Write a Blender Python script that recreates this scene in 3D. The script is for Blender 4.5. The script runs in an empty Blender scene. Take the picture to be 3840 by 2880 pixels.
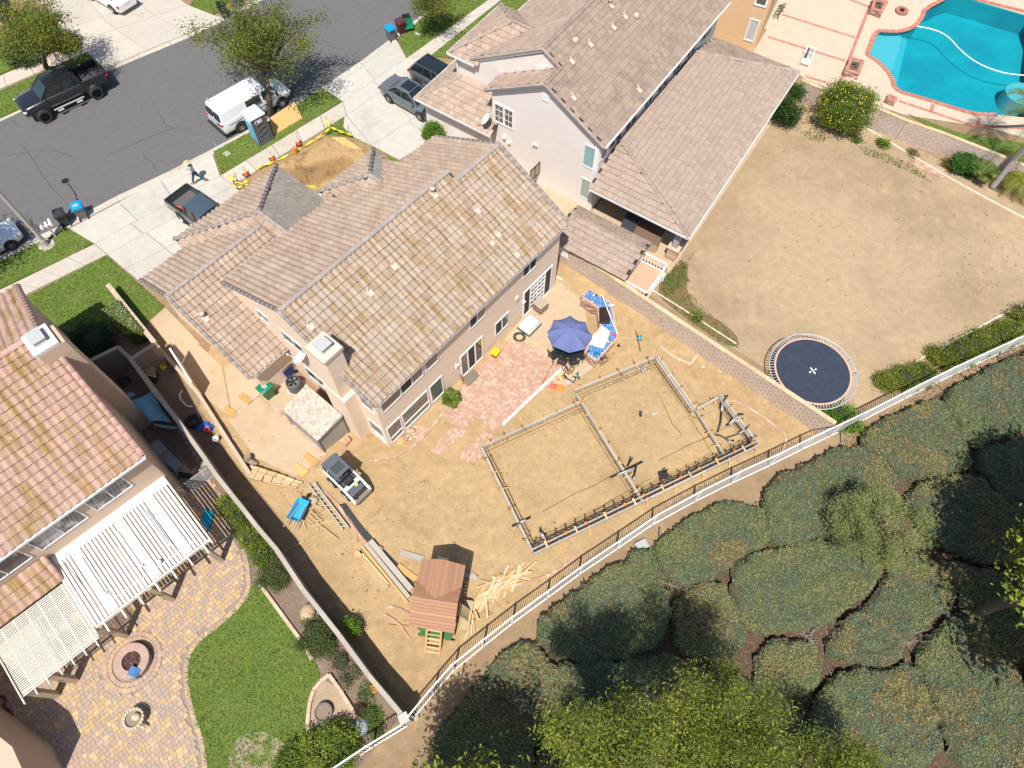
import bpy, bmesh, math, random
import numpy as np
from mathutils import Matrix, Vector
from mathutils.geometry import tessellate_polygon
random.seed(7); rng = np.random.default_rng(7)
C = bpy.context.scene.collection
R = math.radians
# camera, sky, sun, exposure
H = 34.0; FPX = 2580.0
def _rot(p, r):
 cp, sp = math.cos(p), math.sin(p); cr, sr = math.cos(r), math.sin(r)
 base = np.array([[1, 0, 0], [0, -sp, -cp], [0, cp, -sp]])
 return np.array([[cr, -sr, 0], [sr, cr, 0], [0, 0, 1]]) @ base
M = _rot(R(62.11298845), R(1.48754766))
cd = bpy.data.cameras.new('camera'); cam = bpy.data.objects.new('camera', cd); C.objects.link(cam)
cd.sensor_width = 36; cd.lens = FPX / 3840 * 36; cd.clip_end = 1500
cam.matrix_world = Matrix(((M[0][0], -M[1][0], -M[2][0], 0), (M[0][1], -M[1][1], -M[2][1], 0), (M[0][2], -M[1][2], -M[2][2], H), (0, 0, 0, 1)))
bpy.context.scene.camera = cam
SUN_EL, SUN_AZ = 63.5, 260.0      # the sun stands at azimuth 258 (counted from +x, towards +y)
w = bpy.data.worlds.new('World'); bpy.context.scene.world = w; w.use_nodes = True
nt = w.node_tree; sk = nt.nodes.new('ShaderNodeTexSky'); sk.sky_type = 'NISHITA'; sk.sun_disc = False
sk.sun_elevation = R(SUN_EL); sk.sun_rotation = R(90 - SUN_AZ)
nt.links.new(sk.outputs[0], nt.nodes['Background'].inputs[0]); nt.nodes['Background'].inputs[1].default_value = 0.10
sl = bpy.data.lights.new('sun', 'SUN'); sl.energy = 4.8; sl.angle = R(0.53); sl.color = (1.0, 0.95, 0.87)
so = bpy.data.objects.new('sun', sl); C.objects.link(so)
sd = Vector((math.cos(R(SUN_AZ)) * math.cos(R(SUN_EL)), math.sin(R(SUN_AZ)) * math.cos(R(SUN_EL)), math.sin(R(SUN_EL))))
so.rotation_euler = sd.to_track_quat('Z', 'Y').to_euler()
vs = bpy.context.scene.view_settings; vs.view_transform = 'Standard'; vs.look = 'None'; vs.gamma = 1; vs.exposure = 0.42; vs.use_curve_mapping = False
# measured places: where a sight line of the survey meets height z
def G(x, y, z=0.0):
 d = M.T @ np.array([(x - 1920) / FPX, (y - 1440) / FPX, 1.0]); t = (z - H) / d[2]
 return np.array([d[0] * t, d[1] * t, z])
S_ = 960 / 1659
def T(rc, x, y, z=0.0): return G(960 * (rc % 10) + S_ * x, 960 * (rc // 10) + S_ * y, z)
def D(x, y, z=0.0): return G(x * 1.73599, y * 1.73599, z)
# materials
MATS = {}
def mat(name, col, rough=0.8, metal=0.0, var=0.0, vscale=1.0, bump=0.0, bscale=30.0, col2=None, spec=0.5, detail=6, stain=None, coat=0.0, trans=0.0, rnd=0.0, ramp=None, aniso=None):
 """col/col2 mixed by world-space noise; rnd = per-piece brightness spread; ramp = list of colours picked per piece."""
 if name in MATS: return MATS[name]
 m = bpy.data.materials.new(name); m.use_nodes = True; n = m.node_tree.nodes; L = m.node_tree.links
 b = n['Principled BSDF']; b.inputs['Roughness'].default_value = rough; b.inputs['Metallic'].default_value = metal
 b.inputs['Specular IOR Level'].default_value = spec
 if coat: b.inputs['Coat Weight'].default_value = coat; b.inputs['Coat Roughness'].default_value = 0.05
 geo = n.new('ShaderNodeNewGeometry'); pos = geo.outputs['Position']
 def noise(sc, det=detail, ro=0.6, vec=None):
  t = n.new('ShaderNodeTexNoise'); t.inputs['Scale'].default_value = sc; t.inputs['Detail'].default_value = det; t.inputs['Roughness'].default_value = ro
  L.new(vec or pos, t.inputs['Vector']); return t
 def mixc(f, a, c, mode='MIX'):
  x = n.new('ShaderNodeMix'); x.data_type = 'RGBA'; x.blend_type = mode
  if isinstance(f, float): x.inputs[0].default_value = f
  else: L.new(f, x.inputs[0])
  for k, v in ((6, a), (7, c)):
   if isinstance(v, tuple): x.inputs[k].default_value = (*v, 1)
   else: L.new(v, x.inputs[k])
  return x.outputs[2]
 def rampf(src, p0, p1):
  r = n.new('ShaderNodeMapRange'); r.inputs[1].default_value = p0; r.inputs[2].default_value = p1; L.new(src, r.inputs[0]); return r.outputs[0]
 cur = tuple(col)
 piece = None
 if rnd or ramp:
  at = n.new('ShaderNodeAttribute'); at.attribute_name = 'var'; oi = n.new('ShaderNodeObjectInfo')
  ad = n.new('ShaderNodeMath'); ad.operation = 'ADD'; L.new(at.outputs['Fac'], ad.inputs[0]); L.new(oi.outputs['Random'], ad.inputs[1])
  fr = n.new('ShaderNodeMath'); fr.operation = 'FRACT'; L.new(ad.outputs[0], fr.inputs[0]); piece = fr.outputs[0]
 if ramp:
  cr = n.new('ShaderNodeValToRGB'); cr.color_ramp.interpolation = 'CONSTANT' if len(ramp) > 2 else 'LINEAR'
  e = cr.color_ramp.elements
  while len(e) < len(ramp): e.new(0.5)
  for i, c_ in enumerate(ramp): e[i].position = i / len(ramp) if len(ramp) > 2 else i; e[i].color = (*c_, 1)
  L.new(piece, cr.inputs[0]); cur = cr.outputs[0]
 if col2 is not None:
  cur = mixc(rampf(noise(vscale).outputs[0], 0.38, 0.62), cur, tuple(col2))
 if stain:
  for st in stain:
   sc, c_, lo, hi = st[:4]; vec = None
   if len(st) > 4:
    vr = n.new('ShaderNodeVectorRotate'); vr.rotation_type = 'Z_AXIS'; vr.inputs['Angle'].default_value = -R(st[4]); L.new(pos, vr.inputs['Vector'])
    mp = n.new('ShaderNodeMapping'); mp.inputs['Scale'].default_value = (1, st[5], st[5]); L.new(vr.outputs[0], mp.inputs['Vector']); vec = mp.outputs[0]
   cur = mixc(rampf(noise(sc, 8, 0.65, vec).outputs[0], lo, hi), cur, tuple(c_))
 if var:
  v = noise(vscale * 4.3, 8, 0.7); r_ = n.new('ShaderNodeMapRange'); r_.inputs[1].default_value = 0.3; r_.inputs[2].default_value = 0.7
  r_.inputs[3].default_value = 1 - var; r_.inputs[4].default_value = 1 + var; L.new(v.outputs[0], r_.inputs[0])
  hs = n.new('ShaderNodeHueSaturation'); L.new(r_.outputs[0], hs.inputs['Value'])
  if isinstance(cur, tuple): hs.inputs['Color'].default_value = (*cur, 1)
  else: L.new(cur, hs.inputs['Color'])
  cur = hs.outputs[0]
 if rnd:
  r_ = n.new('ShaderNodeMapRange'); r_.inputs[3].default_value = 1 - rnd; r_.inputs[4].default_value = 1 + rnd; L.new(piece, r_.inputs[0])
  hs = n.new('ShaderNodeHueSaturation'); L.new(r_.outputs[0], hs.inputs['Value'])
  if isinstance(cur, tuple): hs.inputs['Color'].default_value = (*cur, 1)
  else: L.new(cur, hs.inputs['Color'])
  cur = hs.outputs[0]
 if isinstance(cur, tuple): b.inputs['Base Color'].default_value = (*cur, 1)
 else: L.new(cur, b.inputs['Base Color'])
 if bump:
  bn = n.new('ShaderNodeBump'); bn.inputs['Strength'].default_value = min(1, bump); bn.inputs['Distance'].default_value = 0.02 * max(1, bump)
  L.new(noise(bscale, 6, 0.65).outputs[0], bn.inputs['Height']); L.new(bn.outputs[0], b.inputs['Normal'])
 if trans:
  out = n['Material Output']; tr = n.new('ShaderNodeBsdfTranslucent'); mx = n.new('ShaderNodeMixShader'); mx.inputs[0].default_value = trans
  if isinstance(cur, tuple): tr.inputs[0].default_value = (*cur, 1)
  else: L.new(cur, tr.inputs[0])
  L.new(b.outputs[0], mx.inputs[1]); L.new(tr.outputs[0], mx.inputs[2]); L.new(mx.outputs[0], out.inputs[0])
 MATS[name] = m; return m
# mesh building
QB = np.array([[0, 3, 2, 1], [4, 5, 6, 7], [0, 1, 5, 4], [1, 2, 6, 5], [2, 3, 7, 6], [3, 0, 4, 7]])
def rz(a): c, s = math.cos(a), math.sin(a); return np.array([[c, -s, 0], [s, c, 0], [0, 0, 1.0]])
def ry(a): c, s = math.cos(a), math.sin(a); return np.array([[c, 0, s], [0, 1, 0], [-s, 0, c]])
def rx(a): c, s = math.cos(a), math.sin(a); return np.array([[1, 0, 0], [0, c, -s], [0, s, c]])
def unit(v): v = np.asarray(v, float); return v / max(1e-9, np.linalg.norm(v))
class MB:
 def __init__(s): s.v = []; s.f = []; s.a = []; s.n = 0; s.mi = []
 def add(s, V, F, var=0.0, mi=0):
  V = np.asarray(V, float).reshape(-1, 3)
  for k, f in enumerate(F if isinstance(F, list) else [F]):
   if len(f): s.f.append(np.asarray(f) + s.n); s.mi.append(mi[k] if isinstance(mi, (list, tuple)) else mi)
  s.v.append(V); s.a.append(np.full(len(V), var) if np.isscalar(var) else np.asarray(var)); s.n += len(V); return s
 def box(s, c, size, rot=None, var=0.0):
  h = np.asarray(size, float) / 2
  V = np.array([[-1, -1, -1], [1, -1, -1], [1, 1, -1], [-1, 1, -1], [-1, -1, 1], [1, -1, 1], [1, 1, 1], [-1, 1, 1]]) * h
  if rot is not None: V = V @ (rz(rot) if np.isscalar(rot) else np.asarray(rot)).T
  return s.add(V + np.asarray(c, float), QB, var)
 def bar(s, a, b, wd, ht, up=(0, 0, 1), var=0.0):
  a = np.asarray(a, float); b = np.asarray(b, float); x = unit(b - a); up = np.asarray(up, float)
  if abs(x @ up) > .98: up = np.array([1., 0, 0])
  y = unit(np.cross(up, x)); z = np.cross(x, y)
  V = [p + y * i * wd / 2 + z * j * ht / 2 for p in (a, b) for i, j in ((-1, -1), (1, -1), (1, 1), (-1, 1))]
  return s.add(V, np.array([[0, 1, 2, 3], [7, 6, 5, 4], [0, 4, 5, 1], [1, 5, 6, 2], [2, 6, 7, 3], [3, 7, 4, 0]]), var)
 def prism(s, poly, z0, z1, var=0.0, top=True, bottom=True):
  poly = [np.asarray(p, float)[:2] for p in poly]; n = len(poly)
  ar = sum(poly[i][0] * poly[(i + 1) % n][1] - poly[(i + 1) % n][0] * poly[i][1] for i in range(n))
  if ar < 0: poly = poly[::-1]
  V = [(p[0], p[1], z0) for p in poly] + [(p[0], p[1], z1) for p in poly]
  F = [np.array([[i, (i + 1) % n, n + (i + 1) % n, n + i] for i in range(n)])]
  if n == 4:
   if top: F.append(np.array([[4, 5, 6, 7]]))
   if bottom: F.append(np.array([[3, 2, 1, 0]]))
  else:
   tr = np.array(tessellate_polygon([[Vector((p[0], p[1], 0)) for p in poly]]))
   if top: F.append(np.array([t_ + n for t_ in s._ccw(tr, poly)]))
   if bottom: F.append(s._ccw(tr, poly)[:, ::-1])
  return s.add(V, F, var)
 def _ccw(s, tr, P_):
  P_ = np.array([p[:2] for p in P_]); a, b, c = P_[tr[:, 0]], P_[tr[:, 1]], P_[tr[:, 2]]
  cr = (b[:, 0] - a[:, 0]) * (c[:, 1] - a[:, 1]) - (b[:, 1] - a[:, 1]) * (c[:, 0] - a[:, 0])
  tr = tr.copy(); tr[cr < 0] = tr[cr < 0][:, ::-1]; return tr
 def tube(s, path, r, n=8, var=0.0, cap=True):
  P_ = [np.asarray(p, float) for p in path]; m = len(P_); r = [r] * m if np.isscalar(r) else r; V = []; prev = None
  for i in range(m):
   d = unit(P_[min(i + 1, m - 1)] - P_[max(i - 1, 0)])
   if prev is None: prev = unit(np.cross(d, (0.3, 0.2, 1) if abs(d[2]) < .9 else (1, 0, 0)))
   x = unit(prev - d * (prev @ d)); y = np.cross(d, x); prev = x
   for k in range(n):
    t_ = 2 * math.pi * k / n; V.append(P_[i] + (x * math.cos(t_) + y * math.sin(t_)) * r[i])
  F = [[i * n + k, i * n + (k + 1) % n, (i + 1) * n + (k + 1) % n, (i + 1) * n + k] for i in range(m - 1) for k in range(n)]
  F = [np.array(F)]
  if cap:
   for i in (0, m - 1):
    V.append(P_[i]); q = len(V) - 1; o = i * n
    F.append(np.array([[q, o + (k + 1) % n, o + k] if i == 0 else [q, o + k, o + (k + 1) % n] for k in range(n)]))
  return s.add(V, F, var)
 def lathe(s, prof, n=24, c=(0, 0, 0), var=0.0):
  V = [(r_ * math.cos(2 * math.pi * k / n), r_ * math.sin(2 * math.pi * k / n), z) for r_, z in prof for k in range(n)]
  F = [[i * n + k, i * n + (k + 1) % n, (i + 1) * n + (k + 1) % n, (i + 1) * n + k] for i in range(len(prof) - 1) for k in range(n)]
  return s.add(np.array(V) + np.asarray(c, float), np.array(F), var)
 def quad(s, pts, var=0.0): return s.add(pts, np.array([[0, 1, 2, 3]]) if len(pts) == 4 else np.array([[0, 1, 2]]), var)
 def sphere(s, c, r, n=10, m=7, var=0.0, noise_=0.0):
  V = []; r = np.array([r, r, r]) if np.isscalar(r) else np.asarray(r)
  for i in range(m + 1):
   for k in range(n):
    a, b = math.pi * i / m, 2 * math.pi * k / n; f = 1 + random.uniform(-noise_, noise_)
    V.append((math.sin(a) * math.cos(b) * f, math.sin(a) * math.sin(b) * f, math.cos(a) * f))
  F = [[i * n + k, (i + 1) * n + k, (i + 1) * n + (k + 1) % n, i * n + (k + 1) % n] for i in range(m) for k in range(n)]
  return s.add(np.array(V) * r + np.asarray(c, float), np.array(F), var)
 def mesh(s, name, m=None, smooth=False):
  me = bpy.data.meshes.new(name)
  if not s.v: return me
  V = np.concatenate(s.v); A = np.concatenate(s.a); fs = s.f
  me.vertices.add(len(V)); me.vertices.foreach_set('co', V.astype(np.float32).ravel())
  nl = sum(f.size for f in fs); nf = sum(len(f) for f in fs)
  me.loops.add(nl); me.loops.foreach_set('vertex_index', np.concatenate([f.ravel() for f in fs]).astype(np.int32))
  me.polygons.add(nf); tot = np.concatenate([np.full(len(f), f.shape[1]) for f in fs]).astype(np.int32)
  me.polygons.foreach_set('loop_start', np.concatenate([[0], np.cumsum(tot)[:-1]]).astype(np.int32))
  me.polygons.foreach_set('use_smooth', np.full(nf, bool(smooth)))
  at = me.attributes.new('var', 'FLOAT', 'POINT'); at.data.foreach_set('value', A.astype(np.float32))
  if any(s.mi): me.polygons.foreach_set('material_index', np.concatenate([np.full(len(f), k) for f, k in zip(s.f, s.mi)]).astype(np.int32))
  me.update(calc_edges=True)
  if m is not None:
   for x in (m if isinstance(m, (list, tuple)) else [m]): me.materials.append(x)
  return me
def splitobj(name, mb, m, parent):
 for v, f in zip(mb.v, mb.f): obj(name, MB().add(v, f - f.min()), m, parent, 0)
def tag(o, label=None, cat=None, group=None, kind=None):
 if label: o['label'] = label
 if cat: o['category'] = cat
 if group: o['group'] = group
 if kind: o['kind'] = kind
 return o
def thing(name, label, cat, loc=(0, 0, 0), rot=0.0, group=None):
 o = bpy.data.objects.new(name, None); C.objects.link(o); o.location = tuple(float(q) for q in loc); o.rotation_euler = (0, 0, rot); o.empty_display_size = .3
 return tag(o, label, cat, group)
def link(name, me, parent=None, local=True, loc=None, rot=None):
 o = bpy.data.objects.new(name, me); C.objects.link(o)
 if loc is not None: o.location = tuple(float(q) for q in loc)
 if rot is not None: o.rotation_euler = rot
 if parent is not None:
  o.parent = parent
  if not local and parent.parent is None and parent.type == 'EMPTY':
   o.matrix_parent_inverse = (Matrix.Translation(parent.location) @ parent.rotation_euler.to_matrix().to_4x4()).inverted()
 return o
def obj(name, mb, m, parent=None, local=True, smooth=False, bevel=0.0, kind=None, label=None):
 o = link(name, mb.mesh(name, m, smooth), parent, local)
 if bevel:
  md = o.modifiers.new('bevel', 'BEVEL'); md.width = bevel; md.segments = 2; md.limit_method = 'ANGLE'
 if kind: o['kind'] = kind
 if label: o['label'] = label
 return o
def copytree(o, loc, rot=None, label=None, group=None):
 def cp(x, par):
  c = x.copy(); C.objects.link(c)
  if par is not None: c.parent = par
  for ch in x.children: cp(ch, c)
  return c
 c = cp(o, None); c.location = tuple(float(q) for q in loc)
 if rot is not None: c.rotation_euler = (0, 0, rot)
 if label: c['label'] = label
 if group: c['group'] = group
 return c
def inpoly(P_, poly):
 P_ = np.asarray(P_, float); x, y = P_[:, 0], P_[:, 1]; poly = np.array([p[:2] for p in poly]); r = np.zeros(len(P_), bool); j = len(poly) - 1
 for i in range(len(poly)):
  xi, yi = poly[i]; xj, yj = poly[j]
  cnd = ((yi > y) != (yj > y)) & (x < (xj - xi) * (y - yi) / (yj - yi + 1e-12) + xi); r ^= cnd; j = i
 return r
def pdist(P_, poly, closed=True):
 P_ = np.asarray(P_, float)[:, :2]; poly = np.array([np.asarray(p)[:2] for p in poly]); d = np.full(len(P_), 1e9); n = len(poly)
 for i in range(n if closed else n - 1):
  a, b = poly[i], poly[(i + 1) % n]; ab = b - a; t_ = np.clip(((P_ - a) @ ab) / max(ab @ ab, 1e-9), 0, 1)
  d = np.minimum(d, np.linalg.norm(P_ - a - t_[:, None] * ab, axis=1))
 return d
def smoothpoly(poly, it=2, closed=True):
 P_ = [np.asarray(p, float) for p in poly]
 for _ in range(it):
  Q = []; n = len(P_)
  for i in range(n if closed else n - 1):
   a, b = P_[i], P_[(i + 1) % n]; Q += [a * .75 + b * .25, a * .25 + b * .75]
  if not closed: Q = [P_[0]] + Q + [P_[-1]]
  P_ = Q
 return P_
_NT = rng.random((64, 64))
def vnoise(x, y):
 xi = np.floor(x).astype(int); yi = np.floor(y).astype(int); fx, fy = x - xi, y - yi; fx = fx * fx * (3 - 2 * fx); fy = fy * fy * (3 - 2 * fy)
 g = lambda a, b: _NT[a % 64, b % 64]
 return (g(xi, yi) * (1 - fx) + g(xi + 1, yi) * fx) * (1 - fy) + (g(xi, yi + 1) * (1 - fx) + g(xi + 1, yi + 1) * fx) * fy
def fbm(x, y, o=4):
 r = 0; a = .5
 for k in range(o): r = r + a * vnoise(x * 2 ** k + 13 * k, y * 2 ** k + 7 * k); a *= .5
 return r
def sheet(name, poly, z, m, holes=(), kind='structure', parent=None):
 loops = [[Vector((p[0], p[1], 0)) for p in poly]] + [[Vector((p[0], p[1], 0)) for p in h_] for h_ in holes]
 tr = np.array(tessellate_polygon(loops)); V = np.array([(v.x, v.y, z) for l in loops for v in l]); mb = MB()
 mb.add(V, mb._ccw(tr, V)); o = obj(name, mb, m, parent)
 if kind: o['kind'] = kind
 return o
def slabshape(name, poly, z0, z1, m, kind='structure', parent=None, bevel=0.0):
 o = obj(name, MB().prism(poly, z0, z1), m, parent, bevel=bevel)
 if kind: o['kind'] = kind
 return o
def patch(name, poly, res, hf, m, kind='structure', parent=None, excl=None):
 P_ = np.array([p[:2] for p in poly]); lo = P_.min(0); hi = P_.max(0); nx = int((hi[0] - lo[0]) / res) + 2; ny = int((hi[1] - lo[1]) / res) + 2
 X, Y = np.meshgrid(lo[0] + np.arange(nx) * res, lo[1] + np.arange(ny) * res, indexing='ij'); pts = np.stack([X.ravel(), Y.ravel()], 1)
 Z = hf(pts); idx = np.arange(nx * ny).reshape(nx, ny)
 F = np.stack([idx[:-1, :-1], idx[1:, :-1], idx[1:, 1:], idx[:-1, 1:]], -1).reshape(-1, 4)
 cen = pts[F].mean(1); F = F[inpoly(cen, poly) & (True if excl is None else ~inpoly(cen, excl))]; used = np.unique(F); rm = np.full(len(pts), -1); rm[used] = np.arange(len(used))
 mb = MB(); mb.add(np.concatenate([pts[used], Z[used, None]], 1), rm[F]); o = obj(name, mb, m, parent, smooth=True)
 if kind: o['kind'] = kind
 return o
# house frames
class Fr:
 def __init__(s, ang, origin):
  s.a = R(ang); s.O = np.array([origin[0], origin[1], 0.0]); s.U = np.array([math.cos(s.a), math.sin(s.a), 0]); s.V = np.array([-math.sin(s.a), math.cos(s.a), 0])
 def p(s, u, v, z=0.0): return s.O + s.U * u + s.V * v + np.array([0, 0, z])
 def on(s, x, y, z=0.0): d = G(x, y, z) - s.O; return float(d @ s.U), float(d @ s.V)
 def _pl(s, x, y, ax, k):
  a, b = G(x, y, 0), G(x, y, 5); n_ = s.U if ax == 'u' else s.V
  fa, fb = (a - s.O) @ n_ - k, (b - s.O) @ n_ - k; z = 5 * fa / (fa - fb); return G(x, y, z), z
 def onv(s, x, y, v=0.0): q, z = s._pl(x, y, 'v', v); return float((q - s.O) @ s.U), z
 def onu(s, x, y, u=0.0): q, z = s._pl(x, y, 'u', u); return float((q - s.O) @ s.V), z
 def extr(s, mb, vz, u0, u1, var=0.0, axis='u'):
  """cross-section polygon (v,z) swept along u (or (u,z) along v)"""
  n = len(vz); P_ = (lambda t_, q: s.p(t_, q[0], q[1])) if axis == 'u' else (lambda t_, q: s.p(q[0], t_, q[1]))
  V = [P_(u0, q) for q in vz] + [P_(u1, q) for q in vz]
  F = [np.array([[i, (i + 1) % n, n + (i + 1) % n, n + i] for i in range(n)])]
  tr = np.array(tessellate_polygon([[Vector((q[0], q[1], 0)) for q in vz]])); F += [tr, tr[:, ::-1] + n]
  return mb.add(V, F, var)
 def box(s, mb, u0, u1, v0, v1, z0, z1, var=0.0): return mb.prism([s.p(u0, v0), s.p(u1, v0), s.p(u1, v1), s.p(u0, v1)], z0, z1, var)
def tile_S(wd, ln, h=0.07):
 n = 7; mb = MB(); V = []
 for y, dz in ((-.04, .036), (ln, .0)):
  for k in range(n):
   t_ = k / (n - 1); x = (t_ - .5) * wd * 1.02; z = h * (max(0, math.sin(min(1, t_ / .68) * math.pi)) ** .8 if t_ < .68 else -0.18 * math.sin((t_ - .68) / .32 * math.pi))
   V.append((x, y, z + dz + .01))
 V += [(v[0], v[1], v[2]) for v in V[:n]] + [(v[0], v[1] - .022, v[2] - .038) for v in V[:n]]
 mb.add(V, [np.array([[k, k + 1, n + k + 1, n + k] for k in range(n - 1)]), np.array([[3 * n + k, 3 * n + k + 1, 2 * n + k + 1, 2 * n + k] for k in range(n - 1)])], mi=(0, 1)); return mb  # second face set: dark strip painted in for the shadow under the lip
def tile_flat(wd, ln):
 mb = MB(); w2 = wd * .49
 V = [(-w2, -.03, .045), (w2, -.03, .045), (w2, ln, .012), (-w2, ln, .012), (-w2, -.03, .01), (w2, -.03, .01), (w2, ln, 0), (-w2, ln, 0)]
 V[4:6] = [(-w2, -.042, .008), (w2, -.042, .008)]; mb.add(V, [np.array([[0, 1, 2, 3], [5, 6, 2, 1], [7, 4, 0, 3]]), np.array([[4, 5, 1, 0]])], mi=(0, 1)); return mb  # front face takes the dark slot as a painted course shadow
class Roof:
 """collects deck planes, tile places and ridge caps of one house"""
 def __init__(s, fr, house, kind, wd, ln, m, mcap, mdeck, mfas):
  s.fr, s.house, s.kind, s.wd, s.ln, s.m, s.mcap, s.mdeck, s.mfas = fr, house, kind, wd, ln, m, mcap, mdeck, mfas
  s.tiles = []; s.caps = []; s.deck = MB(); s.fas = MB(); s.lines = []
 def plane(s, poly, mt=None, rowoff=True):
  """poly: (u,v,z) house coords; first edge is the eave, given so that the slope rises to its left"""
  P_ = [s.fr.p(*q) for q in poly]; e = unit(P_[1] - P_[0]); nrm = None
  for k in range(2, len(P_)):
   n_ = np.cross(P_[1] - P_[0], P_[k] - P_[0])
   if np.linalg.norm(n_) > .5: nrm = unit(n_); break
  if nrm[2] < 0: nrm = -nrm
  up = np.cross(nrm, e)
  if up[2] < 0: up = -up; 
  loc = [((q - P_[0]) @ e, (q - P_[0]) @ up) for q in P_]
  V = np.array(P_ + [q - nrm * .12 for q in P_]) - nrm * .012; n = len(P_)
  tr = s.deck._ccw(np.array(tessellate_polygon([[Vector((a, b, 0)) for a, b in loc]])), loc)
  s.deck.add(V, [tr, tr[:, ::-1] + n, np.array([[i, n + i, n + (i + 1) % n, (i + 1) % n] for i in range(n)])])
  us = [a for a, b in loc]; vs_ = [b for a, b in loc]; x0, x1, y1 = min(us), max(us), max(vs_)
  nr = max(1, round(y1 / s.ln)); ln = y1 / nr; nc = max(1, round((x1 - x0) / s.wd)); wd = (x1 - x0) / nc
  gr = [(x0 + (i + .5 + (.5 if s.kind == 'flat' and j % 2 else 0)) * wd, (j) * ln, j) for j in range(nr) for i in range(nc)]
  ctr = np.array([(a, b + ln * .5) for a, b, j in gr]); ins = inpoly(ctr, loc)
  x = e if np.cross(e, up) @ nrm > 0 else -e; Rm = np.stack([x, up, nrm], 1)
  for (a, b, j), k in zip(gr, ins):
   if k: s.tiles.append((P_[0] + e * a + up * b, Rm, (wd / s.wd, ln / s.ln), mt or s.m))
 def cap(s, a, b, r=.13, seg=.42):
  s.lines.append((s.fr.p(*a), s.fr.p(*b), r, seg))
 def finish(s, limit=300):
  root = obj('roof', s.deck, s.mdeck, s.house, 0)
  if s.fas.v: splitobj('fascia', s.fas, s.mfas, s.house)
  tm = (tile_S if s.kind == 'S' else tile_flat)(s.wd, s.ln); base = np.concatenate(tm.v); F = tm.f
  cam_ = np.array([0, 0, H])
  def vis(q):
   d = M @ (q - cam_); u, v = d[0] / d[2] * FPX + 1920, d[1] / d[2] * FPX + 1440
   return d[2] + (0 if 0 < u < 3840 and 0 < v < 2880 else 1000)
  T_ = sorted(s.tiles, key=lambda q: vis(q[0])); ms = {}
  for P_, Rm, sc, mt in T_[:limit]:
   k = (mt.name, round(sc[0], 3), round(sc[1], 3))
   if k not in ms:
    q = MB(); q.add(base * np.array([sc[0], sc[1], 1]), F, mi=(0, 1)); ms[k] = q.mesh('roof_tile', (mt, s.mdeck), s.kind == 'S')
   j = rng.normal(0, .006, 3)
   link('roof_tile', ms[k], root, loc=P_ + j * [1, 1, .5], rot=Matrix(Rm.tolist()).to_euler())
  rest = {}
  for P_, Rm, sc, mt in T_[limit:]:
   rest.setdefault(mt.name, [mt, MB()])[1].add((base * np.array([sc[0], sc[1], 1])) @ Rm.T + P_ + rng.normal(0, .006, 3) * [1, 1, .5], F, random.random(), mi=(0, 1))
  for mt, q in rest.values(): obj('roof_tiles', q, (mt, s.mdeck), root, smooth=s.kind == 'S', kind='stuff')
  n = 0
  for a, b, r, seg in s.lines:
   L_ = np.linalg.norm(b - a); k = max(1, int(L_ / seg)); d = (b - a) / k; x = unit(d); y = unit(np.cross((0, 0, 1), x)); z = np.cross(x, y)
   cs = []
   for i in range(9 if s.kind == 'S' else 3):
    if s.kind == 'S': t_ = math.pi * i / 8; cs.append((math.cos(t_) * r, math.sin(t_) * r - .03))
    else: cs.append([(-r, -.04), (0, .05), (r, -.04)][i])
   q = MB(); m_ = len(cs); l = L_ / k
   V = [(-.04, c[0] * 1.08, c[1] + .03) for c in cs] + [(l, c[0], c[1]) for c in cs] + [(-.03, c[0] * .9, c[1] - .02) for c in cs]
   q.add(V, np.array([[i, m_ + i, m_ + i + 1, i + 1] for i in range(m_ - 1)] + [[2 * m_ + i, i, i + 1, 2 * m_ + i + 1] for i in range(m_ - 1)]))
   me = q.mesh('ridge_cap', s.mcap, s.kind == 'S'); Rm = Matrix(np.stack([x, y, z], 1).tolist()).to_euler()
   for i in range(k): link('ridge_cap', me, root, loc=a + d * i + np.array([0, 0, .05]), rot=Rm)
  return root
STUCCO1 = mat('stucco_pinkish', (0.76, 0.60, 0.46), .95, var=.05, vscale=.5, bump=.5, bscale=60)
STUCCO2 = mat('stucco_offwhite', (0.72, 0.66, 0.62), .95, var=.04, vscale=.4, bump=.4, bscale=60)
STUCCO3 = mat('stucco_brown', (0.52, 0.38, 0.28), .95, var=.05, vscale=.4, bump=.7, bscale=40)
STUCCO4 = mat('stucco_orange', (0.66, 0.44, 0.25), .95, var=.05, vscale=.4, bump=.4, bscale=50)
WHITE = mat('white_paint', (0.8, 0.8, 0.79), .5, var=.03)
GLASS = mat('window_glass', (0.035, 0.05, 0.055), .06, spec=.9, var=.2, vscale=1.5)
GLASSG = mat('glass_painted_reflection', (0.10, 0.13, 0.11), .05, col2=(0.16, 0.12, 0.13), vscale=1.4, spec=1.0)  # green and mauve blotches in the colour stand in for reflections
SCREEN = mat('insect_screen', (0.03, 0.028, 0.028), .7)
BLIND = mat('teal_shade', (0.25, 0.40, 0.42), .6, var=.04)
DARK = mat('dark_metal', (0.02, 0.02, 0.022), .5, metal=.2)
STEEL = mat('galvanised', (0.5, 0.51, 0.52), .5, metal=.3, var=.1)
_moss = (0.27, 0.17, 0.07)
T1 = mat('tile_tan', (0.36, 0.28, 0.215), .9, rnd=.13, col2=(0.33, 0.235, 0.175), vscale=.8, bump=.5, bscale=70)
T1M = mat('tile_tan_mossy', (0.365, 0.29, 0.225), .9, rnd=.1, bump=.5, bscale=70, stain=[(6.5, _moss, .46, .62, 51, .10), (.5, (0.37, 0.29, 0.235), .55, .62)])
T1_SHADE = mat('tile_shaded_side', (0.25, 0.22, 0.19), .9, rnd=.12, bump=.5, bscale=70, stain=[(1.3, (0.33, 0.23, 0.10), .62, .68)])  # tan tile greyed and darkened: shade on planes turned from the sun
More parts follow.
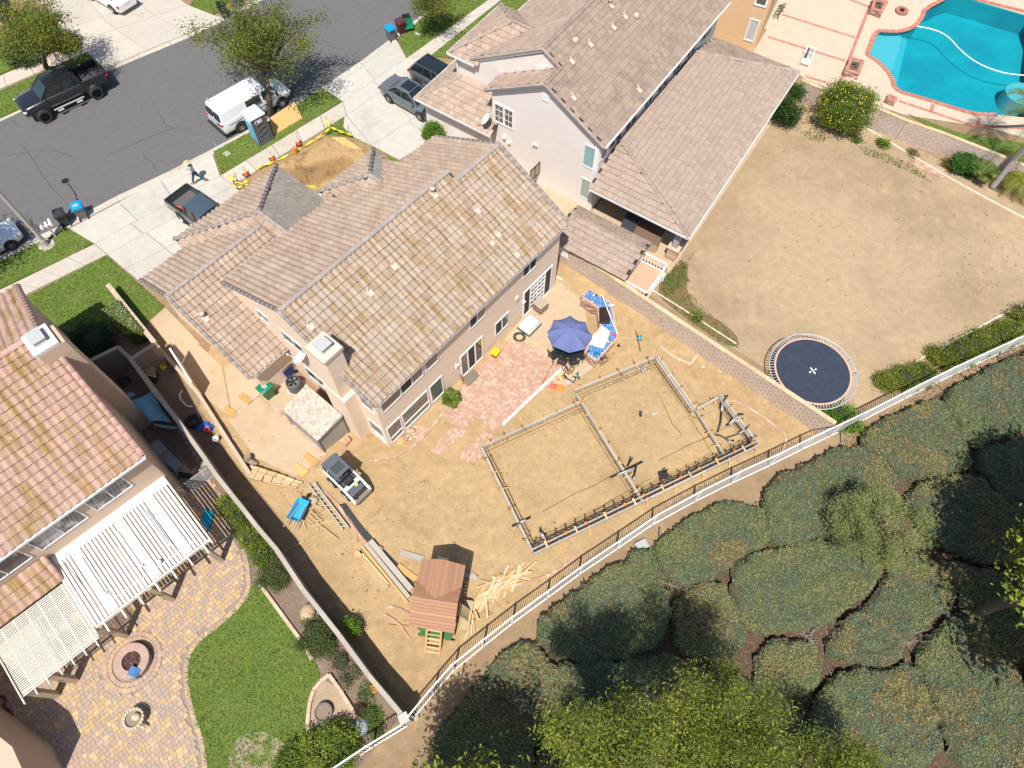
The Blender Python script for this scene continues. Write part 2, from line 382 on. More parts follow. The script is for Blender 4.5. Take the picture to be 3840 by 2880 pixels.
T1C = mat('tile_cap', (0.29, 0.25, 0.225), .9, rnd=.1, var=.08, vscale=2)
T2 = mat('flat_tile_taupe', (0.285, 0.215, 0.165), .9, rnd=.13, stain=[(.6, (0.20, 0.16, 0.13), .55, .7)], bump=.4, bscale=60)
T2F = mat('flat_tile_tan', (0.36, 0.265, 0.205), .9, rnd=.13, bump=.4, bscale=60, stain=[(14, (0.33, 0.23, 0.18), .55, .7, 57, .12)])
T2P = mat('flat_tile_pink', (0.33, 0.25, 0.20), .9, rnd=.09, bump=.4, bscale=60, stain=[(.35, (0.36, 0.28, 0.22), .58, .7)])
T3 = mat('tile_rosy', (0.385, 0.25, 0.195), .9, rnd=.1, bump=.5, bscale=60, stain=[(3.0, (0.27, 0.17, 0.06), .46, .62, 44.6, .14), (6, (0.47, 0.35, 0.30), .6, .7)])
DECK = mat('roof_felt_lip_shade', (0.04, 0.03, 0.027), .95)  # deck felt, also the dark colour of the painted shadow under tile lips
FASW = mat('white_gutter', (0.66, 0.66, 0.65), .5)
def window(house, A, B, z0, z1, nrm, frame=WHITE, glass=GLASS, panes=2, fw=.05, depth=.05, label=None, grid=None, glasses=None, transom=None):
 """window in the wall from A to B (world xy points), outward normal nrm"""
 A = np.array([A[0], A[1], 0.]); B = np.array([B[0], B[1], 0.]); x = unit(B - A); n_ = np.asarray(nrm, float); L_ = np.linalg.norm(B - A); Z = np.array([0, 0, 1.])
 f = MB(); P_ = lambda u, z, o=0: A + x * u + Z * z + n_ * o
 o = depth / 2
 for (a, b) in (((0, z0 + fw / 2), (L_, z0 + fw / 2)), ((0, z1 - fw / 2), (L_, z1 - fw / 2))): f.bar(P_(*a, o), P_(*b, o), depth, fw)
 for u in (fw / 2, L_ - fw / 2): f.bar(P_(u, z0 + fw, o), P_(u, z1 - fw, o), fw, depth, up=n_)
 for k in range(1, panes): f.bar(P_(L_ * k / panes, z0 + fw, o), P_(L_ * k / panes, z1 - fw, o), fw * .8, depth * .8, up=n_)
 if transom: f.bar(P_(fw, transom, o), P_(L_ - fw, transom, o), depth * .8, fw * .8)
 if grid:
  for k in range(panes):
   u0, u1 = L_ * k / panes, L_ * (k + 1) / panes
   for i in range(1, grid[0]): f.bar(P_(u0 + (u1 - u0) * i / grid[0], z0 + fw, o * .7), P_(u0 + (u1 - u0) * i / grid[0], z1 - fw, o * .7), .025, .02, up=n_)
   for i in range(1, grid[1]): f.bar(P_(u0, z0 + (z1 - z0) * i / grid[1], o * .7), P_(u1, z0 + (z1 - z0) * i / grid[1], o * .7), .02, .025)
 w_ = obj('window', f, frame, house, 0)
 if label: w_['label'] = label
 for k in range(panes):
  u0, u1 = L_ * k / panes + fw, L_ * (k + 1) / panes - fw; g = MB(); g.quad([P_(u0, z0 + fw, .012), P_(u1, z0 + fw, .012), P_(u1, z1 - fw, .012), P_(u0, z1 - fw, .012)])
  gl = (glasses[k] if glasses else glass); obj('pane', g, gl, w_)
 return w_
def vent(house, fr, u, v, z, slope, kind=0, m=None):
 """small plumbing or gas vent on a roof that falls towards -v"""
 m = m or mat('vent_beige', (0.55, 0.42, 0.35), .6); b = MB(); P_ = fr.p(u, v, z); up = unit(fr.V + np.array([0, 0, slope])); n_ = unit(np.cross(fr.U, up))
 Rm = np.stack([fr.U, up, n_], 1); b.box(P_ + n_ * .10, (.28, .34, .02), Rm)
 f = obj('vent_flashing', b, m, house, 0); q = MB(); Z = np.array([0, 0, 1.])
 if kind == 0: q.tube([P_ + up * .1, P_ + up * .1 + Z * .33], .04, 8); q.tube([P_ + up * .1 + Z * .33, P_ + up * .1 + Z * .36], .03, 8)
 elif kind == 1: q.tube([P_ + up * .1, P_ + up * .1 + Z * .3], .08, 10); q.tube([P_ + up * .1 + Z * .3, P_ + up * .1 + Z * .36, P_ + up * .1 + Z * .37, P_ + up * .1 + Z * .44], [.12, .12, .14, .13], 12)
 else: q.lathe([(0, .2), (.08, .19), (.14, .14), (.17, .05), (.17, 0)], 12, P_ + n_ * .1)
 obj('vent_pipe', q, m, f, smooth=True)
# HOUSE 1 (centre)
F1 = Fr(51.15, G(1465, 1682.3))
h1 = thing('house', 'beige two storey house with mossy tan barrel tile roof in the centre', 'house', F1.p(7, 5))
W = MB(); F1.extr(W, [(0, -.3), (10.4, -.3), (10.4, 5.3), (5.2, 7.85), (0, 5.3)], 0, 11.1); F1.extr(W, [(0, -.3), (9.4, -.3), (9.4, 5.3), (4.7, 7.55), (0, 5.3)], 11.1, 14.0)
F1.extr(W, [(7.3, -.3), (15.2, -.3), (15.2, 3.7), (12.1, 5.2), (7.3, 2.9)], -2.1, 4.2)
F1.box(W, .8, 7.3, 10.4, 16.1, -.3, 3.6); F1.box(W, 7.4, 11.0, 9.2, 11.1, -.3, 5.35)
obj('wall', W, STUCCO1, h1, 0)
r1 = Roof(F1, h1, 'S', .31, .40, T1, T1C, DECK, FASW); E, sl_ = 5.45, .485
zr = lambda v: E + sl_ * (v + .2)
r1.plane([(-.12, -.2, E), (14.35, -.2, E), (14.35, 4.72, zr(4.72)), (11.1, 4.72, zr(4.72)), (11.1, 5.25, zr(5.25)), (-.12, 5.25, zr(5.25))], T1M)
zf = lambda v: E + sl_ * (10.7 - v)
r1.plane([(11.1, 10.7, E), (-.12, 10.7, E), (-.12, 5.25, zf(5.25)), (11.1, 5.25, zf(5.25))], T1)
zf2 = lambda v: E + sl_ * (9.64 - v)
r1.plane([(14.35, 9.64, E), (11.12, 9.64, E), (11.12, 4.72, zf2(4.72)), (14.35, 4.72, zf2(4.72))], T1)
r1.cap((-.12, 5.25, zr(5.25)), (11.1, 5.25, zr(5.25))); r1.cap((11.1, 4.72, zr(4.72)), (14.35, 4.72, zr(4.72)))
hz = E + sl_ * 2.1
r1.plane([(11.33, 11.55, E), (7.13, 11.55, E), (9.23, 9.45, hz)], T1); r1.plane([(7.13, 11.55, E), (7.13, 10.7, E), (9.27, 8.56, hz), (9.23, 9.45, hz)], T1); r1.plane([(11.33, 10.7, E), (11.33, 11.55, E), (9.23, 9.45, hz), (9.27, 8.56, hz)], T1_SHADE)
for a, b in (((7.13, 11.55, E), (9.23, 9.45, hz)), ((11.33, 11.55, E), (9.23, 9.45, hz)), ((9.27, 8.56, hz), (9.23, 9.45, hz))): r1.cap(a, b, .11)
e0, sr = 2.92, .485; zl = lambda v: e0 + sr * (v - 7.0); zlf = lambda v: 5.4 - sr * (v - 12.12)
r1.plane([(-2.45, 7.0, e0), (-.02, 7.0, e0), (-.02, 10.4, zl(10.4)), (4.0, 10.4, zl(10.4)), (4.0, 12.12, zl(12.12)), (-2.45, 12.12, zl(12.12))], T1)
r1.plane([(.9, 15.55, zlf(15.55)), (-2.45, 15.55, zlf(15.55)), (-2.45, 12.12, 5.4), (3.9, 12.12, 5.4)], T1)
ga = 3.7 + .49 * 3.66
r1.plane([(7.75, 16.5, 3.7), (.4, 16.5, 3.7), (4.06, 12.84, ga)], T1); r1.plane([(.4, 16.5, 3.7), (.4, 15.4, 3.7), (3.7, 12.1, 5.32), (3.7, 10.4, 5.32), (4.06, 10.4, ga), (4.06, 12.84, ga)], T1)
r1.plane([(7.75, 10.4, 3.7), (7.75, 16.5, 3.7), (4.06, 12.84, ga), (4.06, 10.4, ga)], T1_SHADE)
for a, b in (((.4, 16.5, 3.7), (4.06, 12.84, ga)), ((7.75, 16.5, 3.7), (4.06, 12.84, ga)), ((4.06, 10.4, ga), (4.06, 12.84, ga)), ((-2.45, 12.12, 5.4), (3.5, 12.12, 5.4))): r1.cap(a, b, .12)
for a, b in (((-.16, -.1, E), (-.16, 5.25, zr(5.25))), ((14.4, -.1, E), (14.4, 4.72, zr(4.72))), ((-2.5, 7.0, e0), (-2.5, 12.12, 5.4)), ((-2.5, 15.5, zlf(15.5)), (-2.5, 12.12, 5.4)), ((-.16, 10.6, E), (-.16, 5.25, zr(5.25))), ((14.4, 9.6, E), (14.4, 4.72, zr(4.72)))): r1.cap(a, b, .10, .40)
for a, b in (((-.1, -.24, E - .1), (14.35, -.24, E - .1)), ((-2.45, 6.95, e0 - .08), (0, 6.95, e0 - .08)), ((7.1, 11.6, E - .1), (11.35, 11.6, E - .1)), ((7.09, 10.8, E - .08), (7.09, 11.6, E - .08))): r1.fas.bar(F1.p(*a), F1.p(*b), .05, .16)
r1.fas.bar(F1.p(-.1, 10.6, E - .12), F1.p(-.1, 5.25, zr(5.25) - .14), .05, .16); r1.fas.bar(F1.p(14.36, 0, E - .1), F1.p(14.36, 4.72, zr(4.72) - .14), .05, .16)
r1.finish()
cz = 8.35; 
ch = MB(); F1.box(ch, -.68, .4, 1.48, 3.0, 0, 4.6); F1.box(ch, -.62, .32, 1.72, 2.84, 4.6, 8.0); ch_ = obj('chimney', ch, STUCCO1, h1, 0)
ch = MB(); F1.box(ch, -.72, .4, 1.66, 2.92, 8.0, 8.2); obj('chimney_cap', ch, mat('weathered_concrete', (0.50, 0.45, 0.375), .9, var=.15, vscale=3), ch_)
ch = MB(); F1.box(ch, -.44, .12, 2.0, 2.56, 8.2, 8.32); F1.box(ch, -.38, .06, 2.06, 2.5, 8.32, 8.48); F1.box(ch, -.47, .15, 1.97, 2.59, 8.48, 8.53); obj('chimney_cowl', ch, mat('pale_steel', (.5, .5, .49), .5, metal=.3), ch_)
nr1 = -F1.V
def rw(x0, y0, x1, y1, zt, zb, **k):
 u0, _ = F1.onv(x0, y0); u1, _ = F1.onv(x1, y1); return window(h1, F1.p(u0, 0), F1.p(u1, 0), zb, zt, nr1, **k)
Z2 = lambda x, y, s=.24108, ox=1500, oy=1100: (ox + x * s, oy + y * s)
def rwz(a, b, zb, zt, **k): p, q = Z2(*a), Z2(*b); return rw(*p, *q, zt, zb, **k)
rwz((0, 1500), (365, 1265), 3.95, 5.1, frame=FASW, panes=2, glasses=[SCREEN, mat('mauve_glass', (.16, .12, .115), .1)])
rwz((400, 1235), (595, 1030), 3.95, 5.1, frame=FASW, panes=1, glass=mat('mauve_glass', (.16, .12, .115), .1))
rwz((1082, 570), (1325, 345), 3.95, 5.1, frame=FASW, panes=2, glasses=[SCREEN, mat('mauve_glass', (.16, .12, .115), .1)])
u0, z_ = F1.onv(1958, 1048); u1, _ = F1.onv(2010, 998); window(h1, F1.p(u0, 0), F1.p(u1, 0), 3.95, 5.1, nr1, frame=FASW, glasses=[SCREEN, GLASS])
u0, z_ = F1.onv(1427, 1555); u1, _ = F1.onv(1483, 1497); window(h1, F1.p(.25, 0), F1.p(1.55, 0), 3.95, 5.1, nr1, frame=FASW, panes=1, glass=mat('mauve_glass', (.16, .12, .115), .1))
def gw(p0, p1, zb, zt, **k):
 u0, _ = F1.onv(*p0); u1, _ = F1.onv(*p1); return window(h1, F1.p(u0, 0), F1.p(u1, 0), zb, zt, nr1, **k)
s_ = .5787
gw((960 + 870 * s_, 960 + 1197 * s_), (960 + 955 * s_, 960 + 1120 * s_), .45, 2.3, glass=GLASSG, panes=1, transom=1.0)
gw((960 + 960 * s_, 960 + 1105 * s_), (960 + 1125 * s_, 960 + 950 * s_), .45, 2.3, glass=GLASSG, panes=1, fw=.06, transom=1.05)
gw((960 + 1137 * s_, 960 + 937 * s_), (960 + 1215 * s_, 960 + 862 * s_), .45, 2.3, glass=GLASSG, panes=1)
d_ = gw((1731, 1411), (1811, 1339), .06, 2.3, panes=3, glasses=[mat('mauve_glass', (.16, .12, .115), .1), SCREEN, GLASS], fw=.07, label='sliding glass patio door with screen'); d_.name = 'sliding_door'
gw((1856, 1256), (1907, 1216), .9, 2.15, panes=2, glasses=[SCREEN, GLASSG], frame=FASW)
z5_ = .2411
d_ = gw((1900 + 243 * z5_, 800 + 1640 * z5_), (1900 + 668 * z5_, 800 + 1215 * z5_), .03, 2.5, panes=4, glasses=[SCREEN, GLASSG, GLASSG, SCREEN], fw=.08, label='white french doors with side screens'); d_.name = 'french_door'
g_ = MB(); ua, _ = F1.onv(1900 + 243 * z5_, 800 + 1640 * z5_); ub, _ = F1.onv(1900 + 668 * z5_, 800 + 1215 * z5_); q_ = (ub - ua) / 4
for k in (1, 2):
 g_.bar(F1.p(ua + q_ * (k + .5), -.03, .1), F1.p(ua + q_ * (k + .5), -.03, 2.4), .03, .03, up=nr1)
 for z in np.linspace(.5, 2.1, 5): g_.bar(F1.p(ua + q_ * k, -.03, z), F1.p(ua + q_ * (k + 1), -.03, z), .03, .03)
obj('muntin', g_, WHITE, d_)
def sw(p0, p1, zb, zt, **k):
 v0, _ = F1.onu(*p0); v1, _ = F1.onu(*p1); return window(h1, F1.p(0, v0), F1.p(0, v1), zb, zt, -F1.U, **k)
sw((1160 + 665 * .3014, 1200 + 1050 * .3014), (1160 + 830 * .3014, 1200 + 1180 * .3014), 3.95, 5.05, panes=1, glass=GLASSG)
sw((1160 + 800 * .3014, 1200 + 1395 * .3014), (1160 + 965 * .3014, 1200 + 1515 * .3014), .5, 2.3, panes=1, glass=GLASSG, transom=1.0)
window(h1, F1.p(0, 4.2), F1.p(0, 6.0), 1.0, 2.1, -F1.U, panes=2, frame=FASW); window(h1, F1.p(0, 5.1), F1.p(0, 6.7), 4.0, 5.0, -F1.U, panes=2, frame=FASW); window(h1, F1.p(0, 7.6), F1.p(0, 8.5), 4.3, 5.1, -F1.U, panes=2, frame=FASW)
for (x, y, k) in ((1065, 570, 1), (1385, 690, 0), (1540, 870, 0), (1500, 940, 2), (1680, 1020, 0), (760, 1110, 0), (580, 1310, 0)):
 px, py = 1100 + x * .4973, 450 + y * .4973
 best = min(np.linspace(0, 5, 201), key=lambda v: abs(F1.on(px, py, zr(v))[1] - v)); u_, v_ = F1.on(px, py, zr(best)); vent(h1, F1, u_, v_, zr(v_), sl_, k)
px, py = 960 + 355 * s_, 960 + 460 * s_; best = min(np.linspace(0, 5, 201), key=lambda v: abs(F1.on(px, py, zr(v))[1] - v)); vent(h1, F1, *F1.on(px, py, zr(best)), zr(best), sl_, 0)
px, py = 520 + 465 * .5425, 500 + 1285 * .5425; best = min(np.linspace(7, 12, 201), key=lambda v: abs(F1.on(px, py, zl(v))[1] - v)); vent(h1, F1, *F1.on(px, py, zl(best)), zl(best), sr, 1)
u_, z_ = F1.onv(1936, 1115); b = MB(); F1.box(b, u_ - .09, u_ + .09, -.12, 0, z_ - .15, z_ + .1); obj('wall_lamp', b, mat('cream_plastic', (.7, .62, .5), .5), h1, 0)
u_, z_ = F1.onv(1960, 1130); b = MB(); F1.box(b, u_ - .05, u_ + .05, -.15, 0, z_ - .05, z_ + .08); b.sphere(F1.p(u_ - .08, -.12, z_), .05); b.sphere(F1.p(u_ + .08, -.12, z_), .05); obj('flood_lamp', b, WHITE, h1, 0)
u_, z_ = F1.onv(1709, 1369); b = MB(); F1.box(b, u_ - .04, u_ + .04, -.1, 0, z_ - .05, z_ + .05); b.sphere(F1.p(u_ - .1, -.12, z_), .06); b.sphere(F1.p(u_ + .1, -.12, z_ + .05), .06); obj('flood_lamp', b, WHITE, h1, 0)
def dish(name, label, P_, fac, r=.36, m=None):
 t_ = thing(name, label, 'satellite dish', P_, 0); f = unit(fac); x = unit(np.cross((0, 0, 1), f)); y = np.cross(f, x); Rm = np.stack([x, y, f], 1)
 q = MB(); q.lathe([(r * a, r * .22 * a * a) for a in (0.01, .3, .55, .8, 1.0)] + [(r * .97, r * .25)], 20); v = np.concatenate(q.v) * [1, 1.15, 1]
 mb = MB(); mb.add(v @ Rm.T + [0, 0, .45], q.f); obj('reflector', mb, m or mat('dish_grey', (.55, .58, .6), .4), t_, smooth=True)
 mb = MB(); mb.tube([(0, 0, 0), (0, 0, .3), np.array([0, 0, .45]) - f * .05], .025); obj('mast', mb, DARK, t_)
 tip = np.array([0, 0, .45]) + f * .5 - y * r * 1.1; mb = MB(); mb.bar(np.array([0, 0, .45]) - y * r, tip, .03, .03); obj('arm', mb, mat('dish_grey', (.55, .58, .6), .4), t_)
 mb = MB(); mb.sphere(tip, .06); obj('feed_horn', mb, WHITE, t_, smooth=True); return t_
v_, z_ = F1.onu(1140, 1325); dish('satellite_dish', 'grey satellite dish on the side wall of the centre house beside its chimney', F1.p(-.25, v_, z_ - .6), np.array([-.55, .1, .75]), .42)
# HOUSE 2 (right, off-white)
F2 = Fr(57.11, G(2213, 791))
h2 = thing('house', 'off white two storey house with flat brown tiles and deep covered patio', 'house', F2.p(8, 5))
E2, s2 = 5.6, .55; z2 = lambda v: E2 + s2 * (v + .3)
W = MB(); F2.extr(W, [(0, -.3), (7.7, -.3), (7.7, 5.5), (3.9, 7.7), (0, 5.5)], .08, 1.6); F2.extr(W, [(0, -.3), (10.2, -.3), (10.2, 5.5), (5.15, 8.25), (0, 5.5)], 1.6, 15.8)
F2.box(W, 1.6, 6.9, 10.2, 11.5, -.3, 5.5); F2.box(W, -.3, 7.0, 7.7, 12.9, -.3, 2.95)
obj('wall', W, STUCCO2, h2, 0)
r2 = Roof(F2, h2, 'flat', .33, .36, T2, mat('flat_cap', (.30, .235, .195), .9, rnd=.15), DECK, FASW)
r2.plane([(-.12, -.3, E2), (16.2, -.3, E2), (16.2, 5.15, z2(5.15)), (1.55, 5.15, z2(5.15)), (1.55, 3.9, z2(3.9)), (-.12, 3.9, z2(3.9))])
r2.plane([(1.6, 8.12, E2), (-.12, 8.12, E2), (-.12, 3.9, z2(3.9)), (1.6, 3.9, z2(3.9))], T2F)
zz = lambda v: E2 + s2 * (10.6 - v)
r2.plane([(16.2, 10.6, E2), (1.55, 10.6, E2), (1.55, 5.15, zz(5.15)), (16.2, 5.15, zz(5.15))], T2F)
hz = E2 + s2 * 2.93
r2.plane([(7.2, 11.95, E2), (1.34, 11.95, E2), (4.27, 9.02, hz)], T2F); r2.plane([(1.34, 11.95, E2), (1.34, 9.9, E2), (4.27, 7.7, hz), (4.27, 9.02, hz)], T2F); r2.plane([(7.2, 10.5, E2), (7.2, 11.95, E2), (4.27, 9.02, hz), (4.27, 7.7, hz)], T2)
ge, gs = 2.95, .55
r2.plane([(-.75, 13.3, ge), (-.75, 7.25, ge), (1.6, 7.25, ge + gs * 2.35), (1.6, 10.95, ge + gs * 2.35)], T2F); r2.plane([(7.5, 13.3, ge), (-.75, 13.3, ge), (1.6, 10.95, ge + gs * 2.35), (1.6, 11.5, ge + gs * 1.8), (7.5, 11.5, ge + gs * 1.8)], T2F)
pe, pt_ = 2.85, 4.1
r2.plane([(-.82, -6.8, pe), (16.3, -6.35, pe), (12.4, -.02, pt_), (2.55, -.02, pt_)], T2P); r2.plane([(-.85, -.02, pe), (-.82, -6.8, pe), (2.55, -.02, pt_)], T2P); r2.plane([(16.3, -6.35, pe), (16.3, -.02, pe), (12.4, -.02, pt_)], T2)
for a, b, r_ in (((-.12, 3.9, z2(3.9)), (1.6, 3.9, z2(3.9)), .12), ((1.6, 5.15, z2(5.15)), (16.2, 5.15, z2(5.15)), .12), ((1.34, 11.95, E2), (4.27, 9.02, hz), .12), ((7.2, 11.95, E2), (4.27, 9.02, hz), .12), ((4.27, 7.7, hz), (4.27, 9.02, hz), .12), ((-.75, 13.3, ge), (1.5, 11.05, ge + gs * 2.25), .12),
 ((-.82, -6.8, pe), (2.55, -.02, pt_), .13), ((16.3, -6.35, pe), (12.4, -.02, pt_), .13), ((-.17, -.25, E2), (-.17, 3.9, z2(3.9)), .1), ((-.17, 8.1, E2), (-.17, 3.9, z2(3.9)), .1), ((1.5, 5.15, z2(5.15)), (1.5, 3.9, z2(3.9)), .1), ((1.5, 10.5, E2), (1.5, 5.15, z2(5.15)), .1)): r2.cap(a, b, r_, .33)
for a, b in (((-.1, -.38, E2 - .06), (16.2, -.38, E2 - .06)), ((-.88, -.1, pe - .1), (-.86, -6.8, pe - .1)), ((-.85, -6.86, pe - .1), (16.3, -6.4, pe - .1)), ((-.8, 13.36, ge - .06), (-.8, 7.25, ge - .06)), ((-.8, 13.36, ge - .06), (7.4, 13.36, ge - .06)), ((1.28, 11.98, E2 - .06), (1.28, 9.9, E2 - .06)), ((1.3, 12.0, E2 - .06), (7.2, 12.0, E2 - .06)), ((7.2, 10.66, E2 - .06), (16.2, 10.66, E2 - .06))): r2.fas.bar(F2.p(*a), F2.p(*b), .1, .12)
for a, b in (((-.1, -.3, E2 - .12), (-.1, 3.9, z2(3.9) - .13)), ((-.1, 8.1, E2 - .12), (-.1, 3.9, z2(3.9) - .13)), ((1.53, 10.5, E2 - .12), (1.53, 5.15, z2(5.15) - .13)), ((1.53, 3.9, z2(3.9) - .12), (1.53, 5.15, z2(5.15) - .13))): r2.fas.bar(F2.p(*a), F2.p(*b), .05, .16)
r2.finish()
b = MB(); 
for u_, v_, z_, y_ in ((.02, .12, 0, 5.2), (.02, .27, 0, 5.2), (1.5, 11.4, 3.2, 5.4)): obj('downspout', MB().tube([F2.p(u_, v_, z_), F2.p(u_, v_, y_)], .05, 8), WHITE, h2, 0)
for (u_, v_) in ((-.3, -6.1), (5.2, -6.0), (10.5, -5.8), (15.7, -5.7)):
 st = obj('column', MB().box(F2.p(u_, v_, 1.9), (.36, .36, 1.8), F2.a), mat('column_taupe', (.35, .33, .33), .8), h2, 0)
 base = MB()
 for k in range(11):
  for sx, sy in ((1, 0), (-1, 0), (0, 1), (0, -1)):
   a_ = random.uniform(.28, .40); c_ = F2.p(u_, v_, .05 + k * .09) + F2.U * sx * .27 + F2.V * sy * .27
   base.box(c_, (.1 if sx else .62, .1 if sy else .62, .075), F2.a + random.uniform(-.03, .03), random.random())
 base.box(F2.p(u_, v_, 1.03), (.78, .78, .07), F2.a, .5); base.box(F2.p(u_, v_, .5), (.5, .5, 1.0), F2.a, .3)
 obj('stacked_stone', base, mat('ledge_stone', (.5, .36, .26), .9, rnd=.35, bump=.5), st, kind='stuff')
def w2(p0, p1, zb, zt, u=.08, **k):
 v0, _ = F2.onu(*p0, u); v1, _ = F2.onu(*p1, u); return window(h2, F2.p(u, v0), F2.p(u, v1), zb, zt, -F2.U, **k)
q_ = .2411
w2((2100 + 355 * q_, 450 + 620 * q_), (2100 + 550 * q_, 450 + 705 * q_), 3.35, 5.0, panes=1, glass=BLIND)
w2((2100 + 303 * q_, 450 + 1150 * q_), (2100 + 470 * q_, 450 + 1235 * q_), .75, 2.4, panes=1, glass=mat('striped_blind', (.42, .46, .44), .6, stain=[(26, (.25, .3, .28), .48, .52)]))
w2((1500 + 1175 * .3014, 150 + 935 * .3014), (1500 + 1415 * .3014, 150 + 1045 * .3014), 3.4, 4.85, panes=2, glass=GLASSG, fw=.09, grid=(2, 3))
for i, (a, b) in enumerate(((.15, .9), (1.2, 2.7), (3.1, 4.6), (5.5, 6.6), (7.2, 8.6), (9.2, 10.4), (11.2, 12.4), (13.4, 14.8))): window(h2, F2.p(a, 0), F2.p(b, 0), 4.1, 5.2, -F2.V, frame=FASW, glasses=[SCREEN, GLASS] if i else None, panes=2 if i else 1)
for (x, y) in ((1612, 885), (1645, 918)):
 v_, z_ = F2.onu(960 + x * s_, y * s_, .08); b = MB(); F2.box(b, -.08, .08, v_ - .1, v_ + .1, z_ - .1, z_ + .1); obj('wall_vent', b, WHITE, h2, 0)
v_, z_ = F2.onu(2010, 540, .08); b = MB(); F2.box(b, -.08, .08, v_ - .05, v_ + .05, z_, z_ + .08); b.sphere(F2.p(-.05, v_ - .1, z_), .07); b.sphere(F2.p(-.05, v_ + .1, z_), .07); obj('flood_lamp', b, WHITE, h2, 0)
for (v_, z_) in ((3.9, 7.05), ):
 b = MB(); [F2.box(b, .03, .08, v_ - .22, v_ + .22, z_ - .4 + i * .12, z_ - .34 + i * .12) for i in range(4)]; obj('gable_vent', b, WHITE, h2, 0)
b = MB(); [F2.box(b, 1.54, 1.6, 4.9, 5.35, 7.1 + i * .12, 7.16 + i * .12) for i in range(4)]; obj('gable_vent', b, WHITE, h2, 0)
for (x, y, k) in ((640, 45, 1), (730, 115, 0), (800, 110, 2), (655, 185, 0), (405, 270, 2), (505, 295, 0), (385, 405, 0), (395, 640, 0), (820, 590, 0)):
 px, py = 1920 + x * s_, y * s_; best = min(np.linspace(0, 5.1, 201), key=lambda v: abs(F2.on(px, py, z2(v))[1] - v)); vent(h2, F2, *F2.on(px, py, z2(best)), z2(best), s2, k, mat('vent_cream', (.58, .45, .33), .6))
dish('satellite_dish', 'pale grey satellite dish standing on the low garage roof of the off white house', F2.p(*F2.on(1500 + 1085 * .3014, 150 + 1030 * .3014, 3.6), 3.45), np.array([-.75, -.05, .6]), .38)
# HOUSE 3 (left, rosy tiles)
F3 = Fr(44.6, G(714, 1860))
h3 = thing('house', 'two storey brown stucco house with rosy barrel tile roof at the left edge', 'house', F3.p(-6, 6))
E3, s3 = 5.4, .45; z3 = lambda v: E3 + s3 * v
W = MB(); F3.extr(W, [(.15, -.3), (12.3, -.3), (12.3, 5.25), (6.3, 7.95), (.15, 5.25)], -22, -.0)
obj('wall', W, STUCCO3, h3, 0)
r3 = Roof(F3, h3, 'S', .36, .42, T3, mat('cap_rosy', (.45, .28, .23), .9, rnd=.12, var=.1, vscale=2), DECK, FASW)
r3.plane([(-20, -.05, E3), (.08, -.05, E3), (.08, 6.3, z3(6.3)), (-20, 6.3, z3(6.3))])
r3.plane([(.08, 12.5, E3), (-20, 12.5, E3), (-20, 6.3, E3 + s3 * 6.2), (.08, 6.3, E3 + s3 * 6.2)])
r3.cap((-20, 6.3, z3(6.3)), (.08, 6.3, z3(6.3)), .14); r3.cap((.1, 0, E3), (.1, 6.2, z3(6.2)), .13, .42); r3.cap((.1, 12.4, E3), (.1, 6.4, z3(6.3)), .13, .42)
r3.plane([(-13, -1.1, 2.75), (-5.9, -1.1, 2.75), (-5.9, .1, 3.3), (-13, .1, 3.3)]); r3.cap((-5.85, -1.1, 2.75), (-5.85, .1, 3.3), .12)
r3.fas.bar(F3.p(-20, -.12, E3 - .06), F3.p(.1, -.12, E3 - .06), .12, .13); r3.fas.bar(F3.p(.12, -.05, E3 - .1), F3.p(.12, 6.3, z3(6.3) - .12), .04, .14); r3.fas.bar(F3.p(.12, 12.5, E3 - .1), F3.p(.12, 6.3, z3(6.3) - .12), .04, .14)
r3.finish()
ch = MB(); F3.box(ch, -.5, .7, 4.95, 6.1, 0, 8.45); ch_ = obj('chimney', ch, STUCCO3, h3, 0)
ch = MB(); F3.box(ch, -.6, .5, 4.95, 6.25, 8.45, 8.62); obj('chimney_cap', ch, mat('whitewashed', (.56, .54, .51), .9, var=.1, vscale=3), ch_)
ch = MB(); F3.box(ch, -.35, .2, 5.3, 6.0, 8.62, 8.72); F3.box(ch, -.3, .15, 5.35, 5.95, 8.72, 8.85); F3.box(ch, -.38, .23, 5.28, 6.02, 8.85, 8.9); obj('chimney_cowl', ch, mat('pale_steel', (.5, .5, .49), .5, metal=.3), ch_)
for i, (a, b) in enumerate(((-3.0, -1.2), (-5.6, -3.4), (-8.2, -6.0), (-10.9, -8.8), (-13.6, -11.5))):
 window(h3, F3.p(a, .15), F3.p(b, .15), 3.7, 4.95, -F3.V, panes=2, frame=FASW, glass=mat('curtained_glass', (.09, .09, .09), .1, stain=[(7, (.33, .31, .30), .5, .56, -45, .1)]))
# HOUSE 4 (orange, top right), HOUSE 5 (white garage door corner, top left)
F4 = Fr(66, G(2824, 198))
h4 = thing('house', 'orange stucco house with white framed windows beyond the covered patio, at the top edge', 'house', F4.p(6, 5))
W = MB(); F4.box(W, 0, 14, 0, 12, -.3, 5.6); obj('wall', W, STUCCO4, h4, 0)
r4 = Roof(F4, h4, 'flat', .4, .4, T2, T2, DECK, FASW); r4.plane([(-.0, -.35, 5.65), (14.3, -.35, 5.65), (8, 6, 8.4), (6.2, 6, 8.4)]); r4.plane([(-.0, 12.3, 5.65), (-.0, -.35, 5.65), (6.2, 6, 8.4)]); r4.finish(120)
def w4(p0, p1, zb, zt, **k):
 v0, _ = F4.onu(*p0, 0); v1, _ = F4.onu(*p1, 0); return window(h4, F4.p(0, v0), F4.p(0, v1), zb, zt, -F4.U, **k)
w4((2650 + 630 * .211, 765 * .211), (2650 + 800 * .211, 820 * .211), .8, 2.5, panes=1, fw=.08, glass=mat('shutter', (.55, .55, .54), .5, stain=[(20, (.4, .41, .42), .48, .52)]))
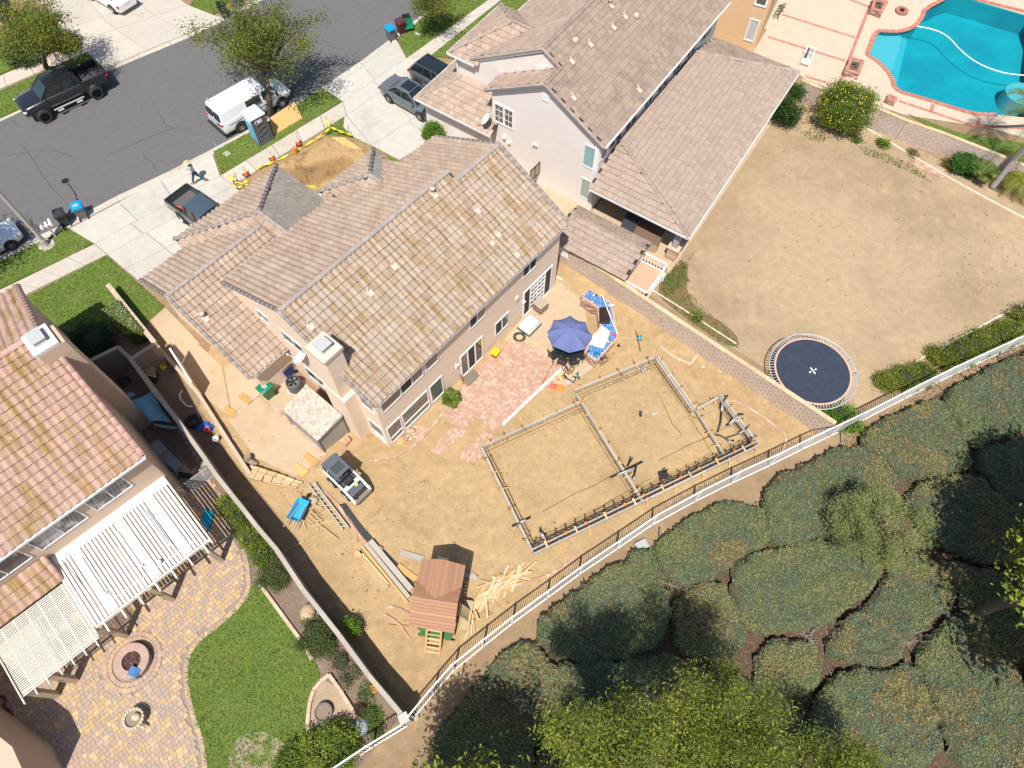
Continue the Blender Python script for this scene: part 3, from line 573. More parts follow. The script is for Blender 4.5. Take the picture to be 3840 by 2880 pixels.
w4((2650 + 815 * .211, 140 * .211), (2650 + 1030 * .211, 203 * .211), 3.5, 4.7, panes=1, fw=.12, glass=GLASSG)
F5 = Fr(33, D(-20, 60))
h5 = thing('house', 'pale house corner with white garage door hidden behind the tree in the top left', 'house', D(60, -60))
W = MB(); F5.box(W, -8, 0.9, -.2, 6, -.3, 2.6); obj('wall', W, STUCCO2, h5, 0); W = MB(); F5.box(W, -4, .3, -.26, -.2, 0, 2.1); obj('garage_door', W, WHITE, h5, 0)
r5 = Roof(F5, h5, 'flat', .4, .4, T2F, T2F, DECK, FASW); r5.plane([(-8, .0, 2.7), (.9, .0, 2.7), (.9, 4, 4.2), (-8, 4, 4.2)]); r5.finish(40)
# GROUND AND STREET
def px(*pts, z=0.0): return [G(a, b, z) for a, b in pts]
def dd(*pts, z=0.0): return [D(a, b, z) for a, b in pts]
def tt(rc, *pts, z=0.0): return [T(rc, a, b, z) for a, b in pts]
SOIL = mat('bare_soil', (.245, .165, .095), .97, var=.16, vscale=.5, bump=1.6, bscale=14, stain=[(.22, (.30, .21, .12), .45, .65), (5, (.16, .105, .06), .60, .75)])
DIRT = mat('yard_dirt', (.385, .268, .135), .97, var=.16, vscale=.6, bump=2.2, bscale=9, stain=[(.25, (.315, .21, .105), .48, .68), (1.6, (.43, .31, .175), .56, .72), (9, (.29, .19, .095), .66, .80)])
SAND = mat('worn_sand', (.37, .272, .165), .97, var=.14, vscale=.5, bump=1.4, bscale=16, stain=[(.13, (.28, .20, .12), .44, .66), (.5, (.40, .29, .16), .58, .72), (11, (.22, .17, .11), .66, .78)])
CONC = mat('concrete', (.44, .395, .335), .9, var=.08, vscale=.7, bump=.5, bscale=30, rnd=.06, stain=[(.45, (.38, .33, .275), .55, .70), (2.2, (.48, .44, .39), .60, .72), (.9, (.50, .38, .26), .70, .82)])
CONCN = mat('new_concrete', (.44, .415, .365), .9, var=.08, vscale=.5, bump=.4, bscale=30, rnd=.05, stain=[(.35, (.37, .35, .31), .52, .70), (1.1, (.50, .48, .44), .60, .75)])
ASPH = mat('asphalt', (.118, .114, .114), .92, var=.10, vscale=.7, bump=1.2, bscale=45, stain=[(.12, (.12, .115, .117), .4, .65), (.8, (.085, .082, .086), .62, .80), (38, (.13, .125, .125), .66, .80)])
PADC = mat('dusty_slab', (.44, .335, .225), .95, var=.07, vscale=.5, bump=.4, bscale=25, stain=[(.4, (.40, .29, .18), .5, .7), (2, (.33, .235, .14), .68, .8)])
LAWN = mat('turf', (.135, .20, .028), .95, var=.25, vscale=1.5, bump=3, bscale=50, stain=[(.5, (.17, .21, .04), .45, .65), (22, (.075, .13, .018), .5, .65), (2.5, (.19, .19, .06), .62, .75)])
BLADE = mat('grass_blade', (.08, .14, .02), .85, ramp=[(.09, .17, .02), (.23, .28, .055)], trans=.3)
MULCH = mat('mulch', (.13, .085, .06), .97, var=.3, vscale=2, bump=3, bscale=30)
cover = [F1.p(0, 0)]
pool_w = tt(3, (638, 357), (697, 197), (780, 208), (870, 205), (950, 175), (1000, 110), (1012, 62), (1150, -10), (1220, -30), (1700, 110), (2050, 200), (2150, 640), (1850, 780), (1480, 747), (1330, 742), (1160, 690), (960, 628), (822, 590), (800, 500), (725, 412))
tr_hole = dd((1050, 985), (1240, 895), (1240, 865), (1415, 785), (1500, 905), (1555, 868), (1625, 955), (1150, 1180))
dig_hole = px((990, 640), (1260, 560), (1420, 600), (1250, 740), (1100, 690), (1050, 680))
big = [(-450, -300), (450, -300), (450, 600), (-450, 600)]
sheet('ground', big, 0.0, SOIL, holes=[pool_w, tr_hole, dig_hole])
NE = px((-500, 1190), (0, 962), (148, 883), (237, 843), (434, 738), (636, 642), (793, 561), (1000, 450), (1197, 341), (1340, 240), (1452, 156), (1562, 72), (1680, -30), (1980, -300))
FE = px((-500, 700), (0, 457), (93, 414), (250, 343), (405, 269), (527, 217), (717, 139), (839, 81), (972, 10), (1060, -60), (1400, -340))
sheet('road', NE + FE[::-1], .012, ASPH)
def off(line, d):
 out = []
 for i in range(len(line)):
  t_ = unit((line[min(i + 1, len(line) - 1)] - line[max(i - 1, 0)])[:2].tolist() + [0]); out.append(line[i] + np.array([-t_[1], t_[0], 0]) * d)
 return out
def ribbon(mb, a, b, z0, z1, var=0.0):
 for i in range(len(a) - 1): mb.prism([a[i], a[i + 1], b[i + 1], b[i]], z0, z1, var)
for ln_, sg in ((NE, -1), (FE, 1)):
 a = MB(); dn = []
 g = off(ln_, sg * .42); k = off(ln_, sg * .58)
 for i in range(len(ln_) - 1):
  n_ = max(1, int(np.linalg.norm(ln_[i + 1] - ln_[i]) / 3)); 
  for j in range(n_):
   f0, f1 = j / n_, (j + 1) / n_ - .004
   L2 = lambda q, f: q[i] * (1 - f) + q[i + 1] * f
   a.prism([L2(ln_, f0), L2(ln_, f1), L2(g, f1), L2(g, f0)], -.02, .026, random.random()); a.prism([L2(g, f0), L2(g, f1), L2(k, f1), L2(k, f0)], -.02, .11, random.random())
 obj('kerb', a, CONC, None, kind='structure')
def slabs(name, rows, cuts, z1, m, gap=.014, piece='slab', z0=-.03):
 """rows: list of 2-point lines; cuts: for each row band the fractions along it"""
 root = thing(name, None, None, rows[0][0] * [1, 1, 0]); root['kind'] = 'structure'
 for r_, cu in zip(range(len(rows) - 1), cuts):
  A, B = rows[r_], rows[r_ + 1]
  for i in range(len(cu) - 1):
   f0, f1 = cu[i], cu[i + 1]; q = [A[0] + (A[1] - A[0]) * f0, A[0] + (A[1] - A[0]) * f1, B[0] + (B[1] - B[0]) * f1, B[0] + (B[1] - B[0]) * f0]
   c_ = sum(q) / 4; q = [c_ + (p_ - c_) * (1 - gap / max(.3, np.linalg.norm(p_ - c_)) * 1.4) for p_ in q]
   obj(piece, MB().prism(q, z0, z1 + random.uniform(-.003, .003)), m, root, local=False)
 return root
l2 = lambda *p: px(*p)
fr = lambda n: [i / n for i in range(n + 1)]
slabs('driveway', [l2((262, 862), (797, 573)), l2((357, 918), (828, 663)), l2((405, 958), (874, 700)), l2((470, 1012), (960, 762)), l2((545, 1075), (1060, 850))], [[0, .33, .62, 1], [0, .28, .55, .8, 1], [0, .3, .62, 1], [0, .3, .62, 1]], .10, CONCN)
slabs('sidewalk', [l2((-60, 1122), (357, 918)), l2((60, 1128), (405, 958))], [fr(4)], .10, CONC)
slabs('sidewalk', [l2((828, 663), (1287, 385)), l2((874, 700), (1300, 437))], [fr(5)], .10, CONC)
slabs('driveway', [l2((1207, 332), (1484, 146)), l2((1287, 385), (1524, 223)), l2((1300, 437), (1614, 214))], [[0, .5, 1], [0, .45, 1]], .10, CONCN)
slabs('driveway', [l2((1300, 437), (1614, 214)), l2((1395, 550), (1735, 330)), l2((1498, 604), (1800, 420))], [[.0, .42, 1], [0, .4, 1]], .10, CONCN)
slabshape('driveway_edge', px((1300, 440), (1293, 440), (1289, 480), (1330, 518), (1395, 550)), -.02, .098, CONCN)
slabs('sidewalk', [l2((1524, 223), (1935, -70)), l2((1614, 214), (1990, -85))], [fr(6)], .10, CONC)
slabs('driveway', [l2((395, 262), (832, 72)), l2((285, 165), (705, 22)), l2((240, 120), (640, -25)), l2((120, -30), (520, -190)), l2((0, -200), (400, -360))], [[0, .35, .7, 1], [0, .35, .7, 1], [0, .35, .7, 1], [0, .5, 1]], .10, CONC)
slabs('sidewalk', [l2((-80, 372), (333, 197)), l2((-80, 325), (285, 165))], [fr(4)], .10, mat('rosy_concrete', (.50, .40, .33), .9, var=.08, vscale=.7, rnd=.05))
slabs('sidewalk', [l2((795, 57), (1000, -60)), l2((760, 0), (960, -110))], [fr(3)], .10, CONC)
def blades(name, polys, z, dens, hgt=.09, m=BLADE, size=.03, parent=None, excl=()):
 mb = MB()
 for poly in polys:
  P_ = np.array([p[:2] for p in poly]); lo, hi = P_.min(0), P_.max(0); n = int((hi - lo).prod() * dens)
  q = lo + rng.random((n, 2)) * (hi - lo); q = q[inpoly(q, poly)]
  for e_ in excl: q = q[~inpoly(q, e_)]
  n = len(q)
  if not n: continue
  a = rng.random(n) * 6.28; l_ = rng.normal(0, .6, (n, 2)); h_ = hgt * (.5 + rng.random(n)); d = np.stack([np.cos(a), np.sin(a)], 1) * size * (.6 + rng.random((n, 1)))
  V = np.zeros((n, 3, 3)); V[:, 0, :2] = q - d; V[:, 1, :2] = q + d; V[:, 2, :2] = q + l_ * h_[:, None]; V[:, :2, 2] = z; V[:, 2, 2] = z + h_
  va = np.clip(fbm(q[:, 0] * .8, q[:, 1] * .8) * 1.2 - .1 + rng.normal(0, .18, n), .01, .99)
  mb.add(V.reshape(-1, 3), np.arange(n * 3).reshape(n, 3), np.repeat(va, 3))
 return obj(name, mb, m, parent, kind='stuff')
lawn_a = px((-80, 1020), (0, 985), (168, 903), (205, 885), (258, 858), (352, 915), (278, 957), (-80, 1122))
lawn_b = px((803, 572), (832, 658), (960, 585), (1120, 487), (1282, 382), (1208, 336), (1010, 462))
lawn_c = px((1490, 150), (1528, 218), (1706, 95), (1935, -73), (1760, -80), (1690, -20), (1575, 82))
lawn_d = px((1618, 212), (1990, -80), (2150, -100), (1990, 60), (1900, 120), (1760, 230))
lawn_e = dd((45, 648), (232, 553), (357, 664), (323, 690), (300, 735), (230, 700), (190, 770), (130, 725))
lawn_f = px((1215, 470), (1293, 442), (1288, 482), (1330, 520), (1500, 606), (1440, 610), (1320, 560), (1220, 520))
lawn_g = px((-80, 382), (330, 202), (395, 262), (250, 335), (93, 404), (0, 447), (-80, 480))
lawn_h = px((-120, 180), (0, 120), (110, 10), (285, 160), (-80, 318))
lawn_i = px((712, 25), (800, 58), (985, -65), (790, -70))
lawn_j = dd((541, 1262), (570, 1275), (603, 1320), (650, 1375), (688, 1440), (692, 1468), (668, 1530), (666, 1600), (650, 1720), (447, 1720), (440, 1610), (418, 1550), (402, 1480), (403, 1425), (425, 1385), (480, 1345), (530, 1295))
lawn_j = smoothpoly(lawn_j, 1)
for i, l in enumerate((lawn_a, lawn_b, lawn_c, lawn_d, lawn_e, lawn_g, lawn_h, lawn_i, lawn_j, lawn_f)): slabshape('lawn', l, -.02, .115 if i not in (4, 8, 9) else .05, LAWN)
sheet('worn_turf', smoothpoly(dd((500, 1600), (560, 1575), (610, 1600), (640, 1640), (650, 1690), (490, 1690)), 1), .0525, mat('worn_turf', (.30, .25, .16), .95, var=.3, vscale=2, bump=2, stain=[(2.2, (.12, .17, .03), .45, .55)]))
blades('grass', [lawn_a, lawn_b, lawn_c, lawn_d, lawn_g, lawn_h, lawn_i], .11, 170, .07, excl=[px((1005, 520), (1090, 495), (1060, 460), (1010, 470))])
blades('grass', [lawn_e, lawn_j, lawn_f], .045, 220, .07)
CRK = mat('crack_tar', (.05, .048, .05), .9)
for cp_ in (((0, 130, 940), (0, 225, 1040), (0, 300, 1190), (0, 440, 1330)), ((0, 690, 1005), (0, 830, 950), (0, 980, 880), (0, 1180, 812)), ((0, 980, 640), (0, 1045, 770), (0, 1090, 830), (0, 1250, 830)), ((0, 930, 1000), (0, 1010, 1080)), ((0, 0, 830), (0, 90, 770), (0, 120, 820)), ((1, 440, 290), (1, 560, 325)), ((1, 700, 250), (1, 820, 180)), ((0, 40, 1010), (0, 330, 960), (0, 520, 1030)), ((1, 380, 60), (1, 480, 200))):
 ln = smoothpoly([T(*p) for p in cp_], 1, closed=False); ln = [p + rng.normal(0, .05, 3) * [1, 1, 0] for p in ln]; q = MB()
 for i in range(len(ln) - 1): q.bar(ln[i] + [0, 0, .0125], ln[i + 1] + [0, 0, .0125], random.uniform(.015, .05), .004)
 obj('road_crack', q, CRK, kind='structure')
# our yard: bare dirt with the footing trenches
yard = dd((455, 745), (560, 760), (800, 950), (1010, 700), (1195, 585), (1215, 545), (1812, 915), (1640, 985), (1480, 1070), (1290, 1190), (1150, 1300), (1000, 1440), (893, 1545), (820, 1450), (640, 1160), (500, 990), (430, 880))
pads = [dd((384, 795), (560, 760), (640, 815), (702, 985), (640, 1030), (555, 990), (494, 908)), dd((958, 868), (1090, 735), (1200, 600), (1262, 655), (1275, 740), (1310, 760), (1290, 790), (1218, 838), (1092, 918), (1050, 1000), (940, 990), (880, 940)), dd((600, 1040), (720, 1030), (880, 1190), (1180, 1230), (1010, 1400), (850, 1360), (640, 1150))]
def hy(p):
 e_ = np.clip(pdist(p, yard) / .6, 0, 1) * np.clip(pdist(p, tr_hole) / 1.0 - .3, 0, 1); q = fbm(p[:, 0] * .55, p[:, 1] * .55, 5)
 for pl in pads: e_ = e_ * np.clip(pdist(p, pl) / .4, 0, 1) * ~inpoly(p, pl)
 bank = np.exp(-(pdist(p, [G(2150, 1010), G(2420, 1200), G(2560, 1290)], False) / .9) ** 2) + .9 * np.exp(-(pdist(p, [G(2060, 1110), G(2130, 1150)], False) / .8) ** 2)
 return .008 + e_ * (np.clip(q - .40, 0, 1) * .3 + (fbm(p[:, 0] * 2.6, p[:, 1] * 2.6) - .42).clip(0) * .22 + bank * .28 * fbm(p[:, 0] * 2 + 5, p[:, 1] * 2))
patch('dirt_yard', yard, .14, hy, DIRT, excl=tr_hole)
FA = 64.3
cA, cB, cC, cD, cE, cF, cG, cH = [D(*q) for q in ((1040, 970), (1245, 858), (1418, 775), (1500, 890), (1555, 860), (1633, 962), (1150, 1195), (1252, 875))]
form_lines = [(cA, D(1255, 872)), (D(1240, 848), cC), (cC, cD), (cD, cE), (cE, cF), (cF, cG), (cG, cA), (cB, D(1385, 1085)), (cD, D(1560, 985))]
def trench(p):
 z = np.full(len(p), .012) + (fbm(p[:, 0] * 1.3, p[:, 1] * 1.3) - .47) * .07
 for i, (a, b) in enumerate(form_lines):
  w_ = .24 if i != 5 else .46; c_ = (0, 0) 
  n_ = unit([-(b - a)[1], (b - a)[0], 0])[:2]; cen = np.array([cA, cC, cF, cG]).mean(0)[:2]; sg = 1 if (cen - a[:2]) @ n_ > 0 else -1
  o = .16 if i != 5 else .25
  q = pdist(p - n_ * sg * o + rng.normal(0, .02, p.shape), [a, b], closed=False); dep = .2 if i != 5 else .32
  z = np.minimum(z, .02 - dep * np.clip((w_ - q) / .07, 0, 1))
 return z
ex = dd((1030, 965), (1240, 855), (1240, 845), (1420, 762), (1505, 880), (1560, 850), (1650, 965), (1148, 1212))
def hf(p):
 e_ = np.clip(pdist(p, ex) / .25, 0, 1); return .0 + trench(p) * e_ + (1 - e_) * .009
patch('dirt_pad', ex, .07, hf, DIRT)
mb = MB()
for zone, n in ((dd((560, 1000), (800, 960), (1100, 960), (1250, 1200), (1000, 1440), (800, 1300), (620, 1100)), 700), (yard, 900), (px((2600, 880), (2950, 480), (3800, 850), (3800, 1150), (3200, 1400)), 500), (dd((900, 1560), (1200, 1330), (1500, 1120), (1800, 950), (2200, 740), (2200, 770), (1560, 1130), (1180, 1370)), 300)):
 P_ = np.array([p[:2] for p in zone]); q = P_.min(0) + rng.random((n, 2)) * (P_.max(0) - P_.min(0)); q = q[inpoly(q, zone)]
 for p in q: r_ = .015 + .05 * rng.random() ** 3; mb.sphere((p[0], p[1], .02 + r_ * .4), (r_ * 1.3, r_, r_ * .7), 5, 3, random.random(), .2)
obj('dirt_clods', mb, mat('clod', (.30, .21, .12), .97, rnd=.35), kind='stuff')
dig = px((880, 735), (962, 650), (1040, 600), (1120, 560), (1225, 505), (1330, 515), (1450, 580), (1500, 640), (1420, 720), (1250, 780), (1060, 830), (930, 780))
pit = px((1060, 660), (1300, 600), (1360, 640), (1200, 760), (1080, 740))
def hd(p):
 e_ = pdist(p, dig); q = pdist(p, pit); ins = inpoly(p, pit); rim = np.clip(e_ / 1.1, 0, 1)
 m_ = .55 * rim * (.7 + .5 * fbm(p[:, 0] * .7, p[:, 1] * .7)) + (fbm(p[:, 0] * 3, p[:, 1] * 3) - .5) * .12 * rim
 d = np.where(ins, np.clip(q / .35, 0, 1), 0) * 1.7
 return .01 + m_ - d + (fbm(p[:, 0] * 6, p[:, 1] * 6) - .5) * .05 * rim
patch('dug_earth', dig, .09, hd, mat('fresh_earth', (.40, .26, .12), .97, var=.15, vscale=.8, bump=3, bscale=12, stain=[(1.1, (.22, .13, .055), .52, .66), (5, (.30, .2, .1), .6, .75)]))
sheet('front_dirt', px((640, 800), (875, 735), (1225, 500), (1500, 625), (1750, 560), (1900, 700), (900, 1100)), .004, DIRT, holes=[dig_hole])
# small slabs of the side yard and patio
slabshape('side_path', dd((326, 694), (358, 664), (432, 742), (398, 790)), -.02, .05, PADC)
sp = slabshape('side_slab', dd((384, 795), (430, 745), (480, 790), (500, 900), (455, 870)), -.02, .045, PADC)
slabshape('side_slab', dd((494, 908), (560, 858), (610, 900), (702, 985), (640, 1030), (555, 990)), -.02, .045, PADC)
slabshape('side_slab', dd((485, 795), (560, 760), (640, 815), (640, 880), (600, 895), (560, 852), (502, 895)), -.02, .04, PADC)
slabshape('patio_slab', dd((1090, 735), (1200, 600), (1262, 655), (1275, 740), (1310, 760), (1290, 790), (1218, 838), (1200, 830), (1160, 760)), -.02, .035, PADC)
BR = mat('old_brick', (.42, .24, .17), .95, rnd=.07, ramp=[(.44, .27, .195), (.46, .29, .21), (.42, .25, .18), (.48, .32, .24), (.45, .28, .20), (.50, .36, .28)], bump=.5, stain=[(1.2, (.46, .33, .21), .60, .74)])
class Pieces:
 """lays flat pieces; the 300 that show largest become objects, the rest one stuff part"""
 def __init__(s): s.l = []
 def put(s, c, size, rot, var=None): s.l.append((np.asarray(c, float), tuple(size), rot, random.random() if var is None else var)); return s
 def flush(s, name, m, parent, limit=300, rname=None, local=False):
  def key(q):
   d = M @ (q[0] - [0, 0, H]); u, v = d[0] / d[2] * FPX + 1920, d[1] / d[2] * FPX + 1440
   return d[2] / math.sqrt(q[1][0] * q[1][1]) + (0 if -20 < u < 3860 and -20 < v < 2900 else 1e4)
  s.l.sort(key=key); ms = {}
  for c, sz, rt, va in s.l[:limit]:
   k = tuple(round(q, 3) for q in sz)
   if k not in ms: ms[k] = MB().box((0, 0, 0), k).mesh(name, m)
   R_ = (0, 0, rt) if np.isscalar(rt) else Matrix(np.asarray(rt).tolist()).to_euler()
   link(name, ms[k], parent, local=local, loc=c, rot=R_)
  if len(s.l) > limit:
   mb = MB()
   for c, sz, rt, va in s.l[limit:]: mb.box(c, sz, rt, va)
   obj(rname or name + 's', mb, m, parent, local=local, kind='stuff')
def pave(poly, ang, lw, mode, z, th=.05, gap=.012, sizes=None, grid=False):
 """pieces inside polygon; mode 'run' running bond or 'basket'"""
 L_, Wd = lw; ux = np.array([math.cos(ang), math.sin(ang)]); uy = np.array([-ux[1], ux[0]]); P_ = np.array([p[:2] for p in poly]); c0 = P_.mean(0)
 a = (P_ - c0) @ ux; b = (P_ - c0) @ uy; out = Pieces(); cand = []
 if mode == 'run':
  y = b.min(); row = 0
  while y < b.max():
   x = a.min() - (random.random() * L_ if not grid else 0)
   while x < a.max():
    l = random.choice(sizes) if sizes else L_; cand.append((x + l / 2, y + Wd / 2, l - gap, Wd - gap, 0)); x += l
   y += Wd
 else:
  S2 = L_
  for i in range(int((a.max() - a.min()) / S2) + 1):
   for j in range(int((b.max() - b.min()) / S2) + 1):
    x, y = a.min() + i * S2, b.min() + j * S2
    for k in range(2):
     if (i + j) % 2: cand.append((x + L_ / 2, y + Wd * (k + .5), L_ - gap, Wd - gap, 0))
     else: cand.append((x + Wd * (k + .5), y + L_ / 2, Wd - gap, L_ - gap, 0))
 q = np.array([[c0[0] + ux[0] * c[0] + uy[0] * c[1], c0[1] + ux[1] * c[0] + uy[1] * c[1]] for c in cand]); ok = inpoly(q, poly)
 for c, p_, k in zip(cand, q, ok):
  if k: out.put((p_[0], p_[1], z - th / 2 + random.uniform(-.003, .003)), (c[2], c[3], th), ang)
 return out
MORT = mat('sand_joint', (.36, .24, .17), .95)
bp = dd((958, 868), (1090, 748), (1128, 735), (1160, 758), (1218, 797), (1092, 918), (1062, 932), (1040, 905), (1012, 912), (1003, 935), (962, 905))
root = sheet('brick_patio', bp, .03, MORT); pave(bp, F1.a, (.215, .1075), 'basket', .055).flush('brick', BR, root)
for q in (((885, 935), (905, 916), (928, 930), (908, 955)), ((930, 975), (975, 922), (1003, 938), (950, 984)), ((990, 990), (1050, 930), (1068, 950), (1030, 1000))):
 q = dd(*q); r_ = sheet('brick_pad', q, .02, MORT); pave(q, F1.a + .3, (.215, .1075), 'basket', .04).flush('brick', BR, r_, 60)
def brickpath(name, line, w_, l_, m, z, h_, parent=None, kind=None, gap=.01, across=True, limit=300, label=None, cat=None, piece='brick', group=None, smooth_=0):
 line = smoothpoly(line, smooth_, closed=False) if smooth_ else line; pc = Pieces(); seg = [np.linalg.norm(line[i + 1] - line[i]) for i in range(len(line) - 1)]; tot = sum(seg); n = max(1, int(tot / l_))
 root = thing(name, label, cat, line[0] * [1, 1, 0], group=group)
 if kind: root['kind'] = kind
 for k in range(n):
  t_ = (k + .5) / n * tot; i = 0
  while i < len(seg) - 1 and t_ > seg[i]: t_ -= seg[i]; i += 1
  d = unit(line[i + 1] - line[i]); c = line[i] + d * t_; pc.put((c[0], c[1], z + h_ / 2), (tot / n - gap, w_, h_), math.atan2(d[1], d[0]))
 pc.flush(piece, m, root, limit); return root
brickpath('brick_border', dd((640, 1027), (705, 985), (560, 850), (500, 905)), .14, .2, BR, 0, .055, kind='structure')
BORD = mat('cream_block', (.50, .37, .27), .9, rnd=.1, var=.06)
for pts, lb in ((((800, 998), (870, 985), (925, 935), (960, 890)), 'curved low brick edging below the bay window of the centre house'), (((1240, 1300 - 68), (1150, 1235), (1100, 1300)), None), (((1050, 1290), (1110, 1265), (1200, 1240), (1250, 1195)), 'long curved brick edging between footing trench and white fence'),
 (((1545, 865), (1600, 870), (1680, 925), (1700, 945), (1685, 990)), 'curved brick edging near the end of the block wall'), (((1475, 735), (1540, 790), (1590, 745 + 25)), 'three sided brick edging beside the block wall, with a rusty stake'), (((830, 1328), (860, 1345), (885, 1380)), 'short brick edging arc on the dirt left of the play tower'), (((840, 1310), (875, 1320), (900, 1345)), 'broken brick edging arc tucked beside the play tower')):
 if lb: brickpath('brick_edging', dd(*pts), .12, .2, BR, 0, .09, label=lb, cat='edging', smooth_=1)
# neighbour's paved patio (house 3)
pv = dd((-60, 1290), (180, 1190), (290, 1105), (430, 1010), (470, 1060), (520, 1150), (541, 1258), (530, 1295), (480, 1345), (425, 1385), (403, 1425), (402, 1480), (418, 1550), (440, 1610), (447, 1720), (-60, 1720))
root = sheet('paver_patio', pv, .02, mat('paver_sand', (.25, .2, .15), .95))
PAV = mat('paver', (.4, .3, .2), .95, ramp=[(.47, .33, .17), (.39, .275, .205), (.34, .28, .225), (.43, .30, .185), (.36, .255, .20), (.41, .295, .22), (.48, .345, .19), (.34, .25, .20)], rnd=.08, bump=.5, bscale=40)
def strip_dist(p): return p
pvp = pave(pv, F3.a + .0, (.22, .2), 'run', .055, sizes=[.2, .2, .28, .14])
fp = T(20, 860, 970); pvp.l = [q for q in pvp.l if np.hypot(*(q[0][:2] - fp[:2])) > 1.35]
edge = smoothpoly(pv[5:15], 1, closed=False)
dE = pdist(np.array([q[0] for q in pvp.l]), edge, closed=False); pvp.l = [q for q, d in zip(pvp.l, dE) if d > .24]
pvp.flush('paver', PAV, root)
brickpath('paver_edge', edge, .2, .17, PAV, -.0, .058, kind='structure', piece='paver')
rg = [fp + np.array([math.cos(a), math.sin(a), 0]) * 1.22 for a in np.linspace(0, 6.283, 37)]; brickpath('paver_ring', rg, .2, .2, PAV, 0, .058, kind='structure', piece='paver')
rg = [fp + np.array([math.cos(a), math.sin(a), 0]) * 1.0 for a in np.linspace(0, 6.283, 37)]; brickpath('paver_ring', rg, .2, .2, PAV, 0, .058, kind='structure', piece='paver')
sheet('planting_bed', dd((541, 1262), (520, 1150), (480, 1080), (560, 1120), (870, 1540), (760, 1680), (650, 1720), (666, 1600), (668, 1530), (692, 1468), (650, 1375), (603, 1320), (570, 1275)), .012, mat('bed_soil', (.20, .145, .105), .97, var=.25, vscale=2, bump=2.5, bscale=25, stain=[(1.2, (.27, .2, .14), .5, .7)]))
sheet('sand_bed', smoothpoly(dd((700, 1452), (785, 1570), (760, 1640), (690, 1640), (668, 1600), (670, 1500)), 1), .02, mat('bed_sand', (.36, .27, .18), .97, var=.12, vscale=1, bump=1, stain=[(.8, (.27, .21, .15), .5, .7)]))
brickpath('block_border', dd((562, 1262), (615, 1335), (652, 1385), (675, 1425)), .16, .4, BORD, 0, .15, kind='structure', piece='border_block')
brickpath('block_border', dd((712, 1458), (735, 1490), (787, 1572)), .16, .4, BORD, 0, .2, kind='structure', piece='border_block')
brickpath('block_border', dd((712, 1458), (690, 1475), (672, 1505), (666, 1550), (666, 1590)), .16, .4, BORD, 0, .15, kind='structure', piece='border_block', smooth_=1)
brickpath('block_border', dd((760, 1640), (787, 1625)), .14, .3, BORD, 0, .2, kind='structure', piece='border_block')
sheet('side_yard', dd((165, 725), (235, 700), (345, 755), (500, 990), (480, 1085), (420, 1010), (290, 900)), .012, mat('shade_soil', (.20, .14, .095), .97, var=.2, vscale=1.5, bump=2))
# right neighbour's yard, pool deck
sheet('sand_yard', px((2120, 905), (2540, 820), (2900, 440), (3040, 330), (3840, 780), (4300, 1000), (4300, 1150), (3840, 1220), (3150, 1560)), .006, SAND)
sheet('damp_soil', smoothpoly(dd((1425, 605), (1490, 555), (1480, 620), (1500, 665), (1550, 690), (1590, 720), (1600, 752), (1560, 742), (1470, 680), (1420, 640)), 1), .01, mat('damp_soil', (.20, .125, .06), .97, var=.25, vscale=1, bump=2, stain=[(.8, (.10, .14, .03), .5, .62)]))
slabs('patio_floor', [[F2.p(-1.6, -.1), F2.p(16.3, -.1)], [F2.p(-1.6, -3.2), F2.p(16.3, -3.2)], [F2.p(-1.6, -6.6), F2.p(16.3, -6.3)]], [fr(6), fr(6)], .04, PADC)
slabs('side_walk', [[F2.p(-5.0, -.1), F2.p(-1.6, -.1)], [F2.p(-5.0, -6.2), F2.p(-1.6, -6.5)]], [[0, .5, 1]], .03, CONC)
slabs('side_walk', [[F2.p(-4.5, 7.0), F2.p(.1, 7.0)], [F2.p(-5.0, 3.2), F2.p(.1, 3.2)], [F2.p(-5.0, -.1), F2.p(.1, -.1)]], [[0, 1], [0, 1]], .03, PADC)
WEED = mat('weed', (.06, .12, .02), .9, ramp=[(.05, .11, .015), (.17, .20, .05)], trans=.3)
blades('weeds', [dd((1432, 595), (1500, 540), (1475, 560), (1490, 610), (1440, 640), (1425, 625))] * 3 + [ dd((1425, 640), (1470, 615), (1560, 700), (1600, 755), (1560, 745)), dd((1440, 600), (1500, 545), (1475, 600), (1450, 640)), px((3210, 545), (3330, 580), (3420, 620), (3500, 690), (3400, 640), (3230, 575)), px((3000, 500), (3060, 470), (3120, 520), (3060, 540))], .0, 130, .08, WEED, .05)
blades('weeds', [px((2900, 840), (3200, 780), (3260, 920), (2960, 930)), px((3600, 900), (3840, 880), (3840, 1100), (3500, 1050))], .0, 3, .06, WEED, .05)
deck = px((2700, -250), (3890, -60), (3890, 150), (3850, 520), (3700, 480), (3390, 432), (3310, 405), (3020, 300), (2960, 250), (2800, 200), (2780, 0))
sheet('pool_deck', [p for p in deck], .03, mat('cream_deck', (.47, .395, .30), .9, var=.05, vscale=.5, stain=[(.3, (.42, .35, .265), .55, .7)]), holes=[pool_w])
sheet('pool_lawn', px((3395, 425), (3600, 500), (3850, 540), (3950, 660), (3790, 590), (3560, 520)), .035, LAWN)
blades('grass', [px((3405, 430), (3600, 500), (3850, 540), (3950, 660), (3790, 590), (3560, 520))], .03, 150, .06)
BRP = mat('pool_brick', (.42, .16, .11), .9, rnd=.15, ramp=[(.42, .17, .12), (.46, .20, .14), (.38, .14, .10)])
cop = [p for p in pool_w[0:10]]; cop2 = pool_w[12:] + pool_w[:1]
nn = off(pool_w + pool_w[:2], -.0)
brickpath('coping', smoothpoly([pool_w[0]] + pool_w[1:8], 1, closed=False), .32, .11, BRP, .03, .05, kind='structure', limit=150)
brickpath('coping', smoothpoly(pool_w[13:] + [pool_w[0]], 1, closed=False), .32, .11, BRP, .03, .05, kind='structure', limit=150)
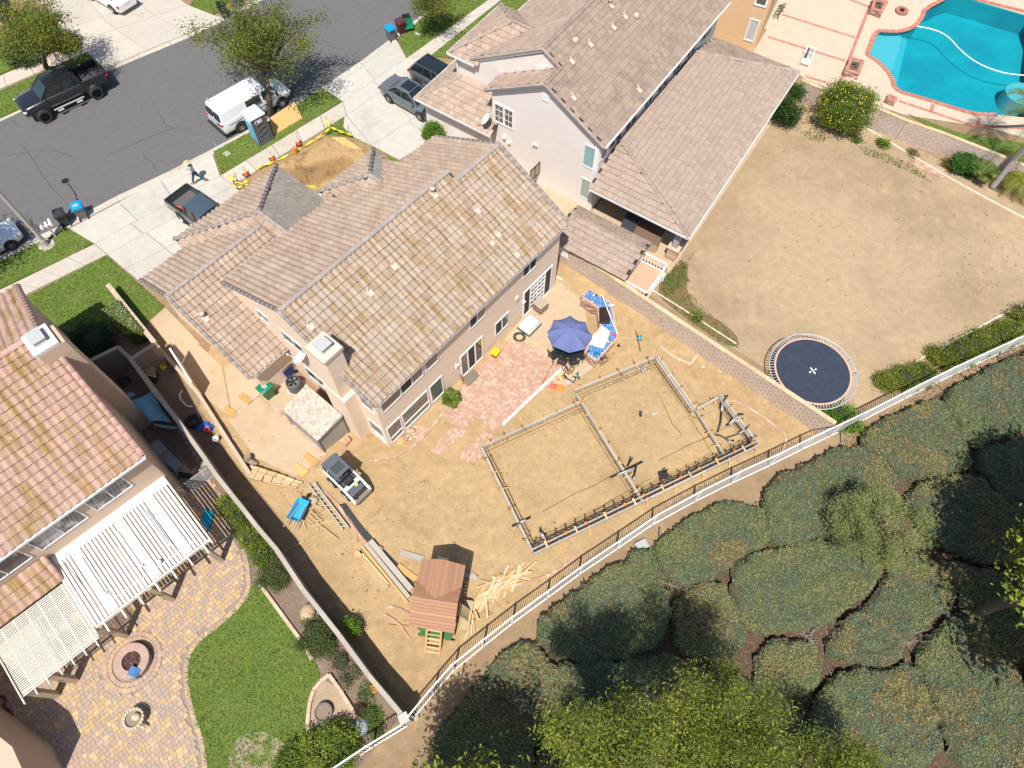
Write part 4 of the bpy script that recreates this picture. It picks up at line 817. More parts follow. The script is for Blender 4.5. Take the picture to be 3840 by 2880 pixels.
brickpath('coping', px((3580, -20), (3900, 60)), .32, .11, BRP, .03, .05, kind='structure', limit=60)
for a, b in (((2930, 55), (3205, 142)), ((2880, 140), (3170, 230)), ((2820, 190), (2870, 110)), ((3262, 20), (3150, 310)), ((3020, 288), (3130, 320)), ((3160, -10), (3260, 28)), ((3500, 392), (3488, 420)), ((3670, 445), (3665, 475)), ((3370, 380), (3640, 470)), ((3640, 470), (3850, 485))):
 brickpath('brick_band', px(a, b), .24, .105, BRP, .022, .016, kind='structure', limit=60)
def basin(name, poly, z0, z1, m):
 mb = MB(); n = len(poly); V = [(p[0], p[1], z1) for p in poly] + [(p[0], p[1], z0) for p in poly]
 mb.add(V, np.array([[i, (i + 1) % n, n + (i + 1) % n, n + i] for i in range(n)])); tr = np.array(tessellate_polygon([[Vector((p[0], p[1], 0)) for p in poly]])); mb.add([(p[0], p[1], z0) for p in poly], mb._ccw(tr, poly)); return obj(name, mb, m, None, kind='structure')
basin('pool_basin', pool_w, -1.5, .03, mat('pool_plaster_deep_tint', (.0, .24, .31), .8, col2=(.0, .32, .38), vscale=.25, var=.05))  # teal colour stands for light absorbed by the deep water
sh = tt(3, (640, 357), (699, 199), (780, 210), (868, 207), (880, 230), (800, 500), (725, 412)); slabshape('pool_shelf', sh, -1.45, -.32, mat('pool_plaster_shelf_tint', (.17, .40, .46), .8, var=.05))  # paler colour stands for the weaker water tint over the shelf
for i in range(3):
 q = tt(3, (868 + 26 * i, 207 - 10 * i), (894 + 26 * i, 197 - 10 * i), (830 + 14 * i, 540 + 8 * i), (810 + 12 * i, 520 + 10 * i)); slabshape('pool_step', q, -1.45, -.5 - .22 * i, mat('pool_plaster_step_tint', (.06, .38, .45), .8))  # step colour also carries the tint of the water depth
sp_ = T(3, 1650, 610, -.4); mb = MB(); mb.lathe([(0, -.3), (1.1, -.3), (1.25, -.35), (1.25, -1.5)], 32, sp_ * [1, 1, 0]); obj('spa_bench', mb, mat('pool_plaster_shelf_tint'if 0 else 'pool_plaster_shelf_tint', (.17, .40, .46), .8), None, kind='structure')
wm = bpy.data.materials.new('pool_water'); wm.use_nodes = True; n_ = wm.node_tree.nodes; l_ = wm.node_tree.links; n_.remove(n_['Principled BSDF'])
ta = n_.new('ShaderNodeBsdfTransparent'); ta.inputs[0].default_value = (.55, .92, .95, 1); gl = n_.new('ShaderNodeBsdfGlossy'); gl.inputs['Roughness'].default_value = .03; mx = n_.new('ShaderNodeMixShader'); fz = n_.new('ShaderNodeFresnel'); fz.inputs[0].default_value = 1.33
no = n_.new('ShaderNodeTexNoise'); no.inputs['Scale'].default_value = 2.5; ge_ = n_.new('ShaderNodeNewGeometry'); l_.new(ge_.outputs['Position'], no.inputs['Vector']); bu = n_.new('ShaderNodeBump'); bu.inputs['Distance'].default_value = .03; l_.new(no.outputs[0], bu.inputs['Height']); l_.new(bu.outputs[0], gl.inputs['Normal'])
l_.new(fz.outputs[0], mx.inputs[0]); l_.new(ta.outputs[0], mx.inputs[1]); l_.new(gl.outputs[0], mx.inputs[2]); l_.new(mx.outputs[0], n_['Material Output'].inputs[0])
sheet('pool_water', pool_w, -.07, wm)
mb = MB(); mb.tube(smoothpoly([G(2880 + x * S_, y * S_, -.03) for x, y in ((955, 168), (1080, 190), (1170, 235), (1240, 320), (1340, 400), (1450, 450), (1560, 480), (1700, 490))], 2, closed=False), .035, 6); tag(obj('pool_hose', mb, WHITE), 'white cleaner hose floating across the swimming pool', 'hose')
# WALLS AND FENCES
def blockwall(name, label, line, h, th, m, mc, bl=.40, bh=.2, side=1, z0=0, limit=300, group=None):
 root = thing(name, label, 'wall', line[0] * [1, 1, 0] + [0, 0, z0], group=group); pc = Pieces(); core = MB(); capp = Pieces()
 nr = max(1, round((h - .06) / bh)); bh_ = (h - .06) / nr
 for i in range(len(line) - 1):
  a, b = line[i] * [1, 1, 0], line[i + 1] * [1, 1, 0]; L_ = np.linalg.norm(b - a); d = unit(b - a); n_ = np.array([-d[1], d[0], 0]); an = math.atan2(d[1], d[0])
  core.box((a + b) / 2 + [0, 0, z0 + (h - .06) / 2], (L_, th * .8, h - .06), an)
  k = max(1, round(L_ / bl)); bw = L_ / k
  for r_ in range(nr):
   for j in range(k + (r_ % 2)):
    x0 = (j - .5 * (r_ % 2)) * bw; x1 = min(L_, x0 + bw); x0 = max(0, x0)
    if x1 - x0 < .05: continue
    pc.put(a + d * (x0 + x1) / 2 + n_ * side * (th / 2 - .02) + [0, 0, z0 + (r_ + .5) * bh_], (x1 - x0 - .022, .06 + random.uniform(0, .004), bh_ - .022), an)
  k2 = max(1, round(L_ / .6))
  for j in range(k2): capp.put(a + d * L_ * (j + .5) / k2 + [0, 0, z0 + h - .03], (L_ / k2 - .006, th + .05, .06), an)
 obj('wall_core', core, mat('mortar', (.17, .13, .105), .95), root, 0); pc.flush('block', m, root, limit); capp.flush('coping_block', mc, root, 200); return root
BLK = mat('tan_block', (.50, .39, .315), .93, rnd=.08, bump=.8, bscale=30, stain=[(.6, (.40, .28, .17), .58, .72)])
CAPM = mat('mossy_cap', (.50, .39, .24), .93, rnd=.1, var=.1, vscale=2, stain=[(.8, (.52, .34, .12), .55, .68)])
wl = [G(x, y, 1.7) for x, y in ((1960, 818), (2123, 928), (2550, 1210), (3132, 1592))]
def offs(l, d): return off(l, d)
blockwall('block_wall', 'long tan block wall with ochre cap between the dirt yard and the trampoline yard', offs(wl, .1), 1.7, .2, BLK, CAPM, side=-1)
wl2 = [T(3, *q, 1.6) for q in ((215, 520), (380, 588), (740, 716), (900, 785), (1150, 870), (1480, 1000), (1800, 1130))]
blockwall('block_wall', 'tan block wall with cap between the swimming pool and the sandy yard', offs(wl2, .1), 1.6, .2, mat('pale_block', (.50, .40, .34), .93, rnd=.07, bump=.8, bscale=30, stain=[(.7, (.30, .2, .12), .55, .7)]), CAPM, side=-1)
WOODG = mat('weathered_fence', (.26, .21, .17), .9, rnd=.15, var=.15, vscale=3); WCAP = mat('grey_cap', (.36, .32, .27), .9, rnd=.08, var=.1, vscale=2)
l3 = [G(x, y, 2.0) for x, y in ((486, 1342), (579, 1469), (654, 1562), (758, 1706), (810, 1782), (920, 1920), (960, 1972), (1035, 2059), (1134, 2209), (1272, 2383), (1382, 2533), (1512, 2688))]
def boardwall(name, label, line, h, m, mc, bw=.3, gap=.006, th=.1, capw=.2):
 root = thing(name, label, 'fence', line[0] * [1, 1, 0]); pc = Pieces(); cp = Pieces()
 for i in range(len(line) - 1):
  a, b = line[i] * [1, 1, 0], line[i + 1] * [1, 1, 0]; L_ = np.linalg.norm(b - a); d = unit(b - a); an = math.atan2(d[1], d[0]); k = max(1, round(L_ / bw))
  for j in range(k): pc.put(a + d * L_ * (j + .5) / k + [0, 0, h / 2 - .03], (L_ / k - (gap if random.random() > .12 else .03), th, h - .06), an)
  k = max(1, round(L_ / 1.2))
  for j in range(k): cp.put(a + d * L_ * (j + .5) / k + [0, 0, h - .025], (L_ / k - .004, capw, .05), an)
 pc.flush('board', m, root, 200); cp.flush('cap_board', mc, root); return root
boardwall('board_fence', 'long weathered fence with grey cap casting a shadow over the dirt yard', l3, 2.0, WOODG, WCAP)
boardwall('board_fence', 'dark weathered fence corner beside the brown house chimney', [G(x, y, 1.8) for x, y in ((330, 1355), (442, 1300), (486, 1342))], 1.8, WOODG, WCAP)
boardwall('board_fence', 'short dark fence closing off the narrow side yard', [G(x, y, 1.8) for x, y in ((490, 1345), (578, 1288))], 1.8, WOODG, WCAP)
cw = [T(10, *q, .9) for q in ((695, 182), (850, 370), (1000, 560))]
root = thing('garden_wall', 'low cream capped wall crossing the front lawn beside the hedge', 'wall', cw[0] * [1, 1, 0]); mb = MB(); 
for i in range(2): mb.bar(cw[i] * [1, 1, 0] + [0, 0, .42], cw[i + 1] * [1, 1, 0] + [0, 0, .42], .18, .84)
obj('wall_core', mb, BLK, root, 0); cp = Pieces(); d = unit(cw[2] - cw[0]); L_ = np.linalg.norm(cw[2] - cw[0])
for j in range(12): cp.put(cw[0] + (cw[2] - cw[0]) * (j + .5) / 12 + [0, 0, -.03], (L_ / 12 - .008, .26, .06), math.atan2(d[1], d[0]))
cp.flush('coping_block', mat('cream_cap', (.45, .36, .27), .9, rnd=.07), root)
lw = [T(10, *q, .45) for q in ((1000, 560), (1180, 765), (1290, 900), (1480, 1200), (1620, 1415))]
blockwall('retaining_wall', 'low cream block retaining wall along the shaded side path', lw, .45, .14, BLK, mat('cream_cap', (.45, .36, .27), .9, rnd=.07), side=-1)
def picket(name, label, base, h0, h1, sp=.13, group=None):
 root = thing(name, label, 'fence', base[0] * [1, 1, 0]); tot = sum(np.linalg.norm(base[i + 1] - base[i]) for i in range(len(base) - 1)); s_0 = 0; m1 = {}
 np_ = int(tot / sp); pm = MB(); cnt = 0; rails = MB()
 for i in range(len(base) - 1):
  a, b = base[i] * [1, 1, 0], base[i + 1] * [1, 1, 0]; L_ = np.linalg.norm(b - a); d = unit(b - a); hA = h0 + (h1 - h0) * s_0 / tot; hB = h0 + (h1 - h0) * (s_0 + L_) / tot
  for z0_, z1_ in ((.12, .12), (hA, hB)): obj('rail', MB().bar(a + [0, 0, z0_], b + [0, 0, z1_], .06, .05), WHITE, root, 0)
  k = int(L_ / sp)
  for j in range(k):
   f = (j + .5) / k; h = hA + (hB - hA) * f; c_ = a + d * L_ * f
   (pm if cnt % 1 == 0 else pm).box(c_ + [0, 0, h / 2 + .05], (.018, .018, h - .1), math.atan2(d[1], d[0])); cnt += 1
  obj('post', MB().box(a + [0, 0, hA / 2 + .04], (.075, .075, hA + .08), math.atan2(d[1], d[0])), WHITE, root, 0); s_0 += L_
 pm_o = obj('pickets', pm, WHITE, root, 0, kind='stuff'); return root
base = px((1552, 2692), (1628, 2600), (1704, 2512), (1812, 2425), (1920, 2340), (2050, 2245), (2169, 2157), (2310, 2062), (2441, 1972), (2600, 1885), (2740, 1815), (2880, 1750), (3000, 1690), (3106, 1640), (3204, 1593), (3384, 1500), (3510, 1437), (3632, 1380), (3740, 1330), (3840, 1287), (4000, 1220))
picket('picket_fence', 'long white metal picket fence curving along the bottom of the dirt yard', base, 2.0, 1.7)
picket('picket_fence', 'short white metal picket fence at the foot of the paved neighbour garden', px((1100, 2990), (1180, 2940), (1272, 2885), (1400, 2800), (1528, 2722)), 1.8, 1.9)
mb = MB().box(G(1535, 2700) + [0, 0, 1.0], (.3, .3, 2.0), .5); mb.box(G(1535, 2700) + [0, 0, 2.03], (.4, .4, .07), .5); tag(obj('gate_pillar', mb, mat('grey_pillar', (.45, .42, .38), .9)), 'grey corner pillar where board fence and white fences meet', 'pillar')
gx = [T(10, *q, 1.7) for q in ((1100, 600), (1240, 820))]; root = thing('gate', 'tan panelled gate with white edge left open in the side passage', 'gate', gx[0] * [1, 1, 0]); mb = MB()
for j in range(8):
 f = (j + .5) / 8; c_ = gx[0] * (1 - f) + gx[1] * f; mb = MB().box(c_ * [1, 1, 0] + [0, 0, .9], (.30, .04, 1.6), math.atan2(*(gx[1] - gx[0])[[1, 0]])); obj('board', mb, mat('tan_gate', (.55, .42, .30), .8), root, 0)
obj('rail', MB().bar(gx[0] * [1, 1, 0] + [0, 0, 1.72], gx[1] * [1, 1, 0] + [0, 0, 1.72], .09, .05), WHITE, root, 0)
a, b = T(10, 1195, 1475, 1.2), T(10, 1335, 1375, 1.2); root = thing('chain_link_gate', 'small chain link gate in the shaded side yard', 'gate', a * [1, 1, 0]); mb = MB()
for z in (.1, 1.2): mb.tube([a * [1, 1, 0] + [0, 0, z], b * [1, 1, 0] + [0, 0, z]], .025, 6)
for f in (0, .5, 1): mb.tube([(a * (1 - f) + b * f) * [1, 1, 0], (a * (1 - f) + b * f) * [1, 1, 0] + [0, 0, 1.22]], .025, 6)
obj('frame', mb, STEEL, root, 0); mb = MB(); d = b - a
for k in range(-11, 12):
 for sg in (1, -1):
  f0, f1 = k / 12, k / 12 + 1; z0_, z1_ = (0, 1) if sg > 0 else (1, 0)
  c0, c1 = max(0, f0), min(1, f1); 
  if c1 > c0:
   ze = lambda f: .1 + 1.1 * (z0_ + (z1_ - z0_) * (f - f0)); mb.bar((a + d * c0) * [1, 1, 0] + [0, 0, ze(c0)], (a + d * c1) * [1, 1, 0] + [0, 0, ze(c1)], .012, .012)
obj('mesh_wire', mb, STEEL, root, 0, kind='stuff')
# VEHICLES
def paint(name, col, **k): return mat(name, col, .28, coat=.8, **k)
CGLASS = mat('car_glass', (.012, .02, .024), .04, spec=1.0); TYRE = mat('tyre', (.022, .022, .022), .9); RIM = mat('rim', (.45, .46, .48), .25, metal=.9); BLKP = mat('black_plastic', (.02, .02, .02), .6)
RED = mat('tail_red', (.5, .02, .02), .2); LAMP = mat('headlamp', (.6, .62, .64), .1, spec=1)
def wheel(par, x, y, r, wd, rim=RIM, blk=False):
 s = 1 if y > 0 else -1; w_ = thing('wheel', None, None, (x, y, r)); w_.parent = par; Q = rx(-math.pi / 2 * s)
 q = MB(); q.lathe([(r * .62, -wd / 2), (r * .9, -wd / 2), (r, -wd * .38), (r, wd * .38), (r * .9, wd / 2), (r * .62, wd / 2), (r * .6, wd * .3)], 22); v = MB().add(np.concatenate(q.v) @ Q.T, q.f); obj('tyre', v, TYRE, w_, smooth=True)
 q = MB(); q.lathe([(0, wd * .42), (r * .12, wd * .42), (r * .14, wd * .3)], 12); q.lathe([(r * .56, wd * .2), (r * .64, wd * .46), (r * .6, wd * .46), (r * .54, wd * .2)], 22)
 for k in range(8): a = k * math.pi / 4; q.bar((math.cos(a) * r * .1, math.sin(a) * r * .1, wd * .36), (math.cos(a) * r * .6, math.sin(a) * r * .6, wd * .4), r * .11, .02, up=(0, 0, 1))
 v = MB().add(np.concatenate(q.v) @ Q.T, q.f); obj('rim', v, rim, w_)
 q = MB(); q.lathe([(0, wd * .12), (r * .6, wd * .12)], 22); v = MB().add(np.concatenate(q.v) @ Q.T, q.f); obj('brake', v, DARK, w_)
 return w_
def loft(st, closed=True):
 """st: (x, halfwidth, zbottom, zbelt, ztop, tuck)"""
 mb = MB(); V = []
 for x, hw, zb, zm, zt, tk in st:
  half = [(0, zb), (hw * .9, zb), (hw * .985, zb + .12), (hw, zm), (hw * .975, zt - .10), (hw * tk, zt - .015), (hw * tk * .6, zt + .012), (0, zt + .02)]
  V += [(x, y, z) for y, z in half] + [(x, -y, z) for y, z in half[-2:0:-1]]
 n = 14; m = len(st)
 mb.add(V, [np.array([[i * n + k, (i + 1) * n + k, (i + 1) * n + (k + 1) % n, i * n + (k + 1) % n] for i in range(m - 1) for k in range(n)]), np.array([[0] + [0, 0]])[:0].reshape(0, 3)])
 for i, o in ((0, 0), (m - 1, (m - 1) * n)):
  mb.add([V[o + k] for k in range(n)] + [(V[o][0], 0, (V[o][2] + V[o + 7][2]) / 2)], np.array([[n, (k + 1) % n, k] if i else [n, k, (k + 1) % n] for k in range(n)]))
 return mb
def cabin(par, m, zb, zt, xb, xt, wb, wt, pillars, roofm=None, glass=CGLASS):
 """xb=(rear,front) at the belt, xt at the roof"""
 g = MB(); r_ = lambda x0, x1, w_, z: [(x0, -w_, z), (x1, -w_ * .94, z), (x1, w_ * .94, z), (x0, w_, z)]
 g.add(r_(xb[0], xb[1], wb, zb) + r_(xt[0], xt[1], wt, zt), QB); obj('window_glass', g, glass, par)
 q = MB(); x0, x1 = xt; nx = 7; V = []
 for i in range(nx + 1):
  f = i / nx; x = x0 - .06 + (x1 - x0 + .12) * f
  for y in (-1, -.85, -.4, 0, .4, .85, 1): V.append((x, y * (wt + .02) * (1 - .05 * f), zt + .045 * (1 - y * y) + .035 * math.sin(math.pi * f) + (0 if abs(y) < 1 else -.03)))
 q.add(V, np.array([[i * 7 + k, (i + 1) * 7 + k, (i + 1) * 7 + k + 1, i * 7 + k + 1] for i in range(nx) for k in range(6)])); obj('roof_panel', q, roofm or m, par, smooth=True)
 q = MB()
 for s in (-1, 1):
  q.bar((xb[1] + .02, s * wb * .95, zb - .02), (xt[1], s * wt * .96, zt + .02), .09, .06); q.bar((xb[0] - .02, s * (wb + .01), zb - .02), (xt[0], s * (wt + .01), zt + .02), .14, .06)
  q.bar((xt[0] - .02, s * (wt + .01), zt), (xt[1], s * wt * .96, zt), .05, .05)
  for f in pillars: q.bar((xb[0] + (xb[1] - xb[0]) * f, s * (wb * (1 - .05 * f) + .012), zb), (xt[0] + (xt[1] - xt[0]) * min(1, f * 1.02), s * (wt * (1 - .05 * f) + .012), zt), .07, .03, up=(1, 0, 0))
 obj('pillars', q, m, par)
 q = MB()
 for s in (-1, 1): q.box((xb[1] - .25, s * (wb + .14), zb + .08), (.12, .2, .14), rot=s * .2)
 obj('mirror', q, m, par, bevel=.03); return par
def lights(par, xf, xr, hw, zf, zr, ty=.8, tw=.34):
 for s in (-1, 1):
  obj('headlight', MB().box((xf, s * hw * .76, zf), (.22, .36, .12), rot=-s * .35), LAMP, par, bevel=.02); obj('taillight', MB().box((xr, s * hw * ty, zr), (.16, tw, .13), rot=s * .25), RED, par, bevel=.02)
def sedan(label, loc, hd, m, L_=4.75, W_=1.84, h=1.43, suv=False, sunroof=False, roofglass=False, group=None):
 c = thing('parked_car', label, 'car', loc, hd, group); hw = W_ / 2; f, r_ = L_ / 2, -L_ / 2; b = .97 if not suv else 1.08; up = .06 if suv else 0
 st = [(r_, hw * .80, .38, .6, b - .08, .7), (r_ + .1, hw * .90, .28 + up, .6, b - .02, .8), (r_ + .45, hw * .97, .22 + up, .62, b, .86), (r_ + 1.3, hw, .2 + up, .65, b, .9), (0, hw, .2 + up, .65, b - .02, .9), (f - 1.6, hw, .2 + up, .65, b - .03, .9), (f - 1.0, hw * .985, .22 + up, .62, b - .09, .86), (f - .35, hw * .93, .24 + up, .55, b - .19, .8), (f - .08, hw * .82, .28 + up, .5, b - .27, .75), (f, hw * .66, .34, .48, b - .34, .7)]
 obj('body', loft(st), m, c, smooth=True)
 if suv: cabin(c, m, b - .01, h, (r_ + .22, f - 1.25), (r_ + .75, f - 2.05), hw * .86, hw * .70, (.38, .7), roofm=CGLASS if roofglass else None)
 else: cabin(c, m, b - .02, h, (r_ + .75, f - 1.2), (r_ + 1.5, f - 2.1), hw * .86, hw * .66, (.5,))
 if sunroof: obj('sunroof', MB().box((-.15, 0, h + .085), (.85, .85, .012)), CGLASS, c, bevel=.01)
 for x in (f - .9, r_ + .95):
  for s in (-1, 1):
   q = MB(); q.lathe([(0, .02), (.40, .02), (.40, -.1)], 20); obj('wheel_arch', MB().add(np.concatenate(q.v) @ rx(-math.pi / 2 * s).T + [x, s * (hw - .012), .36], q.f), BLKP, c); wheel(c, x, s * (hw - .07), .34, .22)
 lights(c, f - .16, r_ + .1, hw, b - .33, b - .17)
 q = MB(); q.box((f - .02, 0, .42), (.06, .9, .2)); obj('grille', q, BLKP, c); q = MB(); q.box((r_ + .02, 0, .72), (.05, .5, .12)); obj('number_plate', q, mat('plate', (.6, .6, .6), .5), c)
 q = MB(); [q.box((x, s * (hw + .0), .83), (.16, .02, .03)) for x in (-.35, .55) for s in (-1, 1)]; obj('door_handle', q, RIM, c)
 q = MB()
 for s in (-1, 1):
  for x in (f - 1.55, .05, -.95): q.box((x, s * (hw * .992 + .001), .62), (.012, .012, .62))
 obj('door_gap', q, BLKP, c); return c
def pickup(label, loc, hd, m, L_=5.9, W_=2.0, lift=.0, roof=None, rim=RIM, r=.40, cargo=False):
 c = thing('pickup_truck', label, 'pickup truck', loc, hd); hw = W_ / 2; f, r_ = L_ / 2, -L_ / 2; z = lift; bx = r_ + 1.75
 st = [(bx, hw, .42 + z, .8 + z, 1.18 + z, .93), (f - 1.6, hw, .42 + z, .8 + z, 1.17 + z, .93), (f - 1.2, hw, .45 + z, .8 + z, 1.15 + z, .9), (f - .35, hw * .96, .45 + z, .75 + z, 1.08 + z, .86), (f - .06, hw * .88, .45 + z, .7 + z, 1.02 + z, .84), (f, hw * .8, .5 + z, .7 + z, .95 + z, .8)]
 obj('body', loft(st), m, c, smooth=True)
 bd = MB(); t_ = .10
 for s in (-1, 1): bd.box(((r_ + .06 + bx) / 2, s * (hw - t_ / 2 - .01), .88 + z), (bx - r_ - .08, t_, .66)); 
 bd.box((bx - .03, 0, .88 + z), (.06, W_ - .1, .66)); bed_ = obj('bed', bd, m, c, bevel=.02)
 obj('bed_floor', MB().box(((r_ + bx) / 2, 0, .68 + z), (bx - r_ - .1, W_ - .2, .06)), mat('bedliner', (.09, .09, .1), .8), bed_)
 q = MB(); [q.box(((r_ + bx) / 2, y, .72 + z), (bx - r_ - .15, .05, .02)) for y in np.linspace(-.7, .7, 8)]; obj('bed_rib', q, mat('bedliner', (.09, .09, .1), .8), bed_)
 q = MB()
 for s in (-1, 1): q.lathe([(.0, .12), (.30, .10), (.42, 0)], 14, (r_ + 1.15, s * (hw - .3), .72 + z)); q.box(((r_ + .06 + bx) / 2, s * (hw - t_ / 2 - .01), 1.225 + z), (bx - r_ - .1, t_ + .02, .03))
 obj('rail_cap', q, BLKP, bed_); obj('tailgate', MB().box((r_ + .04, 0, .9 + z), (.08, W_ - .12, .6)), m, c, bevel=.02); obj('tailgate_cap', MB().box((r_ + .04, 0, 1.22 + z), (.1, W_ - .1, .03)), BLKP, c)
 obj('bumper', MB().box((r_ - .06, 0, .58 + z), (.16, W_ * .9, .16)), STEEL if not lift else BLKP, c, bevel=.03)
 cabin(c, m, 1.16 + z, 1.78 + z, (bx + .04, f - 1.35), (bx + .2, f - 2.15), hw * .9, hw * .72, (.1, .48), roofm=roof)
 for x in (f - .98, r_ + 1.2):
  for s in (-1, 1):
   q = MB(); q.lathe([(0, .02), (r * 1.18, .02), (r * 1.18, -.1)], 20); obj('wheel_arch', MB().add(np.concatenate(q.v) @ rx(-math.pi / 2 * s).T + [x, s * (hw - .012), max(r, .46 + z * .6)], q.f), BLKP, c); wheel(c, x, s * (hw - (.08 if not lift else -.06)), r, .28 if not lift else .36, rim)
 lights(c, f - .12, r_ + .02, hw, .85 + z, .98 + z, .95, .1); q = MB(); q.box((f + .0, 0, .8 + z), (.06, 1.3, .34)); obj('grille', q, BLKP, c)
 q = MB()
 for s in (-1, 1):
  q.bar((-.9, s * (hw + .06), .38 + z * .8), (1.25, s * (hw + .06), .38 + z * .8), .08, .06)
  if lift:
   for x in (-.5, .85): q.box((x, s * (hw + .14), .26 + z * .8), (.4, .14, .05))
 obj('running_board', q, STEEL if lift else BLKP, c)
 if cargo:
  q = MB(); [q.bar((r_ + .4 + .1 * i, -.75 + .08 * i, .78 + z), (r_ + 1.6, -.45 + .08 * i, .8 + z), .07, .05) for i in range(3)]; t_ = obj('sign_pole', q, WHITE, c, label='white and red barrier boards lying in the bed')
  q = MB(); [q.box((r_ + .75 + .3 * i, -.6 + .1 * i, .83 + z), (.22, .12, .03), rot=.25) for i in range(3)]; obj('red_band', q, RED, t_)
 return c
def head(a, b): d = b - a; return math.atan2(d[1], d[0])
BLKPAINT = paint('black_paint', (.012, .012, .016)); GREYP = paint('grey_paint', (.10, .115, .13)); WHP = paint('white_car_paint', (.78, .79, .8)); SUVP = paint('charcoal_paint', (.075, .085, .095))
def nearside(a, b, side, hw, fa, L_):
 """a,b: ground points of rear and front wheel on the camera side"""
 h = head(a, b); d = np.array([math.cos(h), math.sin(h), 0]); n_ = np.array([-d[1], d[0], 0]); m_ = (a + b) / 2; return m_ + n_ * hw * side, h
loc, hd = nearside(T(0, 655, 625), T(0, 320, 780), -1, .95, 0, 5.9); pickup('lifted black crew cab pickup parked along the far kerb', loc + [0, 0, .02], hd, BLKPAINT, lift=.22, r=.46, rim=mat('black_rim', (.03, .03, .035), .2, metal=.8))
a, b = (G(613, 752, 1.25) + G(699, 687, 1.25)) / 2, (G(700, 686, 1.25) + G(822, 772, 1.25)) / 2; hd = head(G(700, 686, 1.25), G(822, 772, 1.25)); d = np.array([math.cos(hd), math.sin(hd), 0])
pickup('dark grey pickup in the driveway, its cab half hidden under the tiled roof', a * [1, 1, 0] + d * 2.8 + [0, 0, .1], hd, paint('dark_green_grey', (.05, .058, .06)), L_=5.5, W_=1.85, roof=paint('blue_grey_roof', (.05, .075, .10)), cargo=True)
loc, hd = nearside(T(1, 868, 668), T(1, 1068, 785), 1, .82, 0, 4.75); sedan('grey sedan with sunroof parked in front of the low garage roof', loc + [0, 0, .1], hd, GREYP, sunroof=True)
a = T(1, 1045, 560); sedan('charcoal crossover with dark glass roof parked beyond the grey sedan', a + rz(hd) @ np.array([1.5, .85, .1]), hd, SUVP, L_=4.6, W_=1.85, h=1.66, suv=True, roofglass=True)
hd0 = head(T(0, 800, 118), T(0, 618, 12)); sedan('white sedan on the driveway across the street', T(0, 840, 90) + rz(hd0) @ np.array([2.2, -.15, .1]), hd0, WHP, L_=4.7)
hd1 = head(G(0, 962), G(148, 883)); sedan('white car dappled by tree shade, cut by the left edge', G(56, 935) + rz(hd1) @ np.array([-1.45, .9, .02]), hd1, paint('pearl_paint', (.70, .74, .78)), L_=4.7, W_=1.85)
a, b = G(908, 492), G(1058, 402); loc, hv = nearside(a, b, 1, .9, 0, 5.6); c = thing('cargo_van', 'white cargo van with roof rack stub and dark rear windows under the street tree', 'van', loc + np.array([0, 0, .02]), hv)
st = [(-2.85, .95, .42, .8, 1.25, .96), (-2.75, 1.0, .38, .8, 1.28, .97), (0, 1.0, .36, .8, 1.28, .97), (1.5, 1.0, .36, .8, 1.26, .96), (1.7, 1.0, .4, .8, 1.18, .9), (2.4, .95, .42, .75, 1.02, .85), (2.65, .85, .45, .7, .9, .8), (2.72, .75, .5, .65, .84, .8)]
obj('body', loft(st), WHP, c, smooth=True); q = MB(); r_ = lambda x0, x1, w_, z: [(x0, -w_, z), (x1, -w_ * .97, z), (x1, w_ * .97, z), (x0, w_, z)]
q.add(r_(-2.8, 1.75, .98, 1.2) + r_(-2.68, .95, .84, 1.98), QB); obj('upper_body', q, WHP, c, bevel=.09)
q = MB(); q.add([(-2.66, -.82, 2.0), (.95, -.78, 2.0), (.95, .78, 2.0), (-2.66, .82, 2.0), (-2.5, -.5, 2.06), (.8, -.5, 2.06), (.8, .5, 2.06), (-2.5, .5, 2.06)], QB); obj('roof_panel', q, WHP, c, bevel=.02)
for nm, pts in (('windshield', [(1.73, -.8, 1.25), (1.73, .8, 1.25), (1.05, .68, 1.9), (1.05, -.68, 1.9)]), ('side_window', [(.55, -.985, 1.28), (1.45, -.95, 1.28), (1.0, -.87, 1.82), (.55, -.885, 1.82)]), ('side_window', [(-.75, -1.0, 1.28), (.35, -.99, 1.28), (.35, -.89, 1.82), (-.75, -.9, 1.82)]), ('side_window', [(1.45, .95, 1.28), (.55, .985, 1.28), (.55, .885, 1.82), (1.0, .87, 1.82)]),
 ('rear_window', [(-2.83, -.08, 1.3), (-2.83, -.8, 1.3), (-2.74, -.72, 1.8), (-2.74, -.08, 1.8)]), ('rear_window', [(-2.83, .8, 1.3), (-2.83, .08, 1.3), (-2.74, .08, 1.8), (-2.74, .72, 1.8)])):
 p_ = np.array(pts); n_ = unit(np.cross(p_[1] - p_[0], p_[3] - p_[0])); cc = p_.mean(0); s = 1 if n_ @ (cc - [0, 0, 1.4]) > 0 else -1; p_ = p_ + n_ * s * .03; q = MB(); q.quad(p_); q.v[-1] = p_; q.add(p_ - n_ * s * .05, np.array([[3, 2, 1, 0]])); obj(nm, q, CGLASS, c)
for x in (1.75, -1.65):
 for s in (-1, 1):
  q = MB(); q.lathe([(0, .02), (.45, .02), (.45, -.1)], 20); obj('wheel_arch', MB().add(np.concatenate(q.v) @ rx(-math.pi / 2 * s).T + [x, s * .99, .4], q.f), BLKP, c); wheel(c, x, s * .93, .38, .24)
obj('bumper', MB().box((-2.92, 0, .52), (.2, 1.85, .16)).box((-2.95, 0, .62), (.12, 1.3, .03)), BLKP, c, bevel=.02); lights(c, 2.55, -2.8, 1.0, .78, 1.15)
obj('number_plate', MB().box((-2.87, -.45, .98), (.03, .36, .16)), BLKP, c); q = MB(); q.tube([(-2.5, .6, 2.0), (-2.5, .6, 2.25)], .03); q.tube([(-2.5, .75, 2.22), (-2.5, .45, 2.22)], .03); obj('rack_stub', q, STEEL, c)
